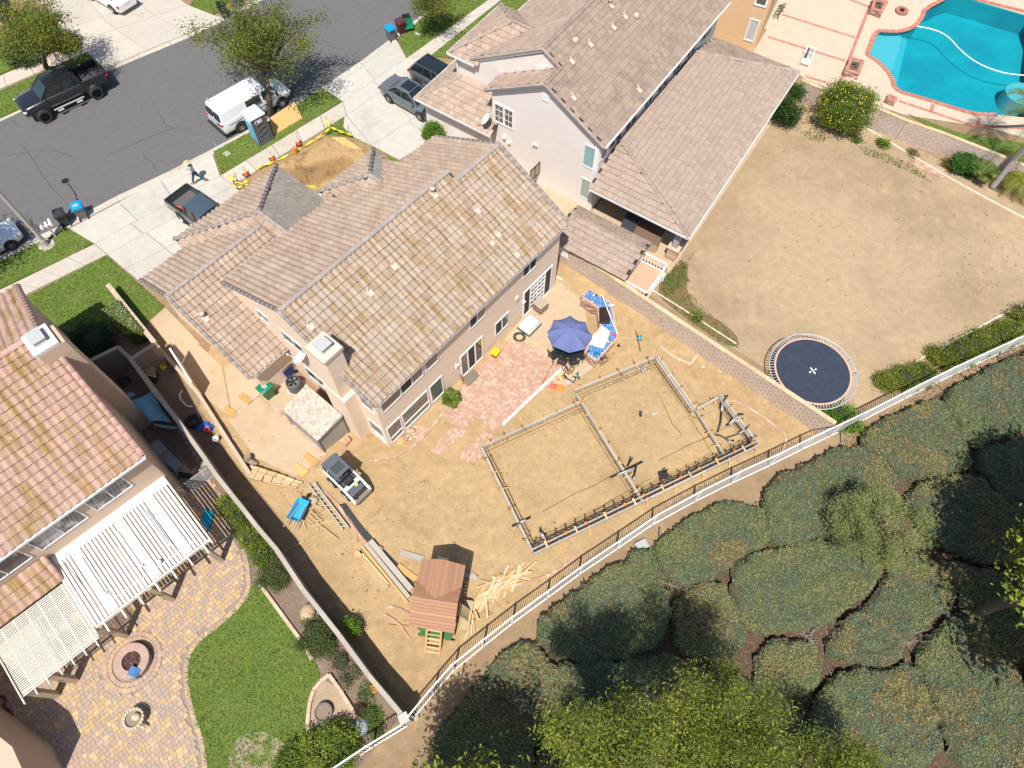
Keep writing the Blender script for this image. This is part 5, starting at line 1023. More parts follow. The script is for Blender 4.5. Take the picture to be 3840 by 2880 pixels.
q = MB(); q.box((-.6, -1.002, .95), (3.6, .012, .03)); obj('trim_strip', q, BLKP, c); q = MB(); [q.box((1.55, s * 1.12, 1.35), (.14, .2, .3)) for s in (-1, 1)]; obj('mirror', q, BLKP, c, bevel=.03)
# STREET THINGS
def bin_(label, loc, hd, body, lid, h=1.02, open_=False, group='wheeled bins'):
 t_ = thing('wheeled_bin', label, 'bin', loc, hd, group); q = MB(); a, b = .24, .27; A, B = .29, .34
 q.add([(-b, -a, .04), (b, -a, .04), (b, a, .04), (-b, a, .04), (-B, -A, h - .1), (B, -A, h - .1), (B, A, h - .1), (-B, A, h - .1)], QB if not open_ else QB[[0, 2, 3, 4, 5]]); q.add([(-b, -a, .06), (b, -a, .06), (b, a, .06), (-b, a, .06)], np.array([[0, 1, 2, 3]]))
 obj('body', q, body, t_, bevel=.03); q = MB()
 for y0, y1, x0, x1 in ((-A - .02, -A, -B, B), (A, A + .02, -B, B), (-A, A, B, B + .03), (-A, A, -B - .03, -B)): q.box(((x0 + x1) / 2, (y0 + y1) / 2, h - .11), (x1 - x0, y1 - y0, .06))
 obj('rim', q, body, t_); q = MB(); V = []
 for i, x in enumerate(np.linspace(-B - .03, B + .04, 6)):
  for j, y in enumerate((-A - .03, -A * .6, A * .6, A + .03)): V.append((x, y, h - .06 + (.05 if j in (1, 2) else 0) + .03 * math.sin(math.pi * i / 5)))
 V2 = np.array(V)
 if open_: V2 = (V2 - [-B, 0, h]) @ ry(math.pi * .62).T * [1, 1, 1] + [-B, 0, h]
 V3 = V2 - (np.array([0, 0, .03]) if not open_ else np.array([.03, 0, 0]))
 F = np.array([[i * 4 + k, (i + 1) * 4 + k, (i + 1) * 4 + k + 1, i * 4 + k + 1] for i in range(5) for k in range(3)])
 q.add(V2, F); q.add(V3, F[:, ::-1]); obj('lid', q, lid, t_, bevel=.0)
 q = MB(); q.tube([(-B - .06, -A * .7, h - .08), (-B - .06, A * .7, h - .08)], .018); obj('handle', q, body, t_)
 for s in (-1, 1): q = MB(); q.tube([(-b - .06, s * (a - .02), .12), (-b - .06, s * (a + .04), .12)], .12, 14); obj('wheel', q, BLKP, t_)
 return t_
PBLK = mat('bin_black', (.03, .032, .035), .5, var=.1); PBLU = mat('bin_blue', (.0, .20, .50), .45); PGRN = mat('bin_green', (.0, .17, .085), .45); PGRY = mat('bin_grey', (.12, .125, .13), .5); PMAR = mat('bin_maroon', (.09, .02, .03), .5); PNAV = mat('bin_navy', (.01, .05, .22), .5)
sh_ = math.radians(140)
bb = bin_('black lidded bin at the kerb beside the mailboxes', T(0, 435, 1450, 0) + [0, 0, .03], R(120), PBLK, PBLK); lb = bin_('bin with bright blue lid at the kerb, right of the black bin', T(0, 548, 1405) + [0, 0, .03], R(118), PGRY, mat('lid_sky_blue', (.0, .26, .62), .4))
bin_('blue lidded grey bin, first of three at the kerb by the neighbour lawn', T(1, 880, 258) + [0, 0, .03], R(125), PGRY, mat('lid_sky_blue', (.0, .26, .62), .4)); bin_('maroon bin between the blue lidded and the open green lidded bins', T(1, 945, 215) + [0, 0, .03], R(125), PMAR, PMAR); bin_('open bin with green lid hanging down, third at the kerb', T(1, 985, 185) + [0, 0, .03], R(110), PBLK, PGRN, open_=True)
bin_('black bin with green side at the far kerb near the top', T(0, 1462, 112) + [0, 0, .05], R(-60), PBLK, PGRN, open_=True); bin_('dark bin at the far kerb partly behind the street tree', T(0, 1545, 45) + [0, 0, .03], R(-60), PNAV, PBLK)
gb = bin_('big green bin beside the side wall of the centre house', T(11, 88, 905) + [0, 0, .05], R(230), mat('bin_green_light', (.03, .16, .04), .45), PGRN); bin_('navy bin with black lid tucked under the eave corner', T(11, 215, 765) + [0, 0, .05], R(230), PNAV, PBLK)
def scribble(par, z, m=WHITE, s=.16):
 q = MB()
 for k in range(3):
  a = k * 2.094; q.bar((math.cos(a) * s * .6, math.sin(a) * s * .6, z), (math.cos(a + 1.6) * s * .6, math.sin(a + 1.6) * s * .6, z), .03, .004)
 for k in range(5): q.box((.02 + .0 * k, -.14 + .07 * k, z), (.07, .035, .004)); q.box((-.1, -.14 + .07 * k, z), (.05, .035, .004))
 return obj('lid_mark', q, m, par)
for b_ in (lb, gb): scribble(b_, 1.055)
mb_ = thing('mailbox', 'two white mailboxes with a newspaper tube on one post by the kerb', 'mailbox', G(215, 892) + [0, 0, .1], R(0)); q = MB(); q.tube([(0, 0, 0), (0, 0, 1.05)], .045, 8); obj('post', q, mat('post_grey', (.5, .52, .5), .6), mb_)
hdm = head(G(150, 842), G(193, 824)); dm = rz(hdm + math.pi)
q = MB(); q.bar(dm @ np.array([-.4, 0, 1.05]), dm @ np.array([.4, 0, 1.05]), .1, .05); obj('arm', q, WHITE, mb_)
for x in (-.27, .27):
 q = MB(); cs = [(-.085, 0), (-.085, .11), (-.05, .18), (0, .2), (.05, .18), (.085, .11), (.085, 0)]; V = [dm @ np.array([x + c_[0], y, 1.08 + c_[1]]) for y in (-.25, .25) for c_ in cs]; n = len(cs); q.add(V, [np.array([[i, (i + 1) % n, n + (i + 1) % n, n + i] for i in range(n)]), np.array([list(range(n))]), np.array([list(range(n, 2 * n))])]); obj('box', q, WHITE, mb_)
q = MB(); q.bar(dm @ np.array([0, -.22, 1.12]), dm @ np.array([0, .2, 1.12]), .12, .1); obj('newspaper_tube', q, WHITE, mb_)
sl_ = thing('street_lamp', 'grey concrete street lamp with curved arm leaning over the road at the left edge', 'street lamp', G(178, 922) + [0, 0, .1]); q = MB(); q.tube([(0, 0, 0), (0, 0, .5)], [.2, .17], 10); obj('base', q, mat('lamp_concrete', (.42, .38, .34), .85, var=.06), sl_)
q = MB(); q.tube([(0, 0, .45), (0, 0, 7.6)], [.13, .085], 10); obj('pole', q, mat('lamp_concrete', (.42, .38, .34), .85, var=.06), sl_); q = MB(); q.tube([(0, 0, 7.5), (-.35, .4, 7.9), (-1.1, 1.15, 8.05)], .035, 8); obj('arm', q, STEEL, sl_)
q = MB(); q.sphere((-1.35, 1.4, 8.0), (.25, .25, .09), 12, 6); obj('lamp_head', q, mat('lamp_head', (.3, .3, .3), .5), sl_, smooth=True)
slabshape('lamp_pad', [G(178, 922) + np.array([math.cos(a) * .5, math.sin(a) * .5, 0]) for a in np.linspace(0, 5.5, 8)], 0, .125, CONC)
def cone(label, loc):
 t_ = thing('traffic_cone', label, 'traffic cone', loc + np.array([0, 0, .1]), random.random(), 'orange traffic cones along the taped excavation'); O = mat('cone_orange', (.75, .12, .02), .5)
 obj('base', MB().box((0, 0, .02), (.4, .4, .04)), mat('cone_base', (.06, .03, .02), .7), t_); q = MB(); q.lathe([(.15, .04), (.025, .72), (0, .72)], 16); obj('cone_body', q, O, t_, smooth=True)
 for z0_, z1_ in ((.30, .42), (.48, .58)):
  rr = lambda z: .15 - (z - .04) * .184 + .004; q = MB(); q.lathe([(rr(z0_), z0_), (rr(z1_), z1_)], 16); obj('band', q, WHITE, t_, smooth=True)
 return t_
cone('traffic cone nearest the parkway corner and driveway', T(0, 1600, 1140)); cone('middle traffic cone of the row on the sidewalk', T(1, 110, 1040)); cone('traffic cone farthest up the sidewalk, by the tape loop', T(1, 280, 940))
q = MB(); q.lathe([(0, .36), (.13, .36), (.14, .34), (.15, 0), (0, 0)], 16, T(1, 265, 1010) + [0, 0, .35]); tag(obj('bucket', q, mat('bucket_orange', (.65, .2, .02), .5)), 'orange bucket on the slope of the dug earth', 'bucket')
def wavy(pts, w_=.07, z=.5, n=14, jit=.12):
 line = smoothpoly(pts, 2, closed=False); V = []; 
 for i, p in enumerate(line):
  d = unit(line[min(i + 1, len(line) - 1)] - line[max(i - 1, 0)]); n_ = np.array([-d[1], d[0], 0]); k = rng.normal(0, jit, 3) * [.5, .5, .3]; up = unit(n_ * math.cos(i) + np.array([0, 0, 1]) * math.sin(i)); V += [p + k + up * w_ / 2, p + k - up * w_ / 2]
 m_ = len(line); return MB().add(V, np.array([[2 * i, 2 * i + 1, 2 * i + 3, 2 * i + 2] for i in range(m_ - 1)]))
YEL = mat('caution_yellow', (.75, .62, .02), .5); tp = thing('caution_tape', 'yellow caution tape strung loosely around the excavated front yard', 'caution tape', T(1, 20, 1100))
def tape(*pts, n=2):
 for k in range(n): obj('tape_strand', wavy([T(1, x, y, z) + rng.normal(0, .03, 3) * [1, 1, 0] for x, y, z in pts], .08, jit=.05), YEL, tp, 0)
tape((455, 770, .8), (480, 830, .5), (540, 850, .4), (620, 875, .5)); tape((480, 830, .5), (420, 880, .4), (330, 935, .3), (230, 1000, .3), (100, 1050, .25), (10, 1090, .2), n=3); tape((455, 770, .8), (475, 820, .5)); tape((-180, 1120, .8), (-150, 1200, .3), (-110, 1225, .3), (-60, 1160, .6), n=3); tape((-170, 1130, .7), (-120, 1180, .4), (-60, 1200, .4)); tape((330, 1195, .6), (400, 1225, .7))
for x, y in ((470, 830), (610, 885), (-110, 1190), (345, 1200)): q = MB(); q.tube([T(1, x, y), T(1, x, y) + [.02, .02, .95]], .02, 6); tag(obj('stake', q, mat('rusty_stake', (.16, .08, .04), .8)), 'thin stake holding the yellow tape at the excavation edge', 'stake', 'tape stakes')
a = T(1, 35, 955); b_ = T(1, 118, 908); hd = head(a, b_); c0 = (a + b_) / 2 + rz(hd) @ np.array([0, .58, 0]); t_ = thing('portable_toilet', 'light blue portable toilet with grey door and white roof on the parkway lawn', 'portable toilet', c0 + [0, 0, .1], hd)
LB = mat('toilet_blue', (.14, .42, .62), .5); GD = mat('toilet_grey', (.10, .105, .115), .55)
obj('skid', MB().box((0, 0, .07), (1.22, 1.22, .14)), GD, t_); obj('shell', MB().box((0, .02, 1.1), (1.06, 1.04, 1.95)), LB, t_, bevel=.03); q = MB()
for x in (-.48, .48): q.box((x, -.53, 1.1), (.12, .1, 2.0))
q.box((0, -.53, 2.05), (1.08, .1, .12)); obj('door_frame', q, GD, t_); d_ = obj('door', MB().box((0, -.53, 1.07), (.8, .05, 1.8)), GD, t_, bevel=.02)
q = MB()
for z in (.7, 1.1, 1.5): q.bar((-.28, -.562, z - .1), (.28, -.562, z + .1), .02, .05)
obj('door_rib', q, DARK, d_); q = MB(); q.box((-.05, -.565, 1.78), (.5, .01, .24)); sg = obj('door_sign', q, WHITE, d_); q = MB(); q.box((-.2, -.573, 1.78), (.12, .004, .16)); [q.box((.03 + .09 * i, -.573, 1.83 - .07 * j), (.06, .004, .03)) for i in range(3) for j in range(2)]; obj('sign_print', q, mat('print_blue', (.03, .06, .3), .6), sg)
q = MB(); q.box((-.535, .05, 1.75), (.01, .8, .3)); obj('side_banner', q, mat('banner_white', (.6, .7, .78), .6), t_)
q = MB(); q.add([(-.6, -.62, 2.1), (.6, -.62, 2.1), (.6, .6, 2.1), (-.6, .6, 2.1), (-.45, -.45, 2.28), (.45, -.45, 2.28), (.45, .45, 2.28), (-.45, .45, 2.28)], QB); obj('roof', q, mat('roof_white', (.72, .73, .74), .5), t_, bevel=.04)
PLY = mat('osb_board', (.52, .34, .13), .85, var=.18, vscale=3, stain=[(18, (.40, .25, .09), .5, .7)])
P4 = [T(1, 85, 765), T(1, 250, 660), T(1, 305, 775), T(1, 115, 885)]; q = MB(); A_, B_, C_, D_ = P4[0] + [0, 0, .9], P4[1] + [0, 0, .9], T(1, 305, 775) + [0, 0, .12], T(1, 115, 885) + [0, 0, .12]
A_, B_ = T(1, 85, 765, .75), T(1, 250, 660, .75); q.add([A_, B_, C_, D_] + [p + np.array([0, 0, -.02]) for p in (A_, B_, C_, D_)], QB); tag(obj('plywood_sheet', q, PLY), 'tilted sheet of plywood leaning at the street tree', 'plywood')
q = MB(); P4 = [T(1, 485, 890, .75), T(1, 570, 890, .7), T(1, 690, 970, .5), T(1, 600, 965, .5)]; q.add(P4 + [p + np.array([0, 0, -.025]) for p in P4], QB); tag(obj('plywood_sheet', q, PLY), 'weathered plywood sheet lying on top of the dug earth', 'plywood')
for i, (x, y, w_, h_) in enumerate(((1470, 995, .5, .35), )): slabshape('meter_cover', [T(0, x - 30, y, .12), T(0, x, y - 18, .12), T(0, x + 28, y, .12), T(0, x, y + 20, .12)], .0, .125, CONC)
slabshape('meter_cover', [T(1, 1025, 215, .12), T(1, 1035, 207, .12), T(1, 1068, 220, .12), T(1, 1058, 232, .12)], .0, .125, CONC)
def marks(name, pts, m, z=.031):
 q = MB(); 
 for a, b in pts: q.bar(a + [0, 0, z], b + [0, 0, z], .03, .003)
 o = obj(name, q, m); o['kind'] = 'structure'; return o
g_ = lambda x, y: T(0, x, y); marks('survey_mark', [(g_(1155, 1075), g_(1185, 1105)), (g_(1185, 1105), g_(1155, 1110)), (g_(1150, 1095), g_(1165, 1090)), (g_(1165, 1090), g_(1160, 1102)), (g_(1185, 1085), g_(1195, 1080)), (g_(1195, 1090), g_(1208, 1080)), (g_(1140, 1120), g_(1185, 1105))], mat('survey_red', (.6, .08, .08), .8))
marks('survey_mark', [(g_(1385, 925), g_(1400, 945)), (g_(1400, 945), g_(1420, 940)), (g_(1395, 955), g_(1415, 950))], mat('survey_blue', (.1, .4, .55), .8))
def skinfig(name, verts, edges, rad, m, par, sub=2):
 me = bpy.data.meshes.new(name); me.from_pydata([tuple(v) for v in verts], edges, []); me.materials.append(m); o = bpy.data.objects.new(name, me); C.objects.link(o); o.parent = par
 md = o.modifiers.new('skin', 'SKIN'); me.skin_vertices.new() if not me.skin_vertices else None
 for i, r_ in enumerate(rad): me.skin_vertices[0].data[i].radius = (r_, r_) if np.isscalar(r_) else r_
 me.skin_vertices[0].data[0].use_root = True; s = o.modifiers.new('sub', 'SUBSURF'); s.levels = sub; s.render_levels = sub; return o
ft = G(725, 694); ph = head(G(770, 690), G(722, 692)) ; pr = thing('person', 'man in straw hat, grey long sleeve shirt and jeans walking across the driveway', 'person', (G(725, 694) + G(773, 683)) / 2 + [0, 0, .1], ph)
SK = mat('skin', (.32, .17, .11), .6); JN = mat('jeans', (.03, .075, .14), .9, var=.15, vscale=8); SHT = mat('grey_shirt', (.36, .36, .42), .9, var=.08, vscale=6)
skinfig('legs', [(0, 0, .92), (0, .1, .88), (.20, .11, .50), (.32, .11, .10), (0, -.1, .88), (-.12, -.11, .50), (-.44, -.11, .17), (0, 0, 1.0)], [(0, 1), (1, 2), (2, 3), (0, 4), (4, 5), (5, 6), (0, 7)], [.15, .105, .08, .06, .105, .08, .06, .14], JN, pr)
skinfig('torso', [(0, 0, .95), (.02, 0, 1.15), (.05, 0, 1.36), (.07, 0, 1.46), (.05, .19, 1.38), (-.02, .27, 1.12), (.14, .22, .98), (.05, -.19, 1.38), (.06, -.27, 1.12), (.26, -.18, 1.05)], [(0, 1), (1, 2), (2, 3), (3, 4), (4, 5), (5, 6), (3, 7), (7, 8), (8, 9)], [(.16, .14), (.17, .14), (.19, .14), (.10, .10), .085, .065, .045, .085, .065, .045], SHT, pr)
skinfig('head', [(.08, 0, 1.48), (.10, 0, 1.56), (.12, 0, 1.66), (.115, 0, 1.74)], [(0, 1), (1, 2), (2, 3)], [.06, .065, .10, .085], SK, pr); obj('nose', MB().box((.22, 0, 1.64), (.03, .02, .04)), SK, pr)
for s, hx, hz_ in ((1, .20, .95), (-1, .32, 1.03)):
 y = s * .2 if s > 0 else -.17; V = [(hx, y, hz_), (hx + .06, y, hz_ - .02)]; E_ = [(0, 1)]; ra = [.035, .04]
 for k in range(4): V += [(hx + .10, y + (k - 1.5) * .022, hz_ - .03), (hx + .14, y + (k - 1.5) * .024, hz_ - .055 + .004 * k)]; E_ += [(1, len(V) - 2), (len(V) - 2, len(V) - 1)]; ra += [.011, .009]
 V += [(hx + .05, y - s * .045, hz_ - .02), (hx + .085, y - s * .055, hz_ - .045)]; E_ += [(1, len(V) - 2), (len(V) - 2, len(V) - 1)]; ra += [.012, .01]; skinfig('hand', V, E_, ra, SK, pr, 1)
for x, y, z, p_ in ((.34, .11, .0, 0), (-.50, -.11, .04, .5)): q = MB(); q.box((0, 0, .05), (.28, .1, .1)); q.box((-.09, 0, .13), (.1, .1, .1)); v = np.concatenate(q.v) @ ry(p_).T + [x + .03, y, z]; obj('boot', MB().add(v, q.f), mat('tan_boot', (.30, .19, .09), .8), pr, bevel=.03)
q = MB(); q.lathe([(0, 1.87), (.06, 1.865), (.10, 1.83), (.105, 1.75), (.14, 1.735), (.235, 1.75), (.235, 1.742), (.1, 1.725)], 20, (.11, 0, 0)); obj('hat', q, mat('straw', (.55, .42, .24), .9), pr, smooth=True)
# BACKYARD THINGS
WOODP = mat('pale_lumber', (.52, .37, .20), .85, rnd=.22, var=.12, vscale=4); WOODO = mat('orange_lumber', (.50, .29, .10), .85, rnd=.2, var=.12, vscale=4); WOODW = mat('grey_lumber', (.36, .32, .27), .9, rnd=.15, var=.15, vscale=4); WDK = mat('stake_wood', (.30, .17, .07), .9, rnd=.25)
zA = lambda x, y, z=0: G(1050 + x * .2411, 1700 + y * .2411, z)      # skid steer area
zB = lambda x, y, z=0: G(1480 + x * .2773, 2000 + y * .2773, z)      # play tower area
zC = lambda x, y, z=0: G(2000 + x * .4202, 1080 + y * .4202, z)      # patio counter area
zD = lambda x, y, z=0: G(900 + x * .3152, 1550 + y * .3152, z)       # wooden steps area
zE = lambda x, y, z=0: G(2500 + x * .3676, 1400 + y * .3676, z); zF = lambda x, y, z=0: G(1780 + x * .5276, 1650 + y * .5276, z); zG = lambda x, y, z=0: G(200 + x * .4219, 1150 + y * .4219, z)
def single(name, mb, m, label, cat, group=None, **k): return tag(obj(name, mb, m, None, **k), label, cat, group)
def plank(label, a, b, w_, h_, m=WOODP, cat='plank', z=.0, group=None, name='plank'): return single(name, MB().bar(np.array(a) + [0, 0, z + h_ / 2], np.array(b) + [0, 0, z + h_ / 2], w_, h_), m, label, cat, group)
def quadboard(name, pts, th, m, label, cat, group=None): pts = [np.array(p) for p in pts]; q = MB(); q.add([p - [0, 0, th] for p in pts] + pts, QB); return single(name, q, m, label, cat, group)
sc = [G(1058, 1537, 1.75), G(1190, 1653, 1.75), G(1285, 1558, 2.15), G(1148, 1441, 2.15)]; t_ = thing('garden_shed', 'small grey plastic shed with pale shingled roof against the side wall', 'shed', sum(sc) / 4 * [1, 1, 0])
inn = [(p * .93 + sum(sc) / 4 * .07) for p in sc]; q = MB(); q.add([p * [1, 1, 0] for p in inn] + [p - [0, 0, .08] for p in inn], QB); w_ = obj('wall', q, mat('shed_grey', (.34, .31, .28), .7), t_, 0)
q = MB(); 
for i in range(4): q.bar(inn[i] * [1, 1, 0], inn[i] - [0, 0, .08], .09, .09)
q.bar(sc[1] - [0, 0, .06], sc[2] - [0, 0, .06], .06, .12); q.bar(sc[0] - [0, 0, .06], sc[1] - [0, 0, .06], .06, .12); obj('frame', q, mat('shed_trim', (.20, .18, .17), .7), t_, 0)
q = MB(); q.add([p - [0, 0, .05] for p in sc] + sc, QB); rf = obj('roof', q, mat('shed_roof_base', (.30, .27, .23), .9), t_, 0); e1, e2 = sc[1] - sc[0], sc[3] - sc[0]; n1, n2 = int(np.linalg.norm(e1) / .17), int(np.linalg.norm(e2) / .13)
nn_ = unit(np.cross(e1, e2)); nn_ = nn_ if nn_[2] > 0 else -nn_; Rm = np.stack([unit(e1), np.cross(nn_, unit(e1)), nn_], 1); pc = Pieces()
for i in range(n1):
 for j in range(n2):
  f, g = (i + .5 + .25 * (j % 2)) / n1, (j + .5) / n2
  if f < 1: pc.put(sc[0] + e1 * f + e2 * g + nn_ * (.006 + .012 * ((i + j) % 2)), (np.linalg.norm(e1) / n1 * .96, np.linalg.norm(e2) / n2 * 1.0, .014), Rm)
pc.flush('shingle', mat('shed_shingle', (.42, .37, .31), .9, rnd=.18), rf, 300)
t_ = thing('air_conditioner', 'dark grey air conditioner condenser with fan between bins and shed', 'air conditioner', T(11, 262, 855)); q = MB(); q.lathe([(.40, 0), (.42, .08), (.42, .72), (.36, .80), (.33, .80)], 24); obj('casing', q, mat('ac_grey', (.10, .10, .11), .6), t_, smooth=True)
obj('base', MB().box((0, 0, .03), (.95, .95, .06)), CONC, t_)
q = MB(); q.lathe([(0, .68), (.33, .68)], 24); obj('deck', q, BLKP, t_); q = MB()
for k in range(5): a = k * 1.257; q.add([(.06 * math.cos(a), .06 * math.sin(a), .72), (.30 * math.cos(a - .3), .30 * math.sin(a - .3), .71), (.30 * math.cos(a + .35), .30 * math.sin(a + .35), .76)], np.array([[0, 1, 2]]))
obj('fan', q, mat('fan_grey', (.4, .42, .44), .3, metal=.6), t_); q = MB()
for r_ in (.1, .2, .3): q.tube([(r_ * math.cos(a), r_ * math.sin(a), .81) for a in np.linspace(0, 6.283, 21)], .008, 4)
for k in range(8): a = k * .785; q.bar((0, 0, .82), (.36 * math.cos(a), .36 * math.sin(a), .81), .012, .012)
obj('fan_guard', q, DARK, t_)
t_ = thing('brick_stack', 'neat stack of pink bricks beside the shed, a few fallen off', 'bricks', T(11, 590, 1210)); BRK = mat('stacked_brick', (.5, .3, .2), .95, rnd=.15)
for lv in range(5):
 for i in range(3):
  for j in range(2): link('brick', MATS.setdefault('_bm', MB().box((0, 0, 0), (.2, .1, .065)).mesh('brick', BRK)), t_, loc=((j - .5) * .22 + random.uniform(-.01, .01), (i - 1) * .12, .033 + lv * .068), rot=(0, 0, random.uniform(-.04, .04)))
for k in range(7): link('brick', MATS['_bm'], t_, loc=(-.35 - .1 * random.random(), -.5 + .25 * random.random(), .035 + .07 * (k % 2)), rot=(0, 0, random.random() * 3))
t_.rotation_euler = (0, 0, F1.a)
for lb, pts in (('plywood ramp board on the slab edge, nearer the shed', ((750, 510), (800, 465), (945, 570), (870, 640))), ('plywood ramp board on the slab edge, nearer the wooden steps', ((625, 635), (675, 590), (820, 685), (740, 765)))): quadboard('ramp_board', [zD(*p, .1) for p in pts], .03, WOODO, lb, 'board')
for lb, pts in (('small plywood board on the side slab, farther from the fence', ((1540, 910), (1570, 885), (1635, 935), (1605, 960))), ('small plywood board on the side slab, nearer the retaining wall', ((1445, 990), (1475, 965), (1540, 1020), (1505, 1050)))): quadboard('ramp_board', [T(10, *p, .1) for p in pts], .03, WOODO, lb, 'board')
t_ = thing('wooden_steps', 'run of rough wooden garden steps filled with dirt beside the side slab', 'steps', zD(400, 740))
tops = [((115, 615), (230, 640), (205, 680), (130, 650)), ((220, 640), (330, 675), (305, 712), (208, 682)), ((330, 678), (437, 705), (412, 745), (318, 715)), ((440, 712), (542, 740), (520, 778), (428, 748)), ((540, 748), (642, 778), (620, 818), (530, 782)), ((640, 785), (745, 812), (730, 835), (625, 820))]
low = [((145, 660), (205, 680), (160, 780), (100, 765)), ((205, 680), (300, 700), (250, 800), (165, 785)), ((300, 705), (400, 730), (358, 830), (270, 810)), ((405, 750), (508, 778), (480, 840), (370, 822)), ((510, 780), (610, 800), (590, 860), (485, 842)), ((610, 820), (700, 842), (680, 885), (600, 865))]
for k, p4 in enumerate(tops): z = .62 - .09 * k; q = MB(); P4 = [zD(*p, z) for p in p4]; q.add([p * [1, 1, 0] for p in P4] + P4, QB); obj('step', q, WOODP, t_, 0)
for k, p4 in enumerate(low): z = .40 - .06 * k; q = MB(); P4 = [zD(*p, z) for p in p4]; q.add([p * [1, 1, 0] for p in P4] + P4, QB); obj('step', q, mat('dirt_step', (.44, .33, .20), .95, var=.1, vscale=3), t_, 0)
obj('side_rail', MB().bar(zD(358, 838, .2), zD(675, 890, .1), .05, .2), WOODP, t_, 0)
q = MB(); q.tube([zD(95, 580, 0), zD(85, 510, .55)], [.2, .17], 12); q.tube([zD(190, 610, .1), zD(110, 560, .35)], [.17, .13], 12); single('tree_stump', q, mat('log_bark', (.30, .24, .18), .95, var=.3, vscale=6, bump=2), 'sawn tree stump and log at the top of the wooden steps', 'stump')
t_ = thing('extension_ladder', 'aluminium extension ladder lying on the dirt', 'ladder', zA(760, 820)); a0, a1, b0, b1 = zA(445, 480, .12), zA(985, 1190, .12), zA(545, 460, .12), zA(1080, 1165, .12)
for a, b in ((a0, a1), (b0, b1)):
 for dz in (0, .09): obj('rail', MB().bar(a + [0, 0, dz], b + [0, 0, dz], .035, .075), STEEL, t_, 0)
for k in range(11): f = (k + .4) / 11; obj('rung', MB().bar(a0 * (1 - f) + a1 * f + [0, 0, .05], b0 * (1 - f) + b1 * f + [0, 0, .05], .04, .04), STEEL, t_, 0)
a, b = zA(850, 270), zA(1345, 745); hd = head(a, b); c0 = (a + b) / 2; t_ = thing('skid_steer_loader', 'grey and white skid steer loader parked on the dirt, bucket removed', 'loader', (a + b) / 2, hd); L_ = np.linalg.norm(b - a) * .97
SKG = mat('loader_grey', (.085, .10, .115), .45); SKW = mat('loader_white', (.62, .62, .60), .5, var=.1, vscale=3)
obj('chassis', MB().box((-.1, 0, .55), (L_ * .8, .8, .6)), SKG, t_, bevel=.03)
q = MB(); q.box((-L_ * .22, 0, 1.95), (1.15, .9, .06)); q.box((-L_ * .22 - .5, 0, 1.55), (.06, .95, .75)); cb = obj('cab', q, SKG, t_, bevel=.03)
q = MB()
for s in (-1, 1):
 q.box((-L_ * .22, s * .48, 1.55), (1.0, .04, .1)); q.box((-L_ * .22 + .48, s * .46, 1.4), (.07, .07, 1.05)); q.box((-L_ * .22 - .45, s * .46, 1.4), (.07, .07, 1.05))
obj('cab_post', q, SKG, t_); q = MB(); [q.box((-L_ * .22 - .05 + .1 * i, -.25 + .1 * j, 1.985), (.06, .06, .01)) for i in range(5) for j in range(6)]; obj('roof_grille', q, mat('void_black', (.005, .005, .005), 1), cb)
for s in (-1, 1): obj('lift_arm', MB().bar((-L_ * .48, s * .5, 1.15), (L_ * .22, s * .5, 1.0), .11, .16).bar((L_ * .22, s * .5, 1.0), (L_ * .46, s * .5, .5), .13, .16), SKW, t_, bevel=.02)
obj('crossbar', MB().bar((L_ * .17, -.5, .98), (L_ * .17, .5, .98), .2, .14), SKW, t_); obj('quick_attach', MB().bar((L_ * .47, -.5, .45), (L_ * .47, .5, .45), .16, .3).bar((L_ * .4, -.35, .5), (L_ * .48, -.35, .5), .1, .1), mat('worn_steel', (.22, .2, .18), .6, metal=.5), t_, bevel=.02)
q = MB(); q.box((.2, 0, .95), (.5, .5, .2)); q.box((-.1, 0, 1.1), (.14, .5, .5)); obj('seat', q, BLKP, t_, bevel=.04); q = MB(); [q.tube([(.15 + .1 * i, -.3, .6), (.5, -.28 + .1 * i, .75)], .02, 6) for i in range(4)]; q.box((.45, .25, .8), (.3, .3, .12)); obj('hydraulics', q, DARK, t_); q = MB(); q.lathe([(0, 0), (.09, 0), (.09, .05), (0, .05)], 12, (.55, .15, .9)); obj('cap', q, mat('yellow_cap', (.7, .6, .03), .5), t_)
for x in (-L_ * .28, L_ * .16):
 for s in (-1, 1): wheel(t_, x, s * .5, .36, .26, SKW)
a = zA(300, 900, .4); t_ = thing('wheelbarrow', 'bright blue wheelbarrow with scrap timber across it', 'wheelbarrow', a * [1, 1, 0], head(zA(210, 1000), zA(330, 760))); BL = mat('barrow_blue', (.02, .33, .62), .4)
q = MB(); q.add([(-.35, -.25, .3), (.35, -.2, .3), (.35, .2, .3), (-.35, .25, .3), (-.55, -.38, .62), (.6, -.32, .58), (.6, .32, .58), (-.55, .38, .62)], QB[[0, 2, 3, 4, 5]]); q.add([(-.33, -.23, .32), (.33, -.18, .32), (.33, .18, .32), (-.33, .23, .32)], np.array([[0, 1, 2, 3]])); obj('tray', q, BL, t_)
for s in (-1, 1): obj('handle', MB().bar((.7, s * .1, .3), (-1.0, s * .3, .6), .05, .05), WOODW, t_)
q = MB(); q.tube([(.85, -.05, .2), (.85, .05, .2)], .2, 16); obj('wheel', q, TYRE, t_)
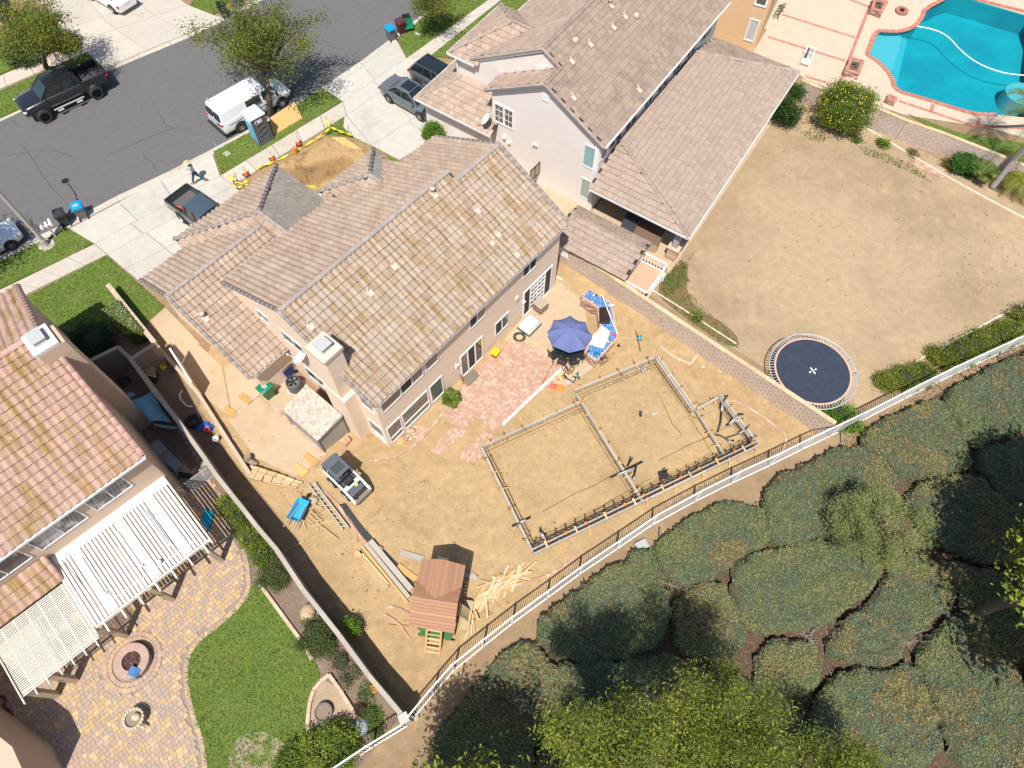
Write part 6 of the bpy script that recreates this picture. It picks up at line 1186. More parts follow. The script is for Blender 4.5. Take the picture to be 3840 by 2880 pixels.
sticks = [((110, 785), (220, 870)), ((265, 600), (480, 810)), ((360, 700), (560, 950)), ((455, 880), (690, 820)), ((480, 770), (690, 885)), ((400, 990), (620, 1190)), ((380, 1070), (545, 1160)), ((520, 1140), (850, 1045)), ((470, 960), (680, 1165)), ((590, 1090), (912, 1345)), ((650, 990), (742, 992)), ((520, 870), (690, 1025)), ((470, 850), (655, 1045)), ((270, 800), (400, 1160)), ((580, 1060), (670, 1065)), ((560, 1000), (650, 1050)), ((1190, 1210), (1200, 1380)), ((1410, 1020), (1600, 840)), ((90, 1530), (380, 1380)), ((310, 640), (350, 600))]
for i, (p, q_) in enumerate(sticks): plank(['thin pale batten in the tangle spilling from the blue wheelbarrow', 'long pale batten reaching away from the wheelbarrow tangle', 'short white batten standing alone near the brick edging', 'thin rusty rod lying in front of the skid steer loader', 'bluish pipe lying half in the shade of the board fence'][0 if i not in (9, 16, 17, 18) else {9: 1, 16: 2, 17: 3, 18: 4}[i]], zA(*p), zA(*q_), .035, .035, WOODP if i != 17 else WDK, 'batten', z=.05 + .02 * (i % 5), group='battens around the wheelbarrow' if i not in (9, 16, 17, 18) else None, name='batten')
for p_, s_r in (((520, 740), .3), ((1540, 1500), .26)): q = MB(); q.sphere(zA(*p_) + [0, 0, s_r * .4], (s_r, s_r * .75, s_r * .6), 10, 7, noise_=.06); single('boulder', q, mat('boulder_tan', (.42, .32, .20), .95, var=.15, vscale=3, bump=1), 'rounded tan boulder ' + ('behind the blue wheelbarrow' if s_r == .3 else 'on the black pipe bundle'), 'boulder', smooth=True)
t_ = thing('pipe_bundle', 'bundle of long black flexible pipes lying across the dirt', 'pipes', zA(1200, 1150))
for k in range(8):
 o = np.array([-.02, .0, 0]) ; a_, b_, c_, d_ = [zA(x + k * dx, y - k * 2 * (1 - i * .2)) for i, (x, y, dx) in enumerate(((925, 800, 13), (1130, 1060, 10), (1300, 1310, 16), (1560, 1560, 14)))]
 q = MB(); q.tube([p + [0, 0, .05 + .01 * (k % 3)] for p in smoothpoly([a_, b_, c_, d_, zB(240 + k * 6, 720 - k * 8)], 2, closed=False)], .028, 6); obj('pipe', q, mat('hdpe', (.045, .047, .055), .5, var=.2), t_, 0, smooth=True)
brickpath('brick_edging', [zA(640, 560), zA(900, 790), zA(1090, 1090), zA(1330, 1390)], .12, .2, BR, 0, .07, label='long low brick edging running beside the black pipes', cat='edging')
tt2 = lambda x, y, z=0: T(21, x, y, z)
for i, (p, q_, w_, m_, lb) in enumerate((((745, 195), (1010, 510), .28, WOODW, 'wide grey beam on top of the board stack beside the black pipes'), ((715, 215), (995, 560), .2, WOODW, 'second grey beam of the board stack beside the black pipes'), ((690, 225), (985, 590), .1, WOODO, 'orange edged board in the board stack left of the play tower'), ((672, 250), (860, 470), .09, WOODP, 'narrow light board at the outer side of the board stack'), ((700, 330), (850, 500), .32, WOODP, 'broad short plank lying outermost of the board stack'), ((645, 270), (690, 275), .3, WOODP, 'short square board end lying at the top of the board stack'))): plank(lb, tt2(*p), tt2(*q_), w_, .09 + .06 * (i < 2), m_, 'board', z=.03 + .1 * (i < 2))
for i, (p, q_, w_, m_, lb) in enumerate((((940, 265), (1090, 310), .3, WOODW, 'grey board poking out behind the play tower, left of its slide'), ((920, 350), (1040, 440), .3, WOODO, 'orange broken panel lying left of the play tower'), ((1340, 400), (1440, 435), .25, WOODW, 'grey board end sticking out in the tower shadow'), ((855, 735), (990, 745), .08, WOODO, 'orange batten sticking out left under the tower roof'), ((1440, 445), (1520, 465), .12, WOODP, 'pale board between the play tower and scrap pile'), ((1300, 330), (1440, 420), .06, WOODP, 'thin pale lath in the tower shadow'))): plank(lb, tt2(*p), tt2(*q_), w_, .08, m_, 'board', z=.02)
O = (zB(180, 1250, 2.4) + zB(805, 1350, 2.4)) / 2; hx = head(zB(180, 1250, 2.4), zB(805, 1350, 2.4)); t_ = thing('play_tower', 'wooden play tower with red brown plank roof, slide and ladder', 'play tower', O * [1, 1, 0], hx); RW = mat('redwood', (.35, .185, .11), .8, rnd=.12, var=.1, vscale=6); RW2 = mat('cedar', (.36, .20, .10), .8, rnd=.1)
W2_ = 1.02; rt = thing('tower_roof', None, None, (0, 0, 0)); rt.parent = t_
def slope_planks(p00, p10, p01, p11, n, along):
 """n planks; each runs along 0->1 direction of 'along'"""
 p00, p10, p01, p11 = map(lambda p: np.array(p, float), (p00, p10, p01, p11)); nr = unit(np.cross(p10 - p00, p01 - p00)); nr = nr if nr[2] > 0 else -nr
 for k in range(n):
  f0, f1 = k / n + .003, (k + 1) / n - .006
  if along == 'x': c_ = [p00 + (p01 - p00) * f0, p10 + (p11 - p10) * f0, p10 + (p11 - p10) * f1, p00 + (p01 - p00) * f1]
  else: c_ = [p00 + (p10 - p00) * f0, p00 + (p10 - p00) * f1, p01 + (p11 - p01) * f1, p01 + (p11 - p01) * f0]
  up = nr * (.022 + .006 * random.random()); q = MB(); q.add(c_ + [c + up for c in c_], QB); obj('roof_plank', q, RW, rt)
slope_planks((-W2_, 0, 2.4), (W2_, 0, 2.4), (-W2_, 1.15, 3.15), (W2_, 1.15, 3.15), 9, 'x'); slope_planks((-W2_, 2.0, 2.6), (W2_, 2.0, 2.6), (-W2_, 1.15, 3.15), (W2_, 1.15, 3.15), 7, 'x')
for s in (-1, 1):
 n = 11
 for k in range(n):
  x0, x1 = s * W2_ * k / n, s * W2_ * (k + 1) / n * .995 - (0); y0 = 1.17 + abs(x0) / W2_ * .75; y1 = 1.17 + abs(x1) / W2_ * .75; z0_, z1_ = 3.17 - abs(x0) * .52, 3.17 - abs(x1) * .52
  q = MB(); q.add([(x0, y0, z0_), (x1, y1, z1_), (x1, 2.9, z1_), (x0, 2.9, z0_), (x0, y0, z0_ + .025), (x1, y1, z1_ + .022), (x1, 2.9, z1_ + .022), (x0, 2.9, z0_ + .025)], QB); obj('roof_plank', q, RW, rt)
q = MB(); [q.box((x, y, 1.25), (.09, .09, 2.5)) for x in (-.85, .85) for y in (.25, 1.6, 2.6)]; obj('post', q, RW2, t_)
q = MB(); [q.box((x, 1.4, 1.3 + .12), (.04, 2.5, .14)) for x in (-.85, .85)]; [q.box((.88, .4 + .3 * k, 1.75), (.03, .12, 1.0)) for k in range(8)]; obj('siding', q, mat('dark_stain', (.12, .06, .04), .8), t_)
obj('deck', MB().box((0, 1.45, 1.2), (1.75, 2.5, .06)), RW2, t_); obj('play_mat', MB().box((0, .1, .14), (1.5, .35, .28)), mat('tower_green', (.02, .13, .03), .7), t_); q = MB(); q.bar((-.85, -.08, .2), (.9, -.08, .2), .05, .12); obj('sill', q, RW2, t_)
for s in (-1, 1): obj('ladder_rail', MB().bar((s * .33, .2, 1.25), (s * .33, -.75, .02), .09, .09), WOODO, t_)
for k in range(6): f = (k + .5) / 6; obj('ladder_rung', MB().bar((-.33, .2 - .95 * f, 1.25 - 1.23 * f), (.33, .2 - .95 * f, 1.25 - 1.23 * f), .07, .03), WOODP, t_)
def slide(ox, a, n_, m_): 
 q = MB(); V = []; k = 10
 for i in range(k + 1): f = i / k; z = 1.25 * (1 - f) ** 1.0 + .12 + .06 * math.sin(f * 3.1); V += [(ox[0] + a[0] * f + n_[0] * w, ox[1] + a[1] * f + n_[1] * w, z + (.12 if abs(w) > .2 else 0)) for w in (-.27, -.26, -.18, 0, .18, .26, .27)]
 q.add(V, np.array([[i * 7 + j, (i + 1) * 7 + j, (i + 1) * 7 + j + 1, i * 7 + j + 1] for i in range(k) for j in range(6)])); return obj('slide', q, m_, t_, smooth=True)
slide((-.15, 2.7), (-.2, 1.0), (1, 0), mat('cream_slide', (.62, .54, .32), .4)); slide((.95, 1.2), (.55, -.1), (0, 1), mat('tan_slide', (.40, .31, .17), .6)); q = MB(); q.box((1.28, 1.15, .35), (.45, 1.35, .12)); obj('bench', q, mat('tan_slide', (.40, .31, .17), .6), t_, bevel=.02)
random.seed(21)
for i in range(105):
 f = random.random(); cx, cy = 1060 + 620 * f + random.gauss(0, 35), 1010 - 400 * f + random.gauss(0, 60)
 if cy > 1180 - .62 * (cx - 780): cy = 1180 - .62 * (cx - 780) - 60 * random.random()
 c_ = zB(cx, cy); a = R(random.gauss(40, 20)); l_ = random.uniform(.5, 2.0); d = np.array([math.cos(a), math.sin(a), 0]) * l_ / 2
 p1, p2 = c_ - d, c_ + d; plank('splintered strip of pale timber in the jumbled scrap pile beside the white fence', p1, p2, random.uniform(.04, .11), .025, random.choice([WOODP, WOODP, WOODO, mat('bleached', (.58, .48, .34), .9, rnd=.15)]), 'timber scrap', z=.02 + .16 * random.random(), group='scrap timber pile by the play tower', name='timber_scrap')
for i, (p, q_) in enumerate((((1020, 1060), (1000, 1400)), ((1060, 1100), (1030, 1390)), ((980, 1110), (880, 1320)), ((1040, 1240), (940, 1440)), ((1070, 1180), (1075, 1340)), ((970, 1100), (1060, 1100)), ((1240, 870), (1255, 1160)), ((1090, 1060), (1140, 1190)))): plank('long light lath fanned out at the near end of the scrap pile', zB(*p), zB(*q_), .07, .03, WOODP, 'lath', z=.08 + .03 * i, group='laths fanned by the play tower', name='lath')
# footing forms
fm = thing('foundation_formwork', 'timber form boards with stakes outlining the new room footing', 'formwork', cB * [1, 1, 0])
def fboard(a, b, w_=.09, m=WOODW, n=1, z=.24, h=.18):
 for k in range(n):
  A_, B_ = a + (b - a) * k / n, a + (b - a) * (k + 1) / n; obj('form_board', MB().bar(A_ * [1, 1, 0] + [0, 0, z], B_ * [1, 1, 0] + [0, 0, z], w_, h, var=random.random()), m, fm, 0)
def stakes(a, b, n, l=.55, skip=0.0):
 d = unit(b - a); nrm = np.array([-d[1], d[0], 0])
 for k in range(n):
  c_ = a + (b - a) * (k + .3 + .4 * random.random()) / n; an = random.choice([-1, 1]); ll = l * random.uniform(.6, 1.2)
  obj('stake', MB().bar(c_ * [1, 1, 0] + nrm * ll * .45 * an + [0, 0, .33], c_ * [1, 1, 0] - nrm * ll * .55 * an + d * random.uniform(-.15, .15) + [0, 0, .37], .05, .03), random.choice([WDK, WOODO, WOODP]), fm, 0)
  obj('stake', MB().box(c_ * [1, 1, 0] + nrm * .1 + [0, 0, .28], (.045, .045, .5), random.random()), WDK, fm, 0)
for (a, b), n in zip(form_lines, (2, 2, 1, 1, 1, 4, 2, 3, 1)): 
 if (a is not cF): fboard(a, b, .13 if n < 4 else .11, n=n)
off2 = lambda a, b, o: (a + np.array([-(unit(b - a))[1], (unit(b - a))[0], 0]) * o, b + np.array([-(unit(b - a))[1], (unit(b - a))[0], 0]) * o)
for i, (a, b) in enumerate(form_lines):
 if i != 5: stakes(a, b, max(2, int(np.linalg.norm(b - a) / .9)))
a, b = off2(cF, cG, .12); fboard(a, b, .1, n=4, m=WOODW); a, b = off2(cF, cG, -.1); fboard(a, b, .06, n=3, m=WOODW, z=.3)
a, b = off2(cC, cD, -.16); fboard(a, b, .09, n=1); a, b = off2(cE, cF, -.16); fboard(a, b, .09, n=1, m=WOODW)
RB = mat('rebar', (.045, .04, .045), .6, metal=.3); cg = thing('rebar_cage', 'long reinforcing steel cage with orange plastic caps in the footing trench', 'rebar cage', (cF + cG) / 2 * [1, 1, 0])
d = unit(cG - cF); nrm = np.array([-d[1], d[0], 0]); Lg = np.linalg.norm(cG - cF); sgn = 1 if (cA - cF) @ nrm > 0 else -1; nrm = nrm * sgn
for o, z in ((.02, .1), (.02, .34), (.2, .1), (.2, .36), (.36, .1), (.36, .36)): q = MB(); q.tube([cF * [1, 1, 0] + nrm * o + [0, 0, z], cG * [1, 1, 0] + nrm * o + [0, 0, z]], .016, 6); obj('long_bar', q, RB, cg, 0)
OC = mat('cap_orange', (.75, .20, .03), .5)
nb = 24
for k in range(nb):
 c_ = cF * [1, 1, 0] + d * Lg * (k + .4) / nb; q = MB(); q.tube([c_ + nrm * -.02 + [0, 0, .38], c_ + nrm * .5 + [0, 0, .40]], .012, 5); q.tube([c_ + nrm * .34 + [0, 0, -.1], c_ + nrm * .36 + [0, 0, .5]], .012, 5); obj('stirrup', q, RB, cg, 0)
 obj('rebar_cap', MB().box(c_ + nrm * .38 + [0, 0, .5], (.08, .08, .03), F1.a + .2), BLKP, cg, 0)
 if k % 2 == 0: obj('rebar_cap', MB().box(c_ + nrm * .1 + d * .1 + [0, 0, .45], (.14, .14, .03), F1.a), OC, cg, 0)
 if k % 3 == 1: obj('spacer_board', MB().bar(c_ + nrm * .2 + d * .15 + [0, 0, .47], c_ - nrm * .18 + d * .15 + [0, 0, .43], .09, .03), WOODP, cg, 0)
 if k % 3 == 0: obj('spacer_board', MB().bar(c_ - nrm * .05 + [0, 0, .4], c_ - nrm * .42 + d * .1 + [0, 0, .02], .05, .03), WOODO, cg, 0)
for (a, b), nme in ((form_lines[0], 0), (form_lines[1], 0), (form_lines[2], 0), (form_lines[4], 0), (form_lines[6], 0), (form_lines[7], 0)):
 for o in (-.28, -.1) if nme == 0 else (.2,):
  A_, B_ = off2(a, b, o); q = MB(); q.tube([A_ * [1, 1, 0] + [0, 0, .08], B_ * [1, 1, 0] + [0, 0, .08]], .014, 5); obj('trench_bar', q, RB, cg, 0)
for lb, cp_ in (('black line of half buried pipe crossing the left half of the pad', ((12, 200, 1650), (12, 480, 1505), (12, 640, 1430), (12, 720, 1395))), ('thin dark conduit line parallel to the rebar trench', ((12, 530, 1655), (12, 740, 1530), (12, 910, 1440))), ('short buried dark line in the right half of the pad', ((12, 940, 880), (12, 1020, 1050), (12, 1100, 1170))), ('ragged dark crack across the right half of the pad', ((12, 950, 1325), (12, 1060, 1270), (12, 1130, 1235), (12, 1300, 1160), (12, 1420, 1100)))):
 ln = smoothpoly([T(*p) for p in cp_], 1, closed=False); q = MB(); q.tube([p + [random.gauss(0, .03), random.gauss(0, .03), .02] for p in ln], .013, 6); single('buried_pipe', q, mat('abs_black', (.02, .02, .022), .45), lb, 'pipe')
ABS = mat('abs_black', (.02, .02, .022), .45); def_wrap = mat('foil_wrap', (.55, .56, .58), .5, metal=.3, stain=[(30, (.1, .1, .1), .5, .55)])
def pipe(label, pts, r=.05, m=ABS, wrap=None, cat='pipe'):
 t_ = thing('waste_pipe', label, cat, pts[0] * [1, 1, 0]); q = MB(); q.tube(pts, r, 8); obj('pipe', q, m, t_, 0, smooth=True)
 if wrap: q = MB(); q.tube(wrap, r * 1.35, 8); obj('foil_wrap', q, def_wrap, t_, 0, smooth=True)
 return t_
up = lambda p, z: p * np.array([1, 1, 0]) + [0, 0, z]
pipe('taller pair of black pipes standing out of the dirt near the middle board, left one', [zF(1065, 190, 0), zF(1065, 190, 1.1)], .045); pipe('second black pipe standing beside the middle form board, leaning right', [zF(1085, 185, 0), up(zF(1100, 175, 0), .95)], .045)
pipe('long foil wrapped black pipe lying over the middle form board', [zF(965, 268, .3), zF(1060, 220, .35), zF(1195, 155, .4)], .045, wrap=[zF(1015, 245, .33), zF(1135, 200, .36)]); pipe('black pipe with wrapped end below the middle form board', [zF(1150, 180, .4), zF(1130, 285, .35)], .045, wrap=[zF(1132, 262, .36), zF(1130, 285, .35)])
pipe('short foil wrapped pipe crossing the left form board', [zF(265, 615, .3), zF(320, 590, .33), zF(395, 550, .3)], .05, wrap=[zF(325, 585, .33), zF(365, 568, .32)]); pipe('leaning foil wrapped pipe at the start of the rebar trench', [zF(460, 640, .7), zF(515, 725, .1)], .05, wrap=[zF(475, 665, .6), zF(510, 718, .2)])
pipe('black and silver pipe running down from the corner form board', [zE(625, 220, .6), zE(575, 290, .3), zE(560, 400, .2), zE(550, 500, .15), zE(520, 598, .1)], .05, wrap=[zE(572, 300, .3), zE(562, 390, .22)]); pipe('wrapped pipe tee crossing the right hand form boards', [zE(610, 530, .15), zE(680, 490, .25), zE(735, 420, .4), zE(780, 415, .4)], .06, wrap=[zE(640, 520, .2), zE(725, 435, .38)])
pipe('curved black pipe with white cap ending at the right form', [zE(495, 625, .08), zE(550, 635, .1), zE(640, 690, .12), zE(690, 685, .2)], .045, wrap=[zE(630, 690, .14), zE(660, 705, .14)]); pipe('thin black pipe with wrapped end rising over the right form boards', [zE(600, 660, .08), zE(740, 615, .12), zE(805, 575, .35), zE(842, 525, .75)], .035, wrap=[zE(735, 612, .14), zE(805, 578, .33)])
pipe('stubby black pipe with cap in the middle of the pad', [T(12, 832, 1040, .05), T(12, 835, 1005, .25)], .07); pipe('grey conduit bend lying on the pad', [T(12, 900, 1030, .05), T(12, 945, 1015, .05), T(12, 965, 985, .05), T(12, 955, 965, .08)], .03, STEEL); pipe('grey conduit and wrapped pipe at the top form board', [T(12, 835, 715, .3), T(12, 858, 770, .1)], .03, STEEL, wrap=[T(12, 850, 705, .3), T(12, 870, 765, .1)])
t_ = thing('junction_box', 'black square box on twin pipes beside the rebar cage', 'box', T(12, 972, 1440), .3); obj('box', MB().box((0, 0, .45), (.42, .36, .22)), ABS, t_, bevel=.02); q = MB(); q.tube([(0, .1, .5), (.05, .1, .95)], .03); q.tube([(.08, .1, .5), (.16, .1, .95)], .03); q.tube([(0, 0, 0), (0, 0, .4)], .05); obj('riser', q, ABS, t_)
# outdoor kitchen island
ct = [(500, 10), (692, 130), (708, 210), (750, 430), (745, 450), (560, 655), (535, 635), (460, 575), (505, 490), (555, 430), (600, 345), (582, 180), (425, 70)]
CT = [zC(x, y, .92) for x, y in ct]; is_ = thing('kitchen_island', 'brick outdoor kitchen island with blue tiled counter, sink and grill', 'kitchen island', sum(CT) / len(CT) * [1, 1, 0])
cen = sum(CT) / len(CT); q = MB(); q.prism([p * [1, 1, 0] + (cen - p) * [.05, .05, 0] for p in CT], 0, .86); bw = obj('base', q, mat('island_mortar', (.42, .33, .27), .95), is_, 0)
ISB = mat('island_brick', (.33, .15, .11), .95, rnd=.3, ramp=[(.36, .18, .13), (.45, .30, .25), (.28, .12, .09), (.5, .38, .32)]); pc = Pieces()
for i in range(len(CT)):
 a, b = [p * [1, 1, 0] + (cen - p) * [.045, .045, 0] for p in (CT[i], CT[(i + 1) % len(CT)])]; L_ = np.linalg.norm(b - a)
 if i not in (11, 12, 10, 6, 5, 9, 7): continue
 k = max(1, int(L_ / .2))
 for r_ in range(11):
  for j in range(k): pc.put(a + (b - a) * (j + .5 + (.25 if r_ % 2 else -.2)) / k + [0, 0, .04 + r_ * .075], (L_ / k * .93, .05, .062), head(a, b))
pc.flush('brick', ISB, bw, 200)
q = MB(); q.prism(CT, .86, .915); cn = obj('counter', q, mat('grout', (.5, .55, .6), .8), is_, 0); BT = mat('blue_tile', (.06, .17, .42), .25, ramp=[(.05, .16, .40), (.07, .20, .44), (.06, .18, .42), (.09, .24, .46)], rnd=.06)
inner = [p + (cen - p) * [.02, .02, 0] for p in CT]; pt = pave(inner, F1.a + .75, (.17, .17), 'run', .93, th=.012, grid=True); pt.flush('tile', BT, cn, 260)
q = MB()
for i in range(len(CT)): q.bar(CT[i] + [0, 0, .0], CT[(i + 1) % len(CT)] + [0, 0, .0], .11, .06)
obj('edge_tile', q, mat('terracotta_edge', (.52, .30, .20), .8), cn)
s0 = zC(535, 90, .93); q = MB(); q.lathe([(0, -.10), (.15, -.09), (.2, .015), (.24, .02), (.24, .012)], 20, s0); obj('sink', q, mat('stainless', (.55, .52, .48), .25, metal=.9), cn, smooth=True); q = MB(); q.tube([s0 + [.22, .12, 0], s0 + [.22, .12, .2], s0 + [.1, .06, .22]], .018); obj('faucet', q, DARK, cn)
gr = [zC(595, 190, 1.0), zC(660, 188, 1.0), zC(682, 310, 1.0), zC(600, 318, 1.0)]; gc = sum(gr) / 4; gh = head(gr[0], gr[3]); t_ = thing('grill', 'dark bronze hooded gas grill set in the blue counter', 'grill', gc * [1, 1, 0] + [0, 0, .93], gh); q = MB(); gl_ = np.linalg.norm(gr[3] - gr[0])
cs = [(-.3, 0), (-.3, .12), (-.17, .27), (.12, .3), (.28, .2), (.3, 0)]; V = [(x, y, z) for x in (-gl_ / 2, gl_ / 2) for y, z in cs]; n = 6; q.add(V, [np.array([[i, (i + 1) % n, n + (i + 1) % n, n + i] for i in range(n)]), np.array([list(range(n))]), np.array([list(range(n, 2 * n))])]); obj('hood', q, mat('bronze', (.07, .045, .035), .35, metal=.6), t_); q = MB(); q.tube([(-gl_ * .4, -.36, .08), (gl_ * .4, -.36, .08)], .02); obj('handle', q, STEEL, t_)
q = MB(); A_, B_ = zC(462, 130, .75), zC(540, 195, .75); n_ = unit(np.cross(B_ - A_, (0, 0, 1))); n_ = n_ if n_ @ (A_ - cen) > 0 else -n_; q.bar(zC(452, 155, .5) + n_ * .12, zC(538, 205, .5) + n_ * .12, .06, .5); obj('access_door', q, DARK, is_, 0)
PAP = mat('paper', (.85, .85, .85), .8); quadboard('plan_sheet', [zC(612, 335, .97), zC(688, 390, .97), zC(625, 540, .97), zC(503, 500, .97)], .01, PAP, 'large white plan sheet spread over the blue counter', 'paper'); quadboard('plan_sheet', [zC(525, 430, .98), zC(560, 395, .98), zC(590, 440, .98), zC(540, 490, .98)], .006, PAP, 'smaller white sheet under the large plan sheet', 'paper')
q = MB(); q.tube([zC(685, 395, 1.0), zC(738, 432, 1.0)], .04, 8); single('roll', q, mat('roll_red', (.55, .03, .04), .5), 'red rolled cloth at the outer edge of the blue counter', 'roll'); q = MB(); q.bar(zC(645, 470, .96), zC(672, 480, .96), .1, .05); q.bar(zC(672, 480, .96), zC(700, 490, .96), .03, .03); single('trowel', q, mat('tool_yellow', (.7, .6, .05), .5), 'yellow handled tool on the blue counter beside the plans', 'tool')
q = MB(); q.bar(zC(545, 570, .96), zC(585, 590, .96), .1, .12); q.bar(zC(560, 575, .96), zC(550, 610, .96), .07, .1); q.bar(zC(585, 590, .96), zC(600, 625, .96), .05, .06); single('power_drill', q, mat('tool_teal', (.0, .16, .18), .5), 'teal and black power drill at the counter end', 'drill')
plank('long white plastic trim laid over the blue counter and grill', zC(610, 62, 1.3), zC(750, 415, 1.1), .05, .04, WHITE, 'trim'); plank('short white pipe piece on the blue counter', zC(665, 160, .97), zC(725, 153, 1.0), .05, .05, WHITE, 'pipe')
def carton(label, loc, size, hd, m, stuff=None):
 t_ = thing('carton', label, 'box', loc, hd); w_, l_, h_ = size; q = MB(); 
 for x, y, sx, sy in ((0, -l_ / 2, w_, .02), (0, l_ / 2, w_, .02), (-w_ / 2, 0, .02, l_), (w_ / 2, 0, .02, l_)): q.box((x, y, h_ / 2), (sx, sy, h_))
 q.box((0, 0, .02), (w_, l_, .02)); q.add([(w_ / 2, -l_ / 2, h_), (w_ / 2, l_ / 2, h_), (w_ / 2 + .15, l_ / 2, h_ - .06), (w_ / 2 + .15, -l_ / 2, h_ - .06)], np.array([[0, 1, 2, 3]])); obj('box', q, m, t_)
 for k in range(9): obj('tool', MB().box((random.uniform(-.3, .3) * w_, random.uniform(-.35, .35) * l_, h_ * .6 + random.uniform(0, .1)), (.16, .05, .05), rz(random.random() * 3)), random.choice([BLKP, DARK, STEEL, mat('tool_yellow', (.7, .6, .05), .5), mat('tool_orange', (.6, .15, .03), .5)]) if stuff is None else stuff, t_)
 return t_
CBD = mat('cardboard', (.38, .25, .13), .9); carton('open cardboard box of black fittings below the blue counter', zC(605, 645), (.5, .6, .45), .6, CBD, BLKP); carton('open cardboard box of tools beside the brick patio', zC(308, 730), (.5, .55, .35), .8, CBD); carton('grey tote of small tools beside the umbrella', zC(172, 598), (.5, .35, .25), .1, mat('tote_grey', (.2, .2, .22), .6))
def tools(label, c_, cols, n=8, s=.22, name='tool_pile'):
 t_ = thing(name, label, 'tools', c_); 
 for k in range(n): a = random.random() * 6.28; p = np.array([random.gauss(0, s * .5), random.gauss(0, s * .5), .05]); obj('tool', MB().bar(p, p + [math.cos(a) * s, math.sin(a) * s, .02], .06, .06), random.choice(cols), t_)
tools('yellow and orange hand tools piled at the carton corner', zC(240, 785), [mat('tool_yellow', (.7, .6, .05), .5), mat('tool_orange', (.6, .15, .03), .5), BLKP]); tools('teal power tools on the slab edge', zC(378, 775), [mat('tool_teal', (.0, .16, .18), .5), BLKP]); tools('small bottles and cans on the slab edge', zC(330, 845), [WHITE, STEEL, mat('can_blue', (.05, .1, .4), .5), mat('tool_yellow', (.7, .6, .05), .5)], 9, .12, 'bottle_group'); tools('red and grey clamps beside the white bucket', zC(215, 640), [RED, STEEL], 5, .16); tools('loose black tools on the dirt beyond the counter', zC(770, 515), [BLKP], 4, .14)
for i, (p, c_) in enumerate((((180, 885), (.75, .12, .08)), ((240, 895), (.8, .22, .04)))): q = MB(); q.sphere(zC(*p) + [0, 0, .05], (.26, .2, .12), 9, 6, noise_=.25); single('net_sack', q, mat('net_%d' % i, c_, .8), 'crumpled %s netting sack at the patio edge' % ('red' if i == 0 else 'orange'), 'sack')
q = MB(); q.lathe([(0, 0), (.13, 0), (.15, .33), (.17, .34), (.17, .37), (0, .38)], 18, zC(268, 672)); single('bucket', q, WHITE, 'white lidded bucket beside the umbrella', 'bucket', smooth=False); plank('long thin red brown metal bar lying over the brick patio', zC(218, 595), zC(78, 862), .035, .035, mat('red_oxide', (.25, .07, .04), .7), 'bar', z=.06); plank('long white board along the edge of the brick patio', zC(300, 680), D(1086, 918), .13, .05, WHITE, 'board', z=.05)
q = MB(); q.bar(zC(282, 798, .08), zC(368, 845, .08), .06, .06); single('spirit_level', q, BLKP, 'black level lying beside the cardboard tool box', 'level'); plank('white board with grey end on the dirt behind the umbrella', zC(268, 172), zC(418, 235), .09, .04, WOODP, 'board'); plank('short white pipe near the house corner', T(12, 288, 135), T(12, 325, 158), .09, .06, WHITE, 'pipe'); plank('white pipe between house corner and blue counter', T(12, 395, 195), T(12, 462, 240), .04, .04, WHITE, 'pipe')
plank('long pale timber along the foot of the block wall behind the counter', zC(550, 0), zC(728, 115), .1, .06, WOODP, 'timber'); plank('thin white pipe by the block wall foot', T(12, 1300, 715), T(12, 1450, 815), .03, .03, WHITE, 'pipe'); plank('short white strip at the block wall foot', T(12, 1230, 720), T(12, 1278, 714), .04, .03, WHITE, 'strip'); plank('white strip beside the three sided brick edging', T(12, 1003, 533), T(12, 1110, 605), .03, .03, WHITE, 'strip'); plank('rusty brown stake leaning in the three sided brick edging', T(12, 1040, 615), T(12, 1100, 505), .04, .04, WDK, 'stake', z=.1)
brickpath('brick_edging', [T(12, 960, 590), T(12, 1050, 660), T(12, 1155, 705), T(12, 1200, 640)], .14, .2, BORD, 0, .09, label='three sided brick edging beside the block wall', cat='edging')
plank('short pale plank at the right end of the pad', T(12, 1580, 935), T(12, 1659, 975), .14, .05, BORD, 'plank')
t_ = thing('cable_reel', 'turquoise cable reel on a stick lying on the dirt', 'reel', zC(938, 462)); q = MB(); 
for x in (-.09, .09): q.tube([(x, 0, .18), (x + .02, 0, .18)], .18, 16)
obj('flange', q, BLKP, t_); q = MB(); q.tube([(-.08, 0, .18), (.09, 0, .18)], .13, 14); obj('spool', q, mat('turquoise', (.0, .35, .5), .4), t_); obj('stick', MB().bar((-1.2, .0, .1), (0.2, 0, .18), .03, .03), WOODP, t_)
q = MB(); q.tube([p + np.array([0, 0, .06]) for p in smoothpoly([T(12, 745, 430), T(12, 790, 470), T(12, 810, 520), T(12, 830, 620)], 2, closed=False)], [.09] * 2 + [.06] * 8 + [.05] * 30 if 0 else .05, 6); single('root', q, mat('root_brown', (.16, .10, .06), .9), 'dark root or hose half buried in the dug dirt beyond the counter', 'root')
uc = zC(330, 375, 2.35); um = thing('patio_umbrella', 'large dusty blue octagonal patio umbrella', 'umbrella', uc * [1, 1, 0]); UB = mat('umbrella_blue', (.11, .14, .30), .9, var=.05, vscale=1); rim = [zC(*p, 2.0) for p in ((328, 250), (470, 308), (528, 432), (466, 548), (320, 583), (168, 520), (120, 400), (178, 288))]
q = MB(); c_ = uc + [0, 0, .15]
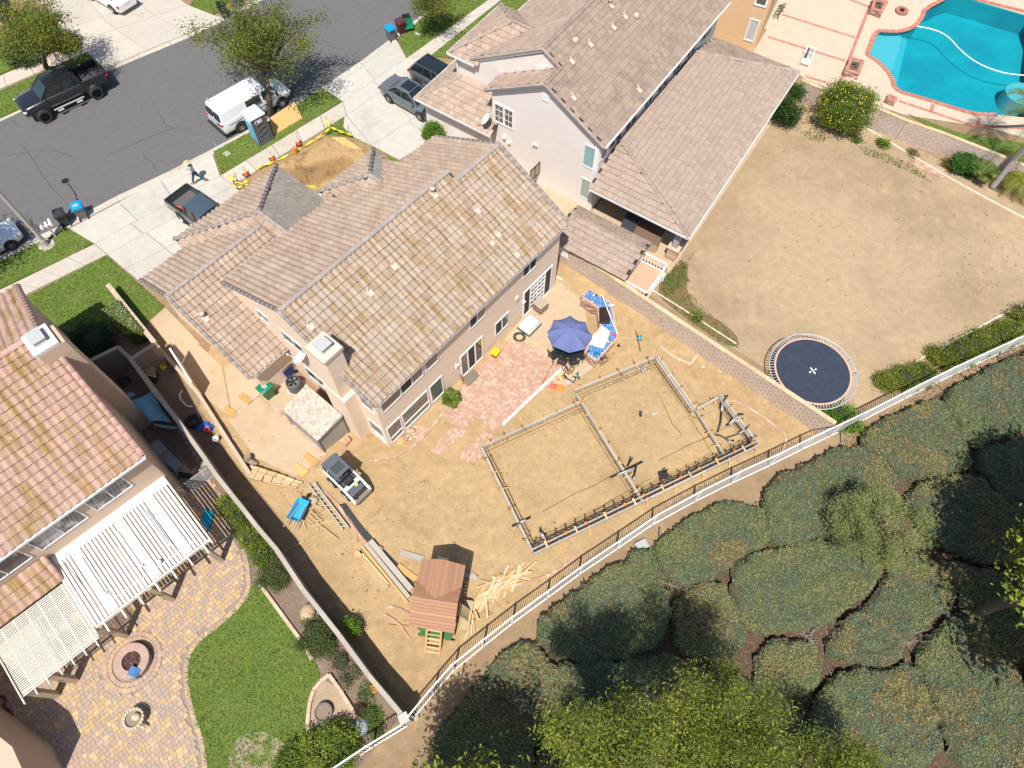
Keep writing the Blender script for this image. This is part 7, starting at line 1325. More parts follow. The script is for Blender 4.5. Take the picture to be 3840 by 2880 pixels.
for i in range(8):
 a, b = rim[i], rim[(i + 1) % 8]; K = 5; V = []
 for u in range(K + 1):
  for v in range(K + 1):
   f, g = u / K, v / K; e = a * (1 - g) + b * g; sag = -.10 * math.sin(math.pi * g) * f * f; inw = (uc * [1, 1, 0] - e * [1, 1, 0]) * .045 * math.sin(math.pi * g) * f; p = c_ * (1 - f) + e * f + inw; p[2] += sag + .14 * math.sin(math.pi * f * .9); V.append(p)
 q.add(V, np.array([[u * (K + 1) + v, (u + 1) * (K + 1) + v, (u + 1) * (K + 1) + v + 1, u * (K + 1) + v + 1] for u in range(K) for v in range(K)]))
obj('canopy', q, UB, um, 0); q = MB()
for i in range(8): a_ = i * .785; a, b = [c_ + np.array([math.cos(t_) * .26, math.sin(t_) * .26, .0]) for t_ in (a_, a_ + .785)]; q.add([c_ + [0, 0, .1], a, b], np.array([[0, 1, 2]]))
obj('vent_cap', q, UB, um, 0); q = MB(); q.tube([uc * [1, 1, 0], c_ + [0, 0, .12]], .025); obj('pole', q, DARK, um, 0); q = MB()
for i in range(8): q.tube([c_ - [0, 0, .05], rim[i] - [0, 0, .04]], .012, 4)
obj('ribs', q, DARK, um, 0)
t_ = thing('patio_table', 'dark glass patio table under the blue umbrella', 'table', uc * [1, 1, 0]); q = MB(); q.lathe([(0, .72), (.75, .72), (.75, .69), (0, .69)], 24); obj('tabletop', q, CGLASS, t_); [obj('leg', MB().bar((s * .4, r_ * .4, 0), (s * .5, r_ * .5, .69), .04, .04), DARK, t_) for s in (-1, 1) for r_ in (-1, 1)]
for k, a in enumerate((-2.6, -1.9, -1.2, -.5, .6)):
 ch = thing('patio_chair', ['patio chair under the umbrella, leftmost', 'patio chair under the umbrella, second from the left', 'patio chair under the umbrella, nearest the brick patio', 'patio chair between umbrella and counter end', 'patio chair on the counter side of the table'][k], 'chair', uc * [1, 1, 0] + np.array([math.cos(a), math.sin(a), 0]) * .9, a + math.pi, 'chairs under the umbrella')
 obj('seat', MB().box((0, 0, .43), (.5, .52, .05)), DARK, ch, bevel=.02); obj('backrest', MB().box((-.27, 0, .72), (.06, .5, .55), ry(-.2)), mat('sling_brown', (.06, .04, .035), .8), ch, bevel=.02); [obj('leg', MB().bar((x, y, 0), (x * .9, y, .42), .03, .03), DARK, ch) for x in (-.22, .22) for y in (-.23, .23)]
t_ = thing('cooler', 'red and yellow drinks cooler on the brick patio by the wall', 'cooler', G(1858, 1335), F1.a + .1); q = MB(); q.add([(-.17, -.14, .03), (.17, -.14, .03), (.17, .14, .03), (-.17, .14, .03), (-.21, -.18, .42), (.21, -.18, .42), (.21, .18, .42), (-.21, .18, .42)], QB); obj('body', q, mat('cooler_red', (.55, .03, .03), .4), t_, bevel=.03); obj('lid', MB().box((0, 0, .46), (.45, .39, .09)), mat('cooler_yellow', (.8, .68, .0), .4), t_, bevel=.03); q = MB(); q.tube([(-.23, -.1, .35), (-.3, -.1, .42), (-.3, .1, .42), (-.23, .1, .35)], .015); obj('handle', q, BLKP, t_)
t_ = thing('hose_coil', 'coiled dark green hose on the slab by the house wall', 'hose', T(12, 48, 528)); 
for k in range(4): q = MB(); r_ = .22 + .045 * k; q.tube([(r_ * math.cos(a), r_ * math.sin(a) * .9, .03 + .01 * k) for a in np.linspace(0, 6.28, 25)], .022, 6); obj('loop', q, mat('hose_green', (.035, .045, .035), .6), t_)
t_ = thing('storage_box', 'white rounded plastic cover with green base against the wall', 'storage box', T(12, 112, 460), F1.a); obj('base', MB().box((0, 0, .1), (1.15, .95, .2)), mat('dark_green_plastic', (.05, .12, .08), .5), t_, bevel=.03); q = MB(); q.add([(-.58, -.48, .2), (.58, -.48, .2), (.58, .48, .2), (-.58, .48, .2), (-.42, -.32, .6), (.42, -.32, .6), (.42, .32, .6), (-.42, .32, .6)], QB); obj('cover', q, mat('off_white_plastic', (.62, .60, .56), .6), t_, bevel=.08)
t_ = thing('wire_crate', 'brown lattice wood crate beside the french doors', 'crate', T(12, 182, 345), F1.a - .1); obj('core', MB().box((0, 0, .32), (.62, .62, .62)), mat('crate_inner', (.14, .09, .06), .9), t_); q = MB()
for i in range(5):
 for s in (-1, 1): q.box((-.3 + .15 * i, s * .32, .33), (.03, .02, .64)); q.box((s * .32, -.3 + .15 * i, .33), (.02, .03, .64))
for z in (.05, .35, .63):
 for s in (-1, 1): q.box((0, s * .325, z), (.66, .02, .05)); q.box((s * .325, 0, z), (.02, .66, .05))
obj('lattice', q, mat('crate_wood', (.36, .25, .17), .9), t_); obj('lid', MB().box((0, 0, .66), (.68, .68, .03)), mat('dusty_top', (.36, .30, .24), .9), t_)
quadboard('door_mat', [G(1731, 1420, .08), G(1776, 1383, .08), G(1800, 1408, .08), G(1757, 1450, .08)], .02, mat('mat_brown', (.20, .15, .12), .95, stain=[(30, (.12, .14, .08), .5, .55)]), 'brown patterned door mat outside the sliding glass door', 'mat'); plank('short leaning board by the sliding door frame', G(1722, 1402, .9), G(1738, 1440, .1), .08, .04, WOODO, 'board'); quadboard('wood_offcut', [G(1487, 1660, .1), G(1498, 1636, .1), G(1518, 1656, .1), G(1505, 1672, .1)], .05, WOODO, 'orange wood offcut below the bay window', 'board')
tools('crumpled foil and rags below the bay window', G(1525, 1645), [STEEL, WHITE, RED], 7, .14, 'rag_pile')
for p in ((710, 1165), (1000, 1135)): q = MB(); q.sphere(T(11, *p) + [0, 0, .08], (.3 if p[0] > 800 else .12, .16, .12), 9, 6, noise_=.1); single('stone', q, mat('boulder_tan', (.42, .32, .20), .95, var=.15, vscale=3, bump=1), 'flat tan stone ' + ('in the bed under the rear windows' if p[0] > 800 else 'at the foot of the chimney'), 'stone', smooth=True)
tc = T(13, 291, 743, .9); tr = thing('trampoline', 'round trampoline with navy mat marked with a white cross', 'trampoline', tc * [1, 1, 0]); q = MB(); q.tube([(2.38 * math.cos(a), 2.38 * math.sin(a), .9) for a in np.linspace(0, 6.2832, 49)], .03, 8); obj('frame', q, STEEL, tr, smooth=True)
q = MB(); q.lathe([(0, .9), (1, .885), (2.0, .9), (2.02, .895)], 48); obj('mat', q, mat('navy_mat', (.022, .032, .055), .75, var=.25, vscale=.8, stain=[(3, (.05, .065, .09), .58, .8)]), tr); q = MB(); q.lathe([(2.02, .905), (2.11, .9), (2.11, .885), (2.02, .89)], 48); obj('mat_edge', q, mat('salmon_edge', (.60, .35, .26), .8), tr)
sp = MB().bar((2.1, 0, .9), (2.36, 0, .9), .03, .03).mesh('spring', STEEL)
for k in range(84): link('spring', sp, tr, rot=(0, 0, k * 2 * math.pi / 84))
for k in range(6): a = k * 1.047; q = MB(); q.tube([(2.38 * math.cos(a), 2.38 * math.sin(a), .88), (2.3 * math.cos(a), 2.3 * math.sin(a), .03), (2.3 * math.cos(a + .35), 2.3 * math.sin(a + .35), .03), (2.38 * math.cos(a + .35), 2.38 * math.sin(a + .35), .88)], .025, 6); obj('leg', q, STEEL, tr)
q = MB(); q.bar((-.22, -.12, .895), (.22, .12, .895), .07, .006); q.bar((-.1, .2, .897), (.1, -.2, .897), .07, .006); obj('white_cross', q, WHITE, tr)
ph_ = thing('playhouse', 'playhouse shed with flat brown tile roof and small white railed deck', 'playhouse', F2.p(-3.3, -3)); q = MB(); F2.extr(q, [(-4.7, .8), (-2.1, .8), (-2.1, 2.0), (-2.9, 2.4), (-4.7, 1.9)], -4.85, -.1, axis='v'); obj('wall', q, WHITE, ph_, 0)
rp = Roof(F2, ph_, 'flat', .33, .36, T2P, T2, DECK, FASW); rp.plane([(-4.95, -.0, 1.95), (-4.95, -5.1, 1.95), (-2.9, -5.1, 2.6), (-2.9, -.0, 2.6)]); rp.plane([(-1.95, -5.1, 2.25), (-1.95, 0, 2.25), (-2.9, 0, 2.6), (-2.9, -5.1, 2.6)], T2); rp.cap((-2.9, -5.1, 2.6), (-2.9, 0, 2.6), .1, .33); rp.finish(160)
q = MB(); F2.box(q, -4.75, -2.3, -6.5, -4.9, .75, .85); obj('deck', q, mat('deck_salmon', (.50, .30, .20), .85, var=.05), ph_, 0)
def railing(a, b, z0_, z1_, n):
 A_, B_ = F2.p(*a), F2.p(*b); obj('rail', MB().bar(A_ + [0, 0, z1_], B_ + [0, 0, z1_], .09, .05), WHITE, ph_, 0); obj('rail', MB().bar(A_ + [0, 0, z0_], B_ + [0, 0, z0_], .05, .05), WHITE, ph_, 0)
 for k in range(n + 1): obj('baluster', MB().box(A_ + (B_ - A_) * k / n + [0, 0, (z0_ + z1_) / 2], (.04, .04, z1_ - z0_)), WHITE, ph_, 0)
railing((-4.75, -6.5), (-2.3, -6.5), .85, 1.65, 12); railing((-4.75, -6.5), (-4.75, -4.9), .85, 1.65, 8); railing((-2.3, -6.5), (-2.3, -4.9), .85, 1.65, 8); q = MB(); [q.box(F2.p(u, -6.5, .4), (.1, .1, .85)) for u in (-4.75, -2.3)]; obj('post', q, WHITE, ph_, 0)
q = MB(); [F2.box(q, -2.4 + .3 * k, -2.1 + .3 * k, -6.3, -5.1, 0, .55 - .18 * k) for k in range(3)]; obj('steps', q, mat('deck_salmon', (.50, .30, .20), .85, var=.05), ph_, 0)
ht_ = thing('hot_tub', 'covered brown hot tub under the covered patio edge', 'hot tub', F2.p(-.0, -4.2), F2.a + .15); obj('shell', MB().box((0, 0, .4), (1.7, 1.7, .8)), mat('tub_tan', (.42, .33, .24), .7), ht_, bevel=.08); obj('cover', MB().box((0, 0, .85), (1.75, 1.75, .1)), mat('tub_cover', (.16, .10, .07), .6), ht_, bevel=.04)
t_ = thing('grill_cover', 'dark covered grill standing under the patio eave', 'grill', F2.p(.1, -2.9), F2.a); q = MB(); q.add([(-.35, -.6, 0), (.35, -.6, 0), (.35, .6, 0), (-.35, .6, 0), (-.25, -.5, 1.15), (.25, -.5, 1.15), (.25, .5, 1.15), (-.25, .5, 1.15)], QB); obj('cover', q, mat('tarp_navy', (.06, .065, .08), .6), t_, bevel=.05)
tools('tangle of white cord lying on the neighbour walkway', T(2, 700, 1500), [WHITE], 14, .25, 'cord_tangle')
sw_ = thing('side_window_vent', 'open dark framed window hatch standing off the off white wall', 'window', F2.p(-.1, *[F2.onu(2020, 640, -.1)[0]], 1.0)); q = MB(); A_, B_ = T(2, 118, 1140, 1.5), T(2, 180, 1080, 1.5); 
for z in (1.0, 1.9): q.bar(A_ * [1, 1, 0] + [0, 0, z], B_ * [1, 1, 0] + [0, 0, z], .05, .05)
for p in (A_, (A_ + B_) / 2, B_): q.bar(p * [1, 1, 0] + [0, 0, 1.0], p * [1, 1, 0] + [0, 0, 1.9], .05, .05)
obj('frame', q, BLKP, sw_, 0); q = MB(); q.quad([A_ * [1, 1, 0] + [0, 0, 1.0], B_ * [1, 1, 0] + [0, 0, 1.0], B_ * [1, 1, 0] + [0, 0, 1.9], A_ * [1, 1, 0] + [0, 0, 1.9]]); obj('pane', q, mat('hatch_tan', (.35, .31, .22), .4), sw_, 0)
gt = thing('side_gate', 'white picket side gate between the driveway shrub and the off white house', 'gate', T(1, 1300, 880)); A_, B_ = T(1, 1270, 880, 1.4), T(1, 1335, 840, 1.4); [obj('board', MB().box((A_ * (1 - f) + B_ * f) * [1, 1, 0] + [0, 0, .7], (.09, .03, 1.4), head(A_, B_)), WHITE, gt, 0) for f in np.linspace(0, 1, 8)]
def planter(label, pts, h_, fire=True):
 P4 = [T(3, *p, h_) for p in pts]; t_ = thing('fire_planter', label, 'planter', sum(P4) / 4 * [1, 1, 0]); c_ = sum(P4) / 4; q = MB(); q.prism([p + (c_ - p) * .04 for p in P4], .03, h_ - .06); b_ = obj('base', q, mat('planter_mortar', (.3, .2, .16), .9), t_, 0); pc = Pieces(); pt2 = Pieces()
 for i in range(4):
  a, b = P4[i], P4[(i + 1) % 4]; k = max(2, int(np.linalg.norm(b - a) / .11)); L_ = np.linalg.norm(b - a); k2 = max(1, int(L_ / .22))
  for j in range(k): p = a + (b - a) * (j + .5) / k; pc.put(p + unit(c_ - p) * .09 + [0, 0, -.03], (L_ / k - .01, .2, .06), head(a, b))
  for r_ in range(int((h_ - .1) / .075)):
   for j in range(k2): p = a + (b - a) * (j + .5 + .25 * (r_ % 2 * 2 - 1)) / k2; pt2.put(p * [1, 1, 0] + [0, 0, .07 + r_ * .075], (L_ / k2 - .015, .05, .06), head(a, b))
 pc.flush('coping_brick', BRP, b_, 80); pt2.flush('brick', ISB, b_, 100)
 if fire: q = MB(); q.prism([p + (c_ - p) * .45 for p in P4], .1, h_ - .04); obj('ash_bed', q, mat('ash', (.10, .07, .055), .95, var=.3, vscale=8), t_, 0); q = MB(); [q.sphere(c_ + [random.uniform(-.2, .2), random.uniform(-.3, .3), -.0], .06, 7, 5) for _ in range(5)]; obj('lava_rock', q, DARK, t_, 0)
planter('rectangular brick fire planter on the cream deck', ((538, 366), (627, 390), (590, 480), (498, 455)), .5); planter('rectangular brick fire planter at the top edge of the pool deck', ((688, -20), (780, 5), (740, 80), (670, 55)), .5); planter('small brick pillar box at the foot of the pool steps', ((785, 608), (843, 630), (820, 665), (768, 642)), .35, False)
c_ = T(3, 862, 80); t_ = thing('fire_bowl', 'low round brick fire bowl beside the pool', 'fire bowl', c_); q = MB(); q.lathe([(.2, .18), (.48, .18), (.5, .03)], 28); obj('base', q, ISB, t_); 
for k in range(22): a = k * .2856; obj('brick', MB().box((math.cos(a) * .39, math.sin(a) * .39, .2), (.2, .095, .06), a), BRP, t_)
q = MB(); q.lathe([(0, .2), (.26, .17)], 20); [q.sphere((random.uniform(-.12, .12), random.uniform(-.12, .12), .22), .06, 7, 5) for _ in range(6)]; obj('lava_rock', q, DARK, t_)
for i, p in enumerate(((75, 78), (48, 120))):
 t_ = thing('wire_chair', 'black wire garden chair against the orange house, %s' % ('farther one' if i == 0 else 'nearer one'), 'chair', T(3, *p), 2 + i, 'black wire chairs'); q = MB(); q.tube([(.22 * math.cos(a), .22 * math.sin(a), .45) for a in np.linspace(0, 6.28, 17)], .02, 5); [q.tube([(.2 * math.cos(a), .2 * math.sin(a), .45), (.26 * math.cos(a), .26 * math.sin(a), 0)], .015, 5) for a in (0.8, 2.3, 3.9, 5.5)]; [q.bar((-.22 + .044 * k, -.2, .45), (-.22 + .044 * k, .2, .45), .012, .012) for k in range(11)]; obj('seat', q, DARK, t_); q = MB(); q.tube([(-.22 * math.cos(a), .26 * math.sin(a), .45 + .4 * abs(math.cos(a))) for a in np.linspace(-1.57, 1.57, 13)], .02, 5); [q.tube([(-.2, y, .46), (-.24, y, .8)], .01, 4) for y in (-.12, -.04, .04, .12)]; obj('backrest', q, DARK, t_)
t_ = thing('lounge_chair', 'white folding lounge chair with navy strap on the pool deck', 'lounge chair', T(3, 235, 420), R(66)); q = MB()
for y in (-.3, .3): q.bar((-.35, y, .3), (.35, y, .3), .04, .04); q.bar((-.3, y, .0), (-.3, y, .3), .03, .03); q.bar((.3, y, 0), (.3, y, .3), .03, .03)
q.bar((.3, -.3, .3), (.9, -.28, .85), .03, .03); q.bar((.3, .3, .3), (.9, .28, .85), .03, .03); q.bar((.9, -.4, .85), (.9, .4, .85), .04, .04); [q.bar((-.3 + .1 * k, -.3, .31), (-.3 + .1 * k, .3, .31), .05, .015) for k in range(7)]; obj('frame', q, WHITE, t_); obj('strap', MB().bar((.28, .12, .34), (.85, .16, .82), .14, .02), mat('navy_cloth', (.02, .05, .16), .8), t_)
# house 3 patio: pergolas, fire pit, fountain
CRM = mat('cream_paint', (.66, .60, .52), .7, rnd=.05, var=.05, vscale=3); pg = thing('pergola', 'cream slatted pergola attached to the brown house, lights fixed on top', 'pergola', F3.p(-3, -2)); zc_ = 2.75
obj('ledger', MB().bar(F3.p(-.1, -.05, zc_), F3.p(-5.75, -.05, zc_), .5, .12), mat('white_flashing', (.78, .78, .77), .6), pg, 0); obj('beam', MB().bar(F3.p(-.1, -3.95, zc_ - .1), F3.p(-5.8, -3.95, zc_ - .1), .08, .2), CRM, pg, 0); obj('edge_beam', MB().bar(F3.p(-.12, .1, zc_), F3.p(-.12, -4.2, zc_), .08, .16), CRM, pg, 0); obj('edge_beam', MB().bar(F3.p(-5.82, .0, zc_), F3.p(-5.82, -4.2, zc_), .08, .16), CRM, pg, 0)
n = 32
for k in range(n):
 u = -.3 - 5.4 * k / (n - 1); wd_ = .125 if k not in (5, 14, 26) else .19; obj('slat', MB().bar(F3.p(u, -.25, zc_ + .04), F3.p(u, -3.9, zc_ + .04), wd_, .03, var=random.random()), mat('bleached_slat', (.70, .65, .60), .8, rnd=.06, stain=[(3, (.40, .33, .26), .64, .8)]), pg, 0)
for k in range(7): u = -.5 - .82 * k; obj('rafter_tail', MB().bar(F3.p(u, -3.7, zc_ - .12), F3.p(u, -4.45, zc_ - .12), .07, .14), CRM, pg, 0)
for k, u in enumerate((-1.55, -3.0, -4.75)): q = MB(); q.bar(F3.p(u, -.8, zc_ + .09), F3.p(u, -3.0, zc_ + .09), .09, .05); q.box(F3.p(u, -3.0, zc_ + .11), (.2, .12, .08), F3.a); obj('light_bar', q, mat('pale_alu', (.6, .62, .65), .4, metal=.4), pg, 0)
q = MB(); q.tube([F3.p(u_, v_, zc_ + .1) for u_, v_ in ((-.6, -3.6), (-5.2, -3.4), (-5.4, -.5))], .015, 5); q.tube([F3.p(-5.5, -.45, zc_ + .1), F3.p(-3.6, -.7, zc_ + .1)], .02, 5); obj('conduit', q, STEEL, pg, 0)
for u in (-.6, -3.3, -5.7): obj('post', MB().box(F3.p(u, -3.95, 1.3), (.2, .2, 2.6), F3.a), mat('post_tan', (.42, .33, .23), .8), pg, 0)
q = MB(); q.sphere(F3.p(-2.3, -3.4, zc_ + .17), .12, 12, 8); tb = single('ball', q, WHITE, 'white and teal volleyball resting on the pergola slats', 'ball', smooth=True); q = MB(); q.lathe([(.124, -.03), (.124, .03)], 14, F3.p(-2.3, -3.4, zc_ + .17)); obj('stripe', q, mat('turquoise', (.0, .35, .5), .4), tb)
pl_ = thing('lattice_cover', 'lower cream lattice patio cover of thin slats beside the pergola', 'pergola', F3.p(-8, -2.5)); zl_ = 2.45
for k in range(34): v = -1.15 - 3.15 * k / 33; obj('slat', MB().bar(F3.p(-5.9, v, zl_ + .05), F3.p(-9.3, v, zl_ + .05), .05, .03, var=random.random()), CRM, pl_, 0)
for k in range(7): u = -6.1 - .55 * k; obj('rafter', MB().bar(F3.p(u, -1.0, zl_ - .01), F3.p(u, -4.6, zl_ - .01), .05, .09), CRM, pl_, 0)
obj('beam', MB().bar(F3.p(-5.9, -4.1, zl_ - .12), F3.p(-9.3, -4.1, zl_ - .12), .08, .14), CRM, pl_, 0)
for u in (-8.3, -9.2): obj('post', MB().box(F3.p(u, -4.1, 1.15), (.25, .25, 2.3), F3.a), mat('post_tan', (.42, .33, .23), .8), pl_, 0)
fz = T(20, 850, 965, .45); t_ = thing('fire_pit', 'round paver fire pit with lava rock on the neighbour patio', 'fire pit', fz * [1, 1, 0]); q = MB(); q.lathe([(.42, .4), (.72, .4), (.74, 0)], 32); obj('base', q, mat('pit_stone', (.24, .19, .16), .95, var=.25, vscale=6), t_)
for r_ in range(3):
 for k in range(18): a = (k + .5 * (r_ % 2)) * .349; obj('stone', MB().box((math.cos(a) * .7, math.sin(a) * .7, .07 + r_ * .13), (.1, .24, .12), a), mat('pit_block', (.27, .21, .18), .95, rnd=.2), t_)
for k in range(20): a = k * .314; obj('cap_stone', MB().prism([(.42 * math.cos(a), .42 * math.sin(a)), (.78 * math.cos(a), .78 * math.sin(a)), (.78 * math.cos(a + .306), .78 * math.sin(a + .306)), (.42 * math.cos(a + .306), .42 * math.sin(a + .306))], .4, .46), mat('pit_cap', (.38, .26, .21), .9, rnd=.06), t_)
q = MB(); q.lathe([(0, .36), (.42, .36)], 20); obj('ash_bed', q, mat('ash_dark', (.06, .03, .025), .95), t_); q = MB()
for k in range(90): a, r_ = random.random() * 6.28, .40 * math.sqrt(random.random()); q.sphere((r_ * math.cos(a), r_ * math.sin(a), .38), random.uniform(.015, .035), 5, 4, var=random.random())
obj('lava_rock', q, mat('lava', (.12, .05, .04), .9, ramp=[(.10, .03, .025), (.35, .3, .28), (.16, .07, .05)]), t_, kind='stuff')
for i, (p, s_xy, h_) in enumerate((((868, 1040), (.5, .45), .48), ((785, 1030), (.45, .36), .06))):
 q = MB(); V = []; N = 10
 for a in range(N):
  for b in range(N): x, y = (a / (N - 1) - .5) * s_xy[0], (b / (N - 1) - .5) * s_xy[1]; V.append((x, y, h_ + .05 * math.sin(9 * x + 3) * math.sin(8 * y) + .03 + (-.3 if i == 0 and y < -.22 else 0) + random.uniform(0, .012)))
 q.add(V, np.array([[a * N + b, (a + 1) * N + b, (a + 1) * N + b + 1, a * N + b + 1] for a in range(N - 1) for b in range(N - 1)])); o = single('towel', q, mat('towel_blue', (.07, .17, .36), .95, bump=1.5, bscale=40), 'blue textured towel ' + ('draped over the fire pit rim' if i == 0 else 'fallen on the pavers beside the fire pit'), 'towel', smooth=True); o.location = tuple(T(20, *p, h_) * [1, 1, 0]); o.rotation_euler = (0, 0, -.35 + .6 * i)
fo = T(20, 862, 1340, .5); t_ = thing('stone_fountain', 'small scalloped stone fountain bowl on the pavers', 'fountain', fo * [1, 1, 0]); ST = mat('fountain_stone', (.48, .40, .29), .95, var=.12, vscale=6); q = MB(); q.lathe([(.14, 0), (.18, .1), (.1, .3), (.3, .42), (.4, .5)], 24); obj('pedestal', q, ST, t_, smooth=True)
for k in range(18): a = k * .349; obj('rim_stone', MB().box((math.cos(a) * .4, math.sin(a) * .4, .5), (.14, .13, .1), a), ST, t_, bevel=.03)
q = MB(); q.lathe([(0, .38), (.34, .46)], 24); obj('basin', q, mat('basin_dirt', (.25, .2, .14), .9), t_); q = MB(); q.sphere((.15, .08, .6), (.2, .17, .16), 12, 8, noise_=.05); obj('upper_bowl', q, ST, t_, smooth=True); q = MB(); [q.sphere((.3 + .1 * k, -.25 - .04 * k, .35), .07, 8, 6) for k in range(3)]; obj('pebble', q, ST, t_)
q = MB(); q.lathe([(.36, .0), (.4, .3), (.35, .3), (.33, .22)], 24, T(21, 445, 1300)); t_ = single('garden_pot', q, mat('pot_grey', (.12, .13, .15), .7), 'round dark grey pot of dry soil in the sand bed', 'pot'); q = MB(); q.lathe([(0, .23), (.34, .23)], 20, T(21, 445, 1300)); obj('soil', q, mat('dry_plant', (.22, .16, .11), .95, var=.4, vscale=12), t_)
for p, r_, m_, lb in (((340, 655), .36, 'boulder_tan', 'tan boulder in the planting bed'), ((685, 1395), .33, 'boulder_blue', 'smooth blue grey boulder near the fence corner'), ((100, 300), .14, 'boulder_tan', 'small stone between the round shrubs'), ((1040, 1330), .14, 'boulder_tan', 'tan stone just outside the white fence corner')): q = MB(); q.sphere(T(21, *p) + [0, 0, r_ * .4], (r_, r_ * 1.2, r_ * .8), 12, 8, noise_=.05); single('boulder', q, mat(m_, (.42, .32, .20) if m_ == 'boulder_tan' else (.26, .30, .33), .9, var=.15, vscale=4), lb, 'boulder', smooth=True)
AW = mat('awning_blue', (.16, .36, .44), .8, var=.1, vscale=1.5); P4 = [zG(640, 840, 1.5), zG(880, 750, 1.5), zG(1050, 1030, 1.1), zG(870, 1020, 1.5)]; q = MB(); K = 8; V = []
for a in range(K + 1):
 for b in range(K + 1): f, g = a / K, b / K; p = (P4[0] * (1 - f) + P4[1] * f) * (1 - g) + (P4[3] * (1 - f) + P4[2] * f) * g; p = p + [0, 0, .25 * math.sin(math.pi * f) * math.sin(math.pi * g)]; V.append(p + (sum(P4) / 4 - p) * [.12, .12, 0] * (math.sin(math.pi * f) * (1 - math.sin(math.pi * g)) + math.sin(math.pi * g) * (1 - math.sin(math.pi * f))))
q.add(V, np.array([[a * (K + 1) + b, (a + 1) * (K + 1) + b, (a + 1) * (K + 1) + b + 1, a * (K + 1) + b + 1] for a in range(K) for b in range(K)])); t_ = tag(obj('shade_sail', q, AW, None, smooth=True), 'pale blue shade canopy stretched in the dark side yard', 'canopy')
q = MB(); q.add([zG(620, 800, 1.2), zG(680, 755, 1.2), zG(740, 780, 1.2), zG(640, 830, 1.2)], np.array([[0, 1, 2, 3]])); q.add([zG(880, 1035, 1.0), zG(1130, 1075, .6), zG(1060, 1090, .6), zG(900, 1060, .9)], np.array([[0, 1, 2, 3]])); single('canopy_flap', q, AW, 'loose blue flaps hanging off the shade canopy', 'canopy')
for i, p4 in enumerate((((840, 1220), (930, 1175), (1010, 1265), (920, 1335)), ((920, 1335), (1015, 1265), (1140, 1390), (1070, 1460)))): q = MB(); P4 = [zG(*p, .7 - .25 * i) for p in p4]; q.add([p * [1, 1, 0] for p in P4] + P4, QB); single('cushion_bench', q, mat('bench_grey', (.30, .29, .28), .9), 'grey covered bench section in the side yard, %s one' % ('upper' if i == 0 else 'lower'), 'bench', bevel=.06)
slabshape('side_pad', [zG(1060, 1470), zG(1160, 1395), (zG(1340, 1600)), zG(1230, 1659)], -.01, .04, CONC); quadboard('black_mat', [zG(1115, 1465, .2), zG(1230, 1485, .2), zG(1205, 1530, .2), zG(1100, 1515, .2)], .05, DARK, 'black rectangular panel lying on the side pad', 'panel')
q = MB(); [q.box(zG(1150 + 30 * k, 1100 + 48 * k), (.4, .35, .05), .6 + .2 * k) for k in range(7)]; o = obj('stepping_stones', q, mat('shade_stone', (.30, .28, .26), .9), None, kind='structure')
t_ = thing('wet_floor_sign', 'yellow folding wet floor sign lying in the side passage', 'sign', zG(975, 525), R(-50)); q = MB(); q.box((0, 0, .08), (.62, .3, .03)); b_ = obj('panel', q, mat('sign_yellow', (.75, .55, .0), .5), t_, bevel=.01); q = MB()
for a, b in (((-.02, -.1), (-.02, .1)), ((-.02, .1), (.14, 0)), ((.14, 0), (-.02, -.1))): q.bar((*a, .098), (*b, .098), .02, .004)
q.bar((.02, -.03, .098), (.09, .02, .098), .025, .004); q.box((-.22, 0, .098), (.05, .18, .004)); q.box((-.14, 0, .098), (.03, .14, .004)); obj('sign_print', q, BLKP, b_)
t_ = thing('scrap_heap', 'grey drum with loose boards piled in the dark passage', 'scrap heap', zG(870, 560)); q = MB(); q.tube([(-.1, .3, .2), (.2, -.25, .2)], .22, 14); obj('drum', q, mat('drum_grey', (.16, .17, .19), .6), t_); [obj('board', MB().bar((-.5 + .1 * k, .3 - .2 * k, .5), (.45 + .05 * k, -.2 - .12 * k, .4), .08, .03), WOODW if k % 2 else WOODP, t_) for k in range(5)]; obj('tub', MB().box((.35, -.6, .15), (.4, .6, .3)), BLKP, t_, bevel=.03)
q = MB(); q.tube([zG(x, y, .05) for x, y in ((1145, 745), (1122, 780), (1128, 820), (1160, 860), (1190, 885), (1240, 888))], .05, 8); single('pvc_pipe', q, mat('pvc_white', (.62, .64, .68), .5), 'curved white pipe lying on the side passage dirt', 'pipe', smooth=True)
q = MB(); V = [(.30 + .13 * math.cos(b), 0, .12 + .12 * math.sin(b)) for b in np.linspace(0, 6.283, 9)][:-1]; P_ = [(V[j][0] * math.cos(a), V[j][0] * math.sin(a), V[j][2]) for a in np.linspace(0, 6.283, 25)[:-1] for j in range(8)]; q.add(np.array(P_) + zG(1250, 1025), np.array([[i * 8 + j, ((i + 1) % 24) * 8 + j, ((i + 1) % 24) * 8 + (j + 1) % 8, i * 8 + (j + 1) % 8] for i in range(24) for j in range(8)])); single('old_tyre', q, TYRE, 'old black tyre lying in the side passage', 'tyre', smooth=True)
q = MB(); q.sphere(zG(1355, 1075) + [0, 0, .05], (.42, .3, .16), 10, 6, noise_=.3); single('tarp', q, mat('tarp_blue', (.01, .10, .45), .5), 'crumpled bright blue tarp beside the orange bucket', 'tarp')
q = MB(); q.lathe([(.0, .03), (.11, .03), (.11, 0), (.14, .32), (.16, .33), (.15, .3), (.12, .06)], 18, zG(1385, 1110)); single('bucket', q, mat('bucket_red_orange', (.75, .10, .02), .45), 'open red orange bucket against the blue tarp', 'bucket'); q = MB(); q.lathe([(.0, .03), (.11, .03), (.11, 0), (.15, .34), (.17, .35), (.16, .32), (.12, .06)], 18, zG(1460, 1195)); single('bucket', q, WHITE, 'open white bucket by the passage retaining wall', 'bucket')
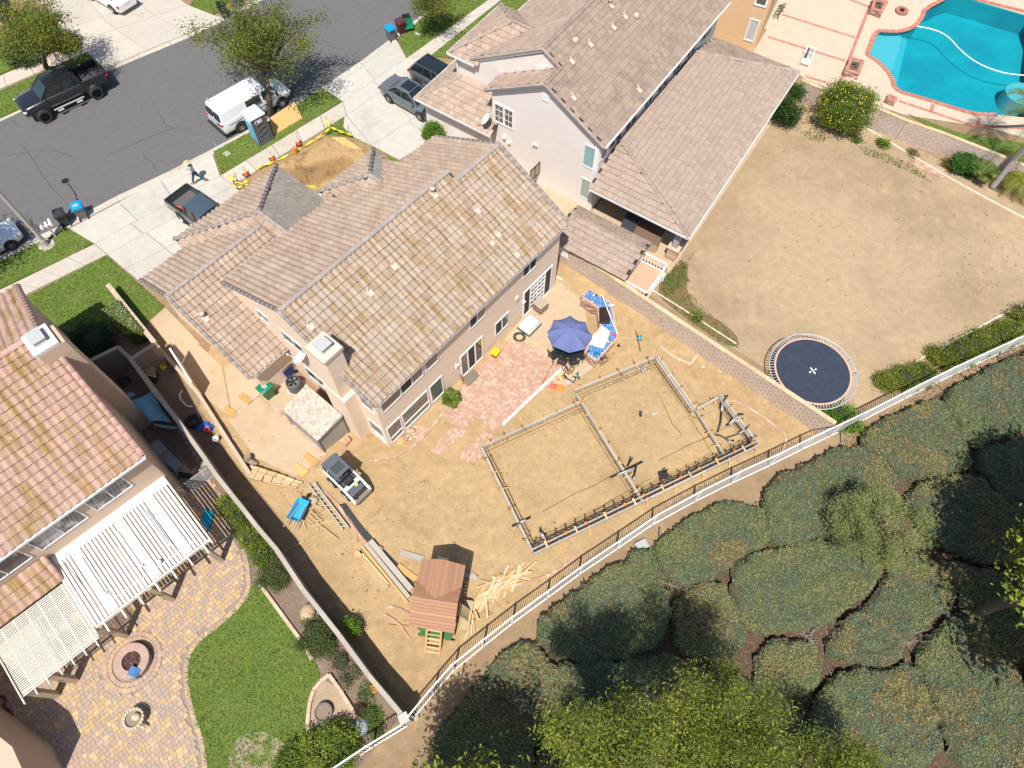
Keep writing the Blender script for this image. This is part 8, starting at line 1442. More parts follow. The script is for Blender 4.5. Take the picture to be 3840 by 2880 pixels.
t_ = thing('hose_tangle', 'tangle of black hose in the dark side yard', 'hose', zG(630, 670)); q = MB(); q.tube([(.45 * math.cos(a * 1.3) * (.6 + .4 * math.sin(a * .7)), .4 * math.sin(a) * (.7 + .3 * math.cos(a * .5)), .05 + .02 * math.sin(3 * a)) for a in np.linspace(0, 25, 100)], .02, 5); obj('hose', q, BLKP, t_)
q = MB(); V = []; N = 8; P4 = [T(20, 1340, -20, .05), T(20, 1390, 10, .05), T(20, 1355, 130, .05), T(20, 1300, 60, .05)]
for a in range(N):
 for b in range(N): f, g = a / (N - 1), b / (N - 1); V.append((P4[0] * (1 - f) + P4[1] * f) * (1 - g) + (P4[3] * (1 - f) + P4[2] * f) * g + [0, 0, .06 + random.uniform(0, .09)])
q.add(V, np.array([[a * N + b, (a + 1) * N + b, (a + 1) * N + b + 1, a * N + b + 1] for a in range(N - 1) for b in range(N - 1)])); single('beach_towel', q, mat('towel_turq', (.0, .33, .50), .8), 'turquoise beach towel lying on the shaded pavers', 'towel', smooth=True)
t_ = thing('hose_reel', 'red hose coil at the left frame edge', 'hose', T(20, 10, 1370)); [obj('loop', MB().tube([((.3 + .05 * k) * math.cos(a), (.42 + .05 * k) * math.sin(a), .04 + .02 * k) for a in np.linspace(0, 6.28, 25)], .03, 6), mat('hose_red', (.16, .03, .025), .6), t_) for k in range(5)]
t_ = thing('hose_reel', 'smaller red hose coil above the other at the left frame edge', 'hose', T(20, 0, 1240)); [obj('loop', MB().tube([((.2 + .05 * k) * math.cos(a), (.2 + .05 * k) * math.sin(a), .04 + .02 * k) for a in np.linspace(0, 6.28, 21)], .03, 6), mat('hose_red', (.16, .03, .025), .6), t_) for k in range(3)]
W = MB(); P4 = [D(-140, 1500), D(-40, 1560), D(8, 1622), D(60, 1760), D(-140, 1800)]; W.prism([G(-260, 2560, 2.9), G(45, 2800, 2.9), G(90, 2900, 2.9), G(-260, 3200, 2.9)], 0, 2.9); t_ = tag(obj('garden_room', W, STUCCO3), 'brown stucco corner of a garden room at the lower left', 'building')
for i, (p, s_) in enumerate((((2405, 2047), .42), ((2657, 1915), .22))): q = MB(); q.box((0, 0, .12), (s_ * 1.5, s_ * 1.15, .22)); o = single('utility_box', q, mat('box_green', (.34, .37, .33), .7), 'pale green utility box lid %s' % ('on the path outside the white fence' if i == 0 else 'half hidden at the shrub edge'), 'utility box', bevel=.05); o.location = tuple(G(*p)); o.rotation_euler = (0, 0, .5)
for i, p in enumerate(((1920 + 948 * S_, 1920 + 165 * S_), (960 + 1335 * S_, 1920 + 1060 * S_), (2880 + 470 * S_, 960 + 1210 * S_), (2880 + 1490 * S_, 960 + 680 * S_))): q = MB(); q.tube([G(*p), G(*p) + [0, 0, 1.0]], .03, 6); q.tube([G(*p) + [0, 0, .95], G(*p) + [0, 0, 1.1]], .045, 6); single('sprinkler_riser', q, mat('riser_grey', (.3, .31, .33), .6), ['sprinkler riser above the green utility box', 'sprinkler riser outside the fence near the play tower', 'sprinkler riser by the shrubs near the block wall end', 'sprinkler riser farthest along the right fence'][i], 'sprinkler', 'sprinkler risers outside the fence')
edge2 = px((3205, 455), (3395, 570), (3545, 660), (3690, 740), (3900, 850)); brickpath('edging_strip', edge2, .1, .5, mat('pale_edging', (.62, .55, .45), .9, rnd=.06), 0, .06, kind='structure', piece='edging_block')
brickpath('edging_strip', px((3330, 1420), (3420, 1370), (3490, 1320), (3650, 1240), (3740, 1190), (3900, 1110)), .1, .5, mat('pale_edging', (.62, .55, .45), .9, rnd=.06), 0, .06, kind='structure', piece='edging_block')
brickpath('edging_strip', px((2440, 1085), (2560, 1160), (2760, 1290)), .08, .5, mat('pale_edging', (.62, .55, .45), .9, rnd=.06), 0, .05, kind='structure', piece='edging_block')
q_ = tt(3, (935, 1075), (960, 1035), (1170, 1110), (1150, 1165)); r_ = sheet('brick_pad', q_, .02, MORT); pave(q_, F1.a + 1.0, (.215, .1075), 'basket', .045).flush('brick', BR, r_, 80)
# VEGETATION
rng = np.random.default_rng(11); random.seed(11)
def leafmat(name, cols, tr=.35): return mat(name, cols[0], .6, ramp=[cols[0], cols[1]] if len(cols) == 2 else cols, trans=tr, spec=.35)
BARK = mat('bark', (.16, .115, .08), .95, var=.3, vscale=5, bump=2)
def leaves(mb, cen, size, aspect=2.2, up=.35, var=None, droop=0.0):
 n = len(cen); d = rng.normal(0, 1, (n, 3)); d[:, 2] = d[:, 2] * .5 - droop; d /= np.linalg.norm(d, axis=1)[:, None]
 nn = rng.normal(0, 1, (n, 3)); nn[:, 2] = np.abs(nn[:, 2]) + up * 2; s_ = np.cross(nn, d); s_ /= np.linalg.norm(s_, axis=1)[:, None] + 1e-9
 L_ = size * (.6 + .8 * rng.random((n, 1))); W_ = L_ / aspect
 V = np.stack([cen - d * L_ / 2, cen + s_ * W_ / 2, cen + d * L_ / 2, cen - s_ * W_ / 2], 1)
 mb.add(V.reshape(-1, 3), np.arange(n * 4).reshape(n, 4), np.repeat(np.clip(var, .01, .99), 4))
def cloud(c, rad, nclump, nleaf, rc, shell=.55, flat=0.0):
 """clump centres in an uneven ellipsoid, leaves round each"""
 u = rng.normal(0, 1, (nclump, 3)); u /= np.linalg.norm(u, axis=1)[:, None]; r_ = (shell + (1 - shell) * rng.random((nclump, 1))) * (.78 + .35 * vnoise(u[:, :1] * 2.3 + 5, u[:, 1:2] * 2.3 + 9))
 cc = np.asarray(c) + u * r_ * np.asarray(rad); k = nleaf // nclump; L_ = np.repeat(cc, k, 0) + rng.normal(0, 1, (nclump * k, 3)) * rc * np.array([1, 1, .6])
 va = np.repeat(rng.random(nclump) * .5 + .2, k) + rng.normal(0, .16, nclump * k); return cc, L_, va
def tree(name, label, cat, base, cen, rad, nleaf, size, m, tr=.13, nclump=90, rc=.35, group=None, droop=.3, shell=.5, nb=14, aspect=2.4, bark=None, lowest=None):
 base = np.asarray(base); cen = np.asarray(cen); t_ = thing(name, label, cat, base, 0, group); cc, L_, va = cloud(cen, rad, nclump, nleaf, rc, shell)
 L_[:, 2] = np.maximum(L_[:, 2], base[2] + .03)
 mb = MB(); leaves(mb, L_, size, aspect, var=va, droop=droop); obj('foliage', mb, m, t_, 0)
 if tr:
  fork = base * .35 + cen * .65; fork[2] = base[2] + (cen[2] - base[2]) * .55; q = MB(); mid = (base + fork) / 2 + rng.normal(0, .08, 3) * [1, 1, 0]; q.tube([base, mid, fork], [tr * 1.25, tr, tr * .8], 9); obj('trunk', q, bark or BARK, t_, 0, smooth=True)
  q = MB()
  for e in cc[rng.choice(len(cc), min(nb, len(cc)), replace=False)]: mm = fork * .5 + e * .5 + rng.normal(0, .18, 3); q.tube([fork, mm, e], [tr * .5, tr * .28, .012], 5)
  for e in cc[rng.choice(len(cc), min(nb * 2, len(cc)), replace=False)]: k = cc[rng.integers(len(cc))]; q.tube([e, e * .7 + cen * .3 + rng.normal(0, .1, 3)], [.012, .03], 4)
  obj('branches', q, bark or BARK, t_, 0, kind='stuff')
 return t_
def shrub(label, base, r, h, n, size, m, group=None, cat='shrub', name='shrub', squash=1.0, ncl=40, rc=.14, shell=.8):
 base = np.asarray(base) * [1, 1, 1]; t_ = thing(name, label, cat, base, 0, group); rx_, ry_ = (r, r) if np.isscalar(r) else r
 cc, L_, va = cloud(base + [0, 0, h * .45], (rx_, ry_, h * .55), ncl, n, rc, shell); L_[:, 2] = np.maximum(L_[:, 2], base[2] + .02); mb = MB(); leaves(mb, L_, size, 1.9, up=.5, var=va); obj('foliage', mb, m, t_, 0)
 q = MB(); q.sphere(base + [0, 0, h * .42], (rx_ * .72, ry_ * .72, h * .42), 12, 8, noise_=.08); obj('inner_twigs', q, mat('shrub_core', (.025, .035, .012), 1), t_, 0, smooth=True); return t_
LG = leafmat('leaf_locust', [(.07, .11, .02), (.15, .19, .025), (.10, .14, .02), (.32, .29, .02), (.08, .12, .02), (.19, .22, .03)], .45); LP = leafmat('leaf_pepper', [(.10, .15, .02), (.17, .24, .03), (.30, .37, .04), (.13, .19, .025), (.22, .29, .035), (.42, .43, .05), (.26, .28, .06), (.12, .15, .04)], .45)
LO = leafmat('leaf_olive', [(.20, .24, .08), (.36, .38, .15), (.27, .30, .11)], .45); LL = leafmat('leaf_lemon', [(.05, .11, .01), (.16, .22, .02), (.09, .15, .015), (.30, .28, .02)]); LD = leafmat('leaf_dark', [(.02, .05, .012), (.05, .09, .02), (.03, .07, .015)]); LY = leafmat('leaf_yellowgreen', [(.10, .16, .015), (.26, .30, .03), (.15, .21, .02), (.07, .12, .015)]); LR = leafmat('leaf_dry', [(.20, .15, .08), (.28, .24, .14), (.10, .12, .05), (.15, .12, .07)]); LBt = leafmat('leaf_bright', [(.07, .17, .01), (.15, .27, .02)])
tree('street_tree', 'street tree behind the black pickup in the top left', 'tree', T(0, 300, 440, .1), T(0, 210, 190, 4.3), (3.3, 2.9, 1.8), 11000, .15, LG, .15, 60, .40, droop=.4, shell=.3, nb=24)
tree('street_tree', 'large airy street tree over the white van', 'tree', T(1, 95, 745, .1), T(1, 10, 215, 5.2), (4.3, 3.8, 2.0), 14000, .16, LG, .20, 75, .45, droop=.4, nb=34, shell=.3)
tree('street_tree', 'small street tree on the parkway lawn beyond the three bins', 'tree', T(1, 1158, 140, .1), T(1, 1135, -10, 3.0), (2.1, 2.0, 1.3), 6500, .14, LG, .08, 40, .33, shell=.3)
tree('street_tree', 'tree outside the left edge shading the white car', 'tree', G(-130, 1060, .1), G(-130, 1060, .1) + [-.3, .1, 4.8], (2.6, 2.4, 1.8), 8000, .18, LG, .14, 60, .45)
shrub('dense green bush on the far lawn under the street tree', T(0, 370, 300), (2.0, 1.2), 1.0, 6000, .14, LD, ncl=60, rc=.2); shrub('second green bush on the far lawn, left of the tree trunk', T(0, 170, 380), (1.5, 1.2), .7, 4000, .14, LD, rc=.2)
shrub('bright green bush at the corner of the low garage', T(1, 1165, 900), .75, 1.5, 3000, .10, LBt); slabshape('mulch_bed', smoothpoly([T(1, *p) for p in ((1065, 880), (1110, 820), (1180, 850), (1160, 930), (1090, 915))], 1), .0, .12, MULCH)
t_ = tree('lemon_tree', 'round lemon tree full of yellow fruit beside the pool wall', 'tree', T(3, 500, 830), T(3, 515, 690, 1.5), (1.9, 1.75, 1.25), 16000, .13, LL, .1, 90, .26, droop=.1, shell=.75)
mb = MB(); c_ = T(3, 515, 690, 1.5)
for k in range(220): u = unit(rng.normal(0, 1, 3)); mb.sphere(c_ + u * [1.95, 1.8, 1.3] * (.9 + .15 * random.random()), .04, 6, 4)
obj('lemons', mb, mat('lemon', (.75, .60, .02), .5), t_, 0, kind='stuff')
tree('citrus_tree', 'dark green tree tucked under the corner of the covered patio roof', 'tree', T(3, 120, 790), T(3, 130, 670, 1.4), (1.3, 1.5, 1.3), 7000, .13, leafmat('leaf_citrus', [(.03, .08, .01), (.09, .14, .02), (.05, .11, .015)]), .07, 50, .24, droop=.1, shell=.7)
def frond(mb, o, az, L_, rise, drop, w_, n=16, spread=1.0, var=.5):
 d = np.array([math.cos(az), math.sin(az), 0]); s_ = np.array([-d[1], d[0], 0]); P_ = [o + d * L_ * f * (1 - .12 * f) + np.array([0, 0, rise * math.sin(f * 1.6) - drop * f * f]) for f in np.linspace(0, 1, n)]
 for i in range(1, n):
  f = i / n; tx = unit(P_[i] - P_[i - 1]); l_ = w_ * math.sin(math.pi * (.08 + .9 * f)) ** .6
  for sg in (-1, 1):
   for h_ in (0, .5):
    p = P_[i - 1] * (1 - h_) + P_[i] * h_; e = p + (s_ * sg * spread + tx * .65 + np.array([0, 0, -.35 + .2 * random.random()])) * l_; mb.add([p, p + tx * .035, e], np.array([[0, 1, 2]]), var + random.uniform(-.2, .2))
 mb.bar(P_[0], P_[n // 2], .03, .02, var=.9); mb.bar(P_[n // 2], P_[-1], .02, .012, var=.9)
LPM = leafmat('leaf_palm', [(.07, .13, .02), (.20, .24, .04), (.10, .16, .03)]); TRK = mat('palm_trunk', (.28, .25, .23), .9, var=.2, vscale=6, bump=2)
def palm(label, base, top, nf, L_, m=LPM, tr=.17, azs=None, name='palm_tree', cat='palm', drop=1.2, rise=.8, w_=.4, group=None):
 t_ = thing(name, label, cat, base, 0, group); base, top = np.asarray(base), np.asarray(top)
 if tr:
  mid = (base + top) / 2 + [.0, .0, -.2]; q = MB(); pts = smoothpoly([base, mid, top], 2, closed=False); q.tube(pts, [tr * (1.25 - .4 * i / len(pts)) for i in range(len(pts))], 10); obj('trunk', q, TRK, t_, 0, smooth=True)
 for k in range(nf): q = MB(); frond(q, top, (azs[k] if azs else k * 2.399 + random.random() * .3), L_ * random.uniform(.8, 1.1), rise * random.uniform(.6, 1.2), drop * random.uniform(.6, 1.3), w_); obj('frond', q, m, t_, 0)
 return t_
palm('tall palm leaning over the pool corner at the right edge', T(3, 1450, 1215), T(3, 1790, 800, 4.6), 16, 2.4); q = MB(); frond(q, T(3, 1680, 700, 3.8), 3.4, 2.6, .3, 1.8, .3); single('dead_frond', q, mat('dead_frond', (.26, .16, .07), .9, rnd=.2), 'brown drooping palm frond hanging near the pool corner', 'palm frond')
palm('palm head hanging over the spa at the right edge', T(3, 1900, 800), T(3, 1700, 640, 4.0), 13, 2.0, tr=.12); palm('bushy young palm at the foot of the leaning trunk', T(3, 1385, 1150), T(3, 1385, 1130, .5), 22, 1.1, tr=0, name='palm_shrub', w_=.35, drop=.4); palm('yellow green palm clump at the right frame edge', T(3, 1640, 1250), T(3, 1650, 1180, .9), 20, 1.5, leafmat('leaf_palm_yellow', [(.16, .20, .02), (.30, .30, .04)]), tr=.1, name='palm_shrub')
shrub('glossy green bush left of the young palm', T(3, 1245, 1100), .85, 1.2, 3500, .14, leafmat('leaf_glossy', [(.02, .10, .01), (.06, .18, .02)])); shrub('small orange and green croton at the wall foot', T(3, 1160, 1075), .4, .6, 900, .1, leafmat('leaf_croton', [(.28, .20, .02), (.10, .12, .02), (.35, .14, .02), (.2, .2, .03)])); shrub('low weedy plant at the sandy yard wall', T(3, 735, 935), .45, .3, 500, .12, LY, ncl=12); shrub('withered little shrub on the sandy bed', T(3, 935, 1000), .3, .3, 300, .1, LR, ncl=10); shrub('green tuft on the wall bed beside the lemon tree', T(3, 570, 915), .35, .25, 400, .1, LY, ncl=10)
palm('spiky cycad on the edge of the brick patio', T(11, 1262, 935), T(11, 1262, 925, .35), 34, .62, leafmat('leaf_cycad', [(.05, .10, .01), (.22, .24, .03), (.10, .16, .02)]), tr=0, name='cycad', cat='cycad', drop=.3, rise=.35, w_=.16)
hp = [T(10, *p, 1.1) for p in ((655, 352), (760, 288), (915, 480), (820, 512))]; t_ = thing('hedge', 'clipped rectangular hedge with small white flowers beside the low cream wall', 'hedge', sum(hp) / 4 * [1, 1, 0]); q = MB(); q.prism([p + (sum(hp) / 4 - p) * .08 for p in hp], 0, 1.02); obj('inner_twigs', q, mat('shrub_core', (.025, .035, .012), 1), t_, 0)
pp = np.array([p[:2] for p in hp]); lo, hi = pp.min(0), pp.max(0); P_ = lo + rng.random((16000, 2)) * (hi - lo); P_ = P_[inpoly(P_, hp)]; z = 1.05 + fbm(P_[:, 0] * 4, P_[:, 1] * 4) * .12; c3 = np.column_stack([P_, z]); sd_ = []
for i in range(4): a, b = hp[i], hp[(i + 1) % 4]; f = rng.random((2200, 1)); s_ = a + (b - a) * f; s_[:, 2] = rng.random(2200) * 1.1; sd_.append(s_)
c3 = np.concatenate([c3] + sd_); mb = MB(); leaves(mb, c3 + rng.normal(0, .03, c3.shape), .07, 1.5, up=.8, var=rng.random(len(c3))); obj('foliage', mb, leafmat('leaf_hedge', [(.09, .14, .015), (.20, .25, .03), (.13, .19, .02)]), t_, 0); mb = MB(); k = rng.choice(len(P_), 160); leaves(mb, np.column_stack([P_[k], z[k] + .05]), .05, 1.1, up=3, var=rng.random(160)); obj('flowers', mb, mat('flower_lilac', (.45, .45, .6), .7), t_, 0, kind='stuff')
shrub('round dark shrub on the lawn edge, nearer the hedge', T(10, 640, 560), 1.15, 1.0, 5000, .09, LD); shrub('round dark shrub on the lawn edge, nearer the brown house', T(10, 480, 600), 1.0, 1.0, 4000, .09, LD)
for i, (x, y, r_) in enumerate(((500, 1095, .55), (525, 1130, .6), (548, 1165, .6), (572, 1198, .6))): shrub('yellow green hedge shrub along the board fence, number %s from the top' % ('one', 'two', 'three', 'four')[i] if 0 else ['yellow green hedge shrub farthest up the board fence', 'yellow green hedge shrub second down the board fence', 'yellow green hedge shrub third down the board fence', 'yellow green hedge shrub just above the round clipped shrub'][i], D(x, y), r_, .9, 2600, .08, LY, 'yellow green shrubs along the board fence')
shrub('round clipped olive green shrub by the board fence, upper one', D(597, 1245), .72, .8, 4500, .07, leafmat('leaf_clip', [(.05, .08, .02), (.11, .14, .035), (.08, .10, .025)])); shrub('wide rounded olive shrub by the board fence, lower one', D(690, 1372), (.95, .85), .8, 5500, .08, leafmat('leaf_clip', [(.05, .08, .02), (.11, .14, .035), (.08, .10, .025)]))
for i, (x, y, r_, m_, lb) in enumerate(((715, 1405, .4, LR, 'dry grassy shrub below the wide rounded shrub'), (738, 1430, .5, LR, 'grey brown dry bush at the bed corner'), (752, 1470, .35, LR, 'small dry shrub beside the board fence'), (790, 1500, .45, LO, 'thin grey green shrub beside the board fence'), (770, 1450, .3, leafmat('leaf_dry2', [(.25, .2, .12), (.12, .13, .05)]), 'wispy dry plant in the planting bed'), (803, 1545, .45, LBt, 'leafy green plant near the fence corner'), (785, 1535, .3, leafmat('leaf_red', [(.05, .03, .02), (.10, .05, .03)]), 'dark reddish bush near the fence corner'), (760, 1600, .3, LBt, 'small bright plant beside the block border'), (815, 1575, .35, LY, 'low green plant at the picket fence shadow'))): shrub(lb, D(x, y), r_, .4, 900, .07, m_, ncl=18, rc=.12, shell=.3)
mb = MB(); c3 = T(21, 765, 1145, .25) + rng.normal(0, .1, (60, 3)) * [1, 1, .3]; leaves(mb, c3, .06, 1.1, up=3, var=rng.random(60)); single('flower_clump', mb, mat('flower_orange', (.75, .25, .01), .6), 'little clump of orange flowers in the bed', 'flowers', kind='stuff')
for i, (x, y, r_) in enumerate(((690, 1635, 1.0), (735, 1610, .8), (650, 1655, .8))): shrub(['bright yellow green hedge bush in the bottom corner of the lawn', 'bright hedge bush nearest the short picket fence', 'bright hedge bush at the bottom frame edge'][i], D(x, y), r_, 1.1, 6500, .11, LY, 'bright hedge at the lawn corner', rc=.18)
tree('young_citrus', 'little citrus sapling growing in the fence shadow', 'sapling', T(21, 640, 800), T(21, 605, 750, .8), (.45, .45, .4), 900, .11, LBt, .02, 14, .12, nb=6)
for i, (x, y, r_, h_) in enumerate(((760, 830, .6, .7), (870, 815, .8, .9), (980, 785, .7, .8), (1140, 690, .6, .7), (1230, 640, .85, 1.0), (1320, 600, .85, 1.0), (1400, 570, .8, 1.0), (1480, 545, .7, .9), (1545, 500, .7, .9), (1640, 420, .9, 1.1), (1075, 655, .45, .5))):
 q = T(13, x, y); shrub(['leftmost yellow green shrub on the sandy side of the fence', 'second shrub from the left along the sandy yard fence', 'third shrub, ending the left group at the fence', 'first shrub right of the fence gap', 'large spreading shrub right of the fence gap', 'middle shrub of the right hand fence row', 'shrub after the middle of the fence row', 'shrub before the far end of the fence row', 'second farthest shrub along the fence', 'farthest bright shrub at the right frame edge', 'small isolated round shrub above the fence gap'][i], q, r_, h_, 2600, .09, leafmat('leaf_juniper', [(.09, .13, .01), (.24, .26, .03), (.15, .19, .02)]), 'shrubs along the sandy yard fence', rc=.17)
shrub('green vine sprawling over the wall end', T(13, 440, 1045), (.8, .6), .9, 2600, .1, LBt, rc=.25, ncl=22, shell=.3); shrub('vine trailing through the white fence', T(13, 500, 1110), (.9, .3), .7, 1800, .1, LBt, rc=.22, ncl=16, shell=.3); blades('weeds', [T(13, 0, 0) + np.array([[0, 0, 0]]) if 0 else dd((1790, 885), (1830, 880), (1845, 905), (1815, 930))], 0, 120, .1, WEED, .05)
shrub('yellow green weed on the wall top by the trampoline yard', T(12, 1170, 455, 0) + [.3, .5, 0], .4, .4, 500, .08, LY, ncl=10)
GC = leafmat('leaf_groundcover', [(.095, .14, .09), (.12, .175, .115), (.15, .195, .09), (.20, .22, .075), (.16, .20, .085), (.23, .235, .08), (.26, .235, .085), (.30, .19, .075)], .25); GCB = mat('groundcover_base', (.06, .075, .035), 1, col2=(.09, .075, .04), vscale=1.5, bump=3, bscale=10)
GP = dict(a=(23, [(175, 780), (200, 690), (400, 540), (600, 400), (820, 262), (895, 245), (925, 340), (950, 430), (1000, 540), (1005, 610), (975, 720), (950, 850), (800, 930), (560, 950), (380, 950), (260, 915), (190, 840)]),
 b=(22, [(920, 240), (1000, 172), (1120, 90), (1250, 0), (1400, -70), (1560, -10), (1640, 60), (1655, 200), (1500, 275), (1400, 320), (1385, 375), (1300, 425), (1200, 440), (1100, 490), (1000, 430), (940, 345)]), c=(22, [(1070, 540), (1150, 505), (1260, 455), (1350, 462), (1390, 540), (1420, 640), (1480, 770), (1455, 880), (1340, 965), (1200, 930), (1060, 900), (1040, 700)]),
 d=(22, [(1425, 450), (1435, 360), (1500, 300), (1680, 260), (1940, 195), (2215, 165), (2375, 280), (2355, 420), (2275, 525), (2135, 625), (1985, 735), (1659, 775), (1505, 765), (1450, 650), (1420, 550)]), e=(23, [(800, 315), (900, 260), (1000, 300), (1190, 500), (1185, 590), (1050, 695), (895, 805), (845, 880), (835, 965), (740, 1005), (600, 980), (400, 945), (375, 870), (395, 800), (530, 690), (650, 610), (745, 460)]),
 f=(23, [(-80, 850), (290, 862), (315, 960), (295, 1105), (160, 1215), (-80, 1250)]), g=(23, [(950, 880), (1100, 765), (1185, 665), (1400, 785), (1500, 950), (1600, 1085), (1670, 1250), (1700, 1700), (1250, 1700), (1115, 1450), (1065, 1300), (1000, 1130), (945, 980)]), h=(23, [(345, 1150), (500, 1025), (740, 1035), (905, 1010), (975, 1130), (1030, 1290), (1060, 1400), (1095, 1500), (1000, 1620), (850, 1700), (400, 1750), (240, 1400)]),
 i=(22, [(-450, 1250 + 400), (-530, 1560), (-380, 1330), (-170, 1080), (0, 885), (155, 855), (235, 960), (300, 1100), (210, 1300), (170, 1450), (90, 1700), (-300, 1800)]), j=(13, [(592, 1210), (650, 1132), (960, 992), (1095, 945), (1195, 1150), (1275, 1300), (1305, 1395), (1100, 1425), (900, 1445), (830, 1460), (735, 1350), (605, 1265)]), k=(13, [(1115, 920), (1280, 832), (1400, 742), (1680, 645), (1780, 640), (1780, 1000), (1600, 1145), (1450, 1185), (1330, 1262), (1245, 1225), (1175, 1080)]),
 l=(13, [(0, 1490), (200, 1385), (480, 1253), (615, 1290), (750, 1380), (790, 1475), (760, 1600), (600, 1790), (200, 1850), (20, 1900), (-60, 1690)]), m=(13, [(1345, 1290), (1460, 1240), (1690, 1215), (1800, 1400), (1700, 1620), (1450, 1640), (1400, 1450), (1335, 1375)]), n=(13, [(880, 1520), (1100, 1450), (1320, 1440), (1430, 1600), (1700, 1660), (1750, 2030), (1300, 1990), (1180, 1925), (1020, 1840), (900, 1700)]), o=(23, [(1180, 335), (1640, 440), (1750, 900), (1560, 1010), (1440, 840), (1230, 610), (1205, 500), (1040, 310)]),
 p=(22, [(300, 985), (560, 985), (820, 960), (1040, 930), (1130, 1100), (1100, 1300), (600, 1350), (220, 1300), (180, 1130)]), q=(22, [(200, 1450), (400, 1380), (1100, 1350), (1150, 1150), (1500, 1000), (1650, 1300), (1850, 1550), (1900, 1800), (100, 1800), (110, 1700)]), r=(23, [(1710, 1700), (1700, 1300), (1640, 1060), (1760, 930), (2300, 900), (2300, 1800)]), s=(23, [(1780, 440), (1790, 0), (2400, -100), (2400, 800), (1790, 880)]), t=(13, [(1800, 1400), (1800, 650), (2300, 450), (2400, 1500)]))
GLAB = ['long clipped groundcover mound below the play tower, half in tree shade', 'broad groundcover mound with the utility box at its upper edge', 'small groundcover mound in dappled shade between two brown gaps', 'large rounded groundcover mound outlined by a curved dark channel', 'tall curved groundcover mound between two dark channels', 'small groundcover mound peeking from behind the yellow green trees', 'wide rough groundcover mound in the bottom right corner', 'ragged groundcover mound right of the yellow green trees', 'groundcover mound at the bottom left outside the white fence', 'blue green groundcover mound opposite the wall end', 'blue green groundcover mound along the path at the right edge', 'groundcover mound left of the round olive tree', 'groundcover mound at the right edge, partly in shade', 'dark shaded groundcover mound right of the round olive tree', 'deeply shaded groundcover strip at the right edge', 'groundcover mound in full shade above the yellow green trees', 'groundcover under the yellow green trees', 'groundcover beyond the lower right corner', 'groundcover beyond the right edge, lower part', 'groundcover beyond the right edge, upper part']
def off_(poly, i):
 n = len(poly); d = unit(poly[(i + 1) % n] - poly[i - 1]); v = np.array([d[1], -d[0], 0]); return v if sum(poly[k][0] * poly[(k + 1) % n][1] - poly[(k + 1) % n][0] * poly[k][1] for k in range(n)) > 0 else -v
sheet('slope_soil', dd((1150, 1700), (1165, 1420), (1260, 1270), (1430, 1200), (1620, 1110), (1900, 920), (2230, 740), (2400, 1750)), .01, mat('soil_shade_tint', (.10, .065, .04), .97, var=.3, vscale=2, bump=2))  # soil colour darkened to paint deep shade into the channels between mounds
for (key, (rc_, pts)), lb in zip(GP.items(), GLAB):
 base_rc = {23: 23, 22: 22, 13: 13}[rc_] if key != 'a' else 22; poly = smoothpoly([T(base_rc, x, y) for x, y in pts], 1); poly = [p + off_(poly, i) * (.17 if key not in 'qrst' else 0) for i, p in enumerate(poly)]; h_ = .55 + .25 * random.random(); sd0 = random.random() * 50
 def hg(p, poly=poly, h_=h_, s0=sd0): d = pdist(p, poly) + (fbm(p[:, 0] * 2.2 + s0, p[:, 1] * 2.2) - .5) * .6; return .0 + h_ * np.sqrt(np.clip(1 - (1 - np.clip(d / .35, 0, 1)) ** 2, 0, 1)) + (fbm(p[:, 0] * 1.1 + s0, p[:, 1] * 1.1) - .5) * .25 * np.clip(d, 0, 1) + (fbm(p[:, 0] * 3.2, p[:, 1] * 3.2) - .5) * .26
 gt_ = thing('groundcover_mound', lb, 'ground cover', sum(poly) / len(poly) * [1, 1, 0]); o = patch('mound', poly, .14, hg, GCB, None, gt_); o.parent = gt_; o.matrix_parent_inverse = Matrix.Translation(gt_.location).inverted()
 pp = np.array([p[:2] for p in poly]); lo, hi = pp.min(0), pp.max(0); out = key in 'qrst'; n = int((hi - lo).prod() * (300 if not out else 60)); P_ = lo + rng.random((n, 2)) * (hi - lo); P_ = P_[inpoly(P_, poly)]; z = hg(P_) + rng.random(len(P_)) * .05
 thin = fbm(P_[:, 0] * .9 + sd0, P_[:, 1] * .9) + .10 * np.clip(pdist(P_, poly), 0, 1); keep = thin > .2 + rng.normal(0, .03, len(P_)); P_, z = P_[keep], z[keep]
 va = np.clip(fbm(P_[:, 0] * .45 + 3, P_[:, 1] * .45) * 2.0 - .55 + rng.normal(0, .13, len(P_)), .01, .99); mb = MB(); leaves(mb, np.column_stack([P_, z]), .10, 1.6, up=.6, var=va); f_ = obj('foliage', mb, GC, gt_, 0, kind='stuff')
n = 60000; lim = dd((1150, 1650), (1200, 1420), (1430, 1180), (1620, 1090), (1900, 900), (2230, 720), (2300, 1700)); pp = np.array([p[:2] for p in lim]); P_ = pp.min(0) + rng.random((n, 2)) * (pp.max(0) - pp.min(0)); P_ = P_[inpoly(P_, lim)]
mb = MB(); leaves(mb, np.column_stack([P_, np.full(len(P_), .03)]), .09, 1.6, up=2.5, var=rng.random(len(P_))); obj('leaf_litter', mb, mat('litter_shade_tint', (.22, .12, .05), .9, ramp=[(.14, .08, .045), (.08, .05, .03), (.22, .13, .065), (.05, .035, .025)]), None, kind='stuff')  # litter tones kept dark as well, for the painted shade in the channels
mb = MB()
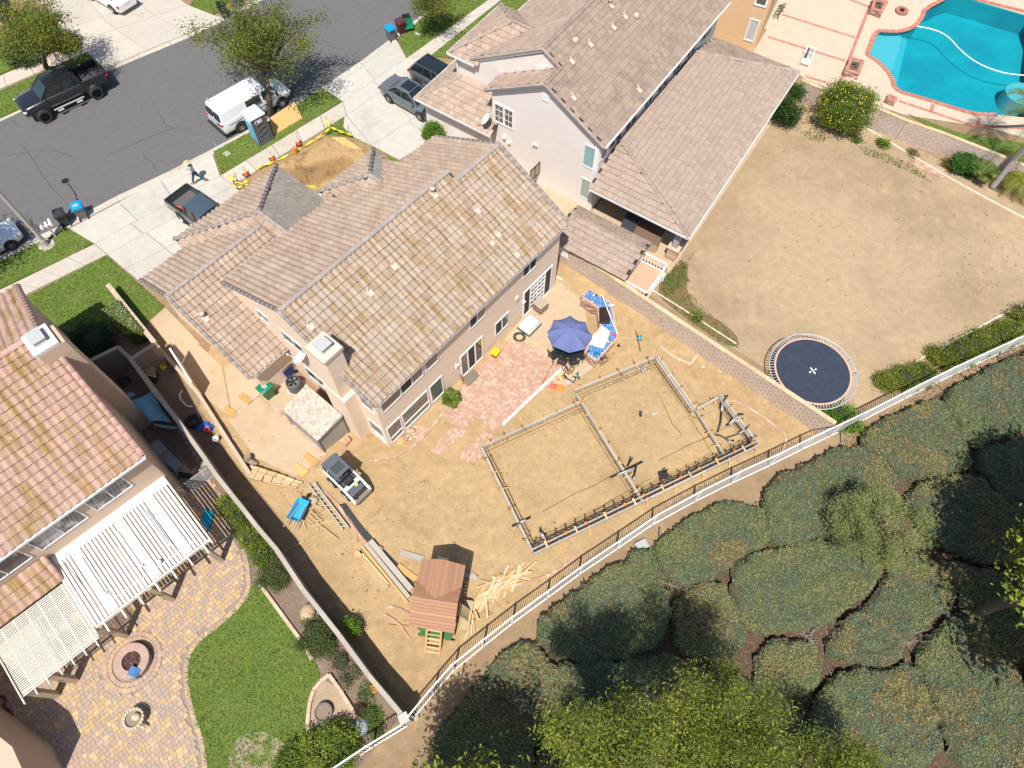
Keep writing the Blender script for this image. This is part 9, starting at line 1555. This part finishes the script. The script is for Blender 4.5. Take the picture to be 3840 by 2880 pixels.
for x, y in [(1040, 480), (1080, 470), (1150, 490), (860, 880), (830, 930), (500, 950), (420, 960), (1740, 1400 - 620), (1900, 800), (1930, 830), (2200, 945), (2230, 960), (2390, 1010), (2540, 1010), (2590, 790), (2560, 850), (3010, 1180), (3060, 1200), (2580, 300), (2080, 1110), (2040, 870)]:
 c_ = T(22, x, y)
 for k in range(9): a = random.random() * 6.28; d = np.array([math.cos(a), math.sin(a), random.uniform(.1, .9)]) * random.uniform(.3, .9); mm = c_ + d * .5 + rng.normal(0, .06, 3); mb.tube([c_, mm, c_ + d], [.018, .012, .005], 4); mb.tube([mm, mm + rng.normal(0, .2, 3) + [0, 0, .1]], [.01, .004], 4)
obj('bare_twigs', mb, mat('grey_twig', (.30, .25, .22), .9), None, kind='stuff')
LPM2 = LP
tree('pepper_tree', 'yellow green feathery tree at the bottom centre, left of the pair', 'tree', D(1335, 1650, 9) * [1, 1, 0], D(1335, 1650, 9), (2.6, 2.4, 1.9), 34000, .13, LP, .18, 62, .30, droop=.8, nb=50, aspect=3.6, shell=.3)
tree('pepper_tree', 'taller yellow green feathery tree right of the bottom centre', 'tree', D(1570, 1600, 8.5) * [1, 1, 0], D(1570, 1600, 8.5), (2.3, 2.9, 2.1), 38000, .13, LP, .18, 70, .30, droop=.8, nb=55, aspect=3.6, shell=.3)
tree('pepper_tree', 'lower yellow green tree at the bottom edge right of the pair', 'tree', D(1820, 1690, 4.5) * [1, 1, 0], D(1820, 1690, 4.5), (2.3, 2.1, 1.5), 17000, .13, LP, .14, 40, .34, droop=.8, nb=24, aspect=3.6, shell=.4)
tree('pepper_tree', 'yellow green tree reaching in from below the bottom edge', 'tree', D(1250, 1800), D(1260, 1790, 5.0), (2.6, 2.4, 1.9), 18000, .15, LP, .16, 100, .36, droop=.7, aspect=3.2); tree('pepper_tree', 'tree crown just below the bottom edge between the pair', 'tree', D(1480, 1830), D(1500, 1840, 5.5), (3.2, 2.6, 2.0), 20000, .15, LP, .16, 110, .36, droop=.7, aspect=3.2)
tree('slope_tree', 'tree below the bottom edge shading the lower left slope', 'tree', D(1020, 1770), D(1020, 1770) + [0, 0, 6.8], (2.5, 2.2, 2.4), 14000, .2, LP, .15, 80, .4)
tree('olive_tree', 'round pale olive tree among the groundcover mounds', 'tree', D(1893, 1195), D(1905, 1132, 2.3), (2.3, 1.95, 1.4), 22000, .12, LO, .1, 60, .22, droop=.2, shell=.6, nb=20, aspect=4)
tree('slope_tree', 'tall tree outside the right edge, its crown tips touching the frame', 'tree', D(2090, 1330), D(2090, 1330) + [1.7, .3, 7.0], (3.2, 3.2, 2.8), 22000, .24, LP, .2, 120, .45); tree('slope_tree', 'tall tree beyond the right edge, lower one', 'tree', D(2215, 1500), D(2215, 1500) + [.5, 0, 7], (3.6, 3.2, 2.8), 18000, .26, LP, .2, 100, .45); tree('slope_tree', 'tall tree beyond the right edge, upper one', 'tree', D(2190, 1170), D(2190, 1170) + [.6, 0, 7], (3.0, 2.6, 2.4), 14000, .26, LP, .2, 80, .45)
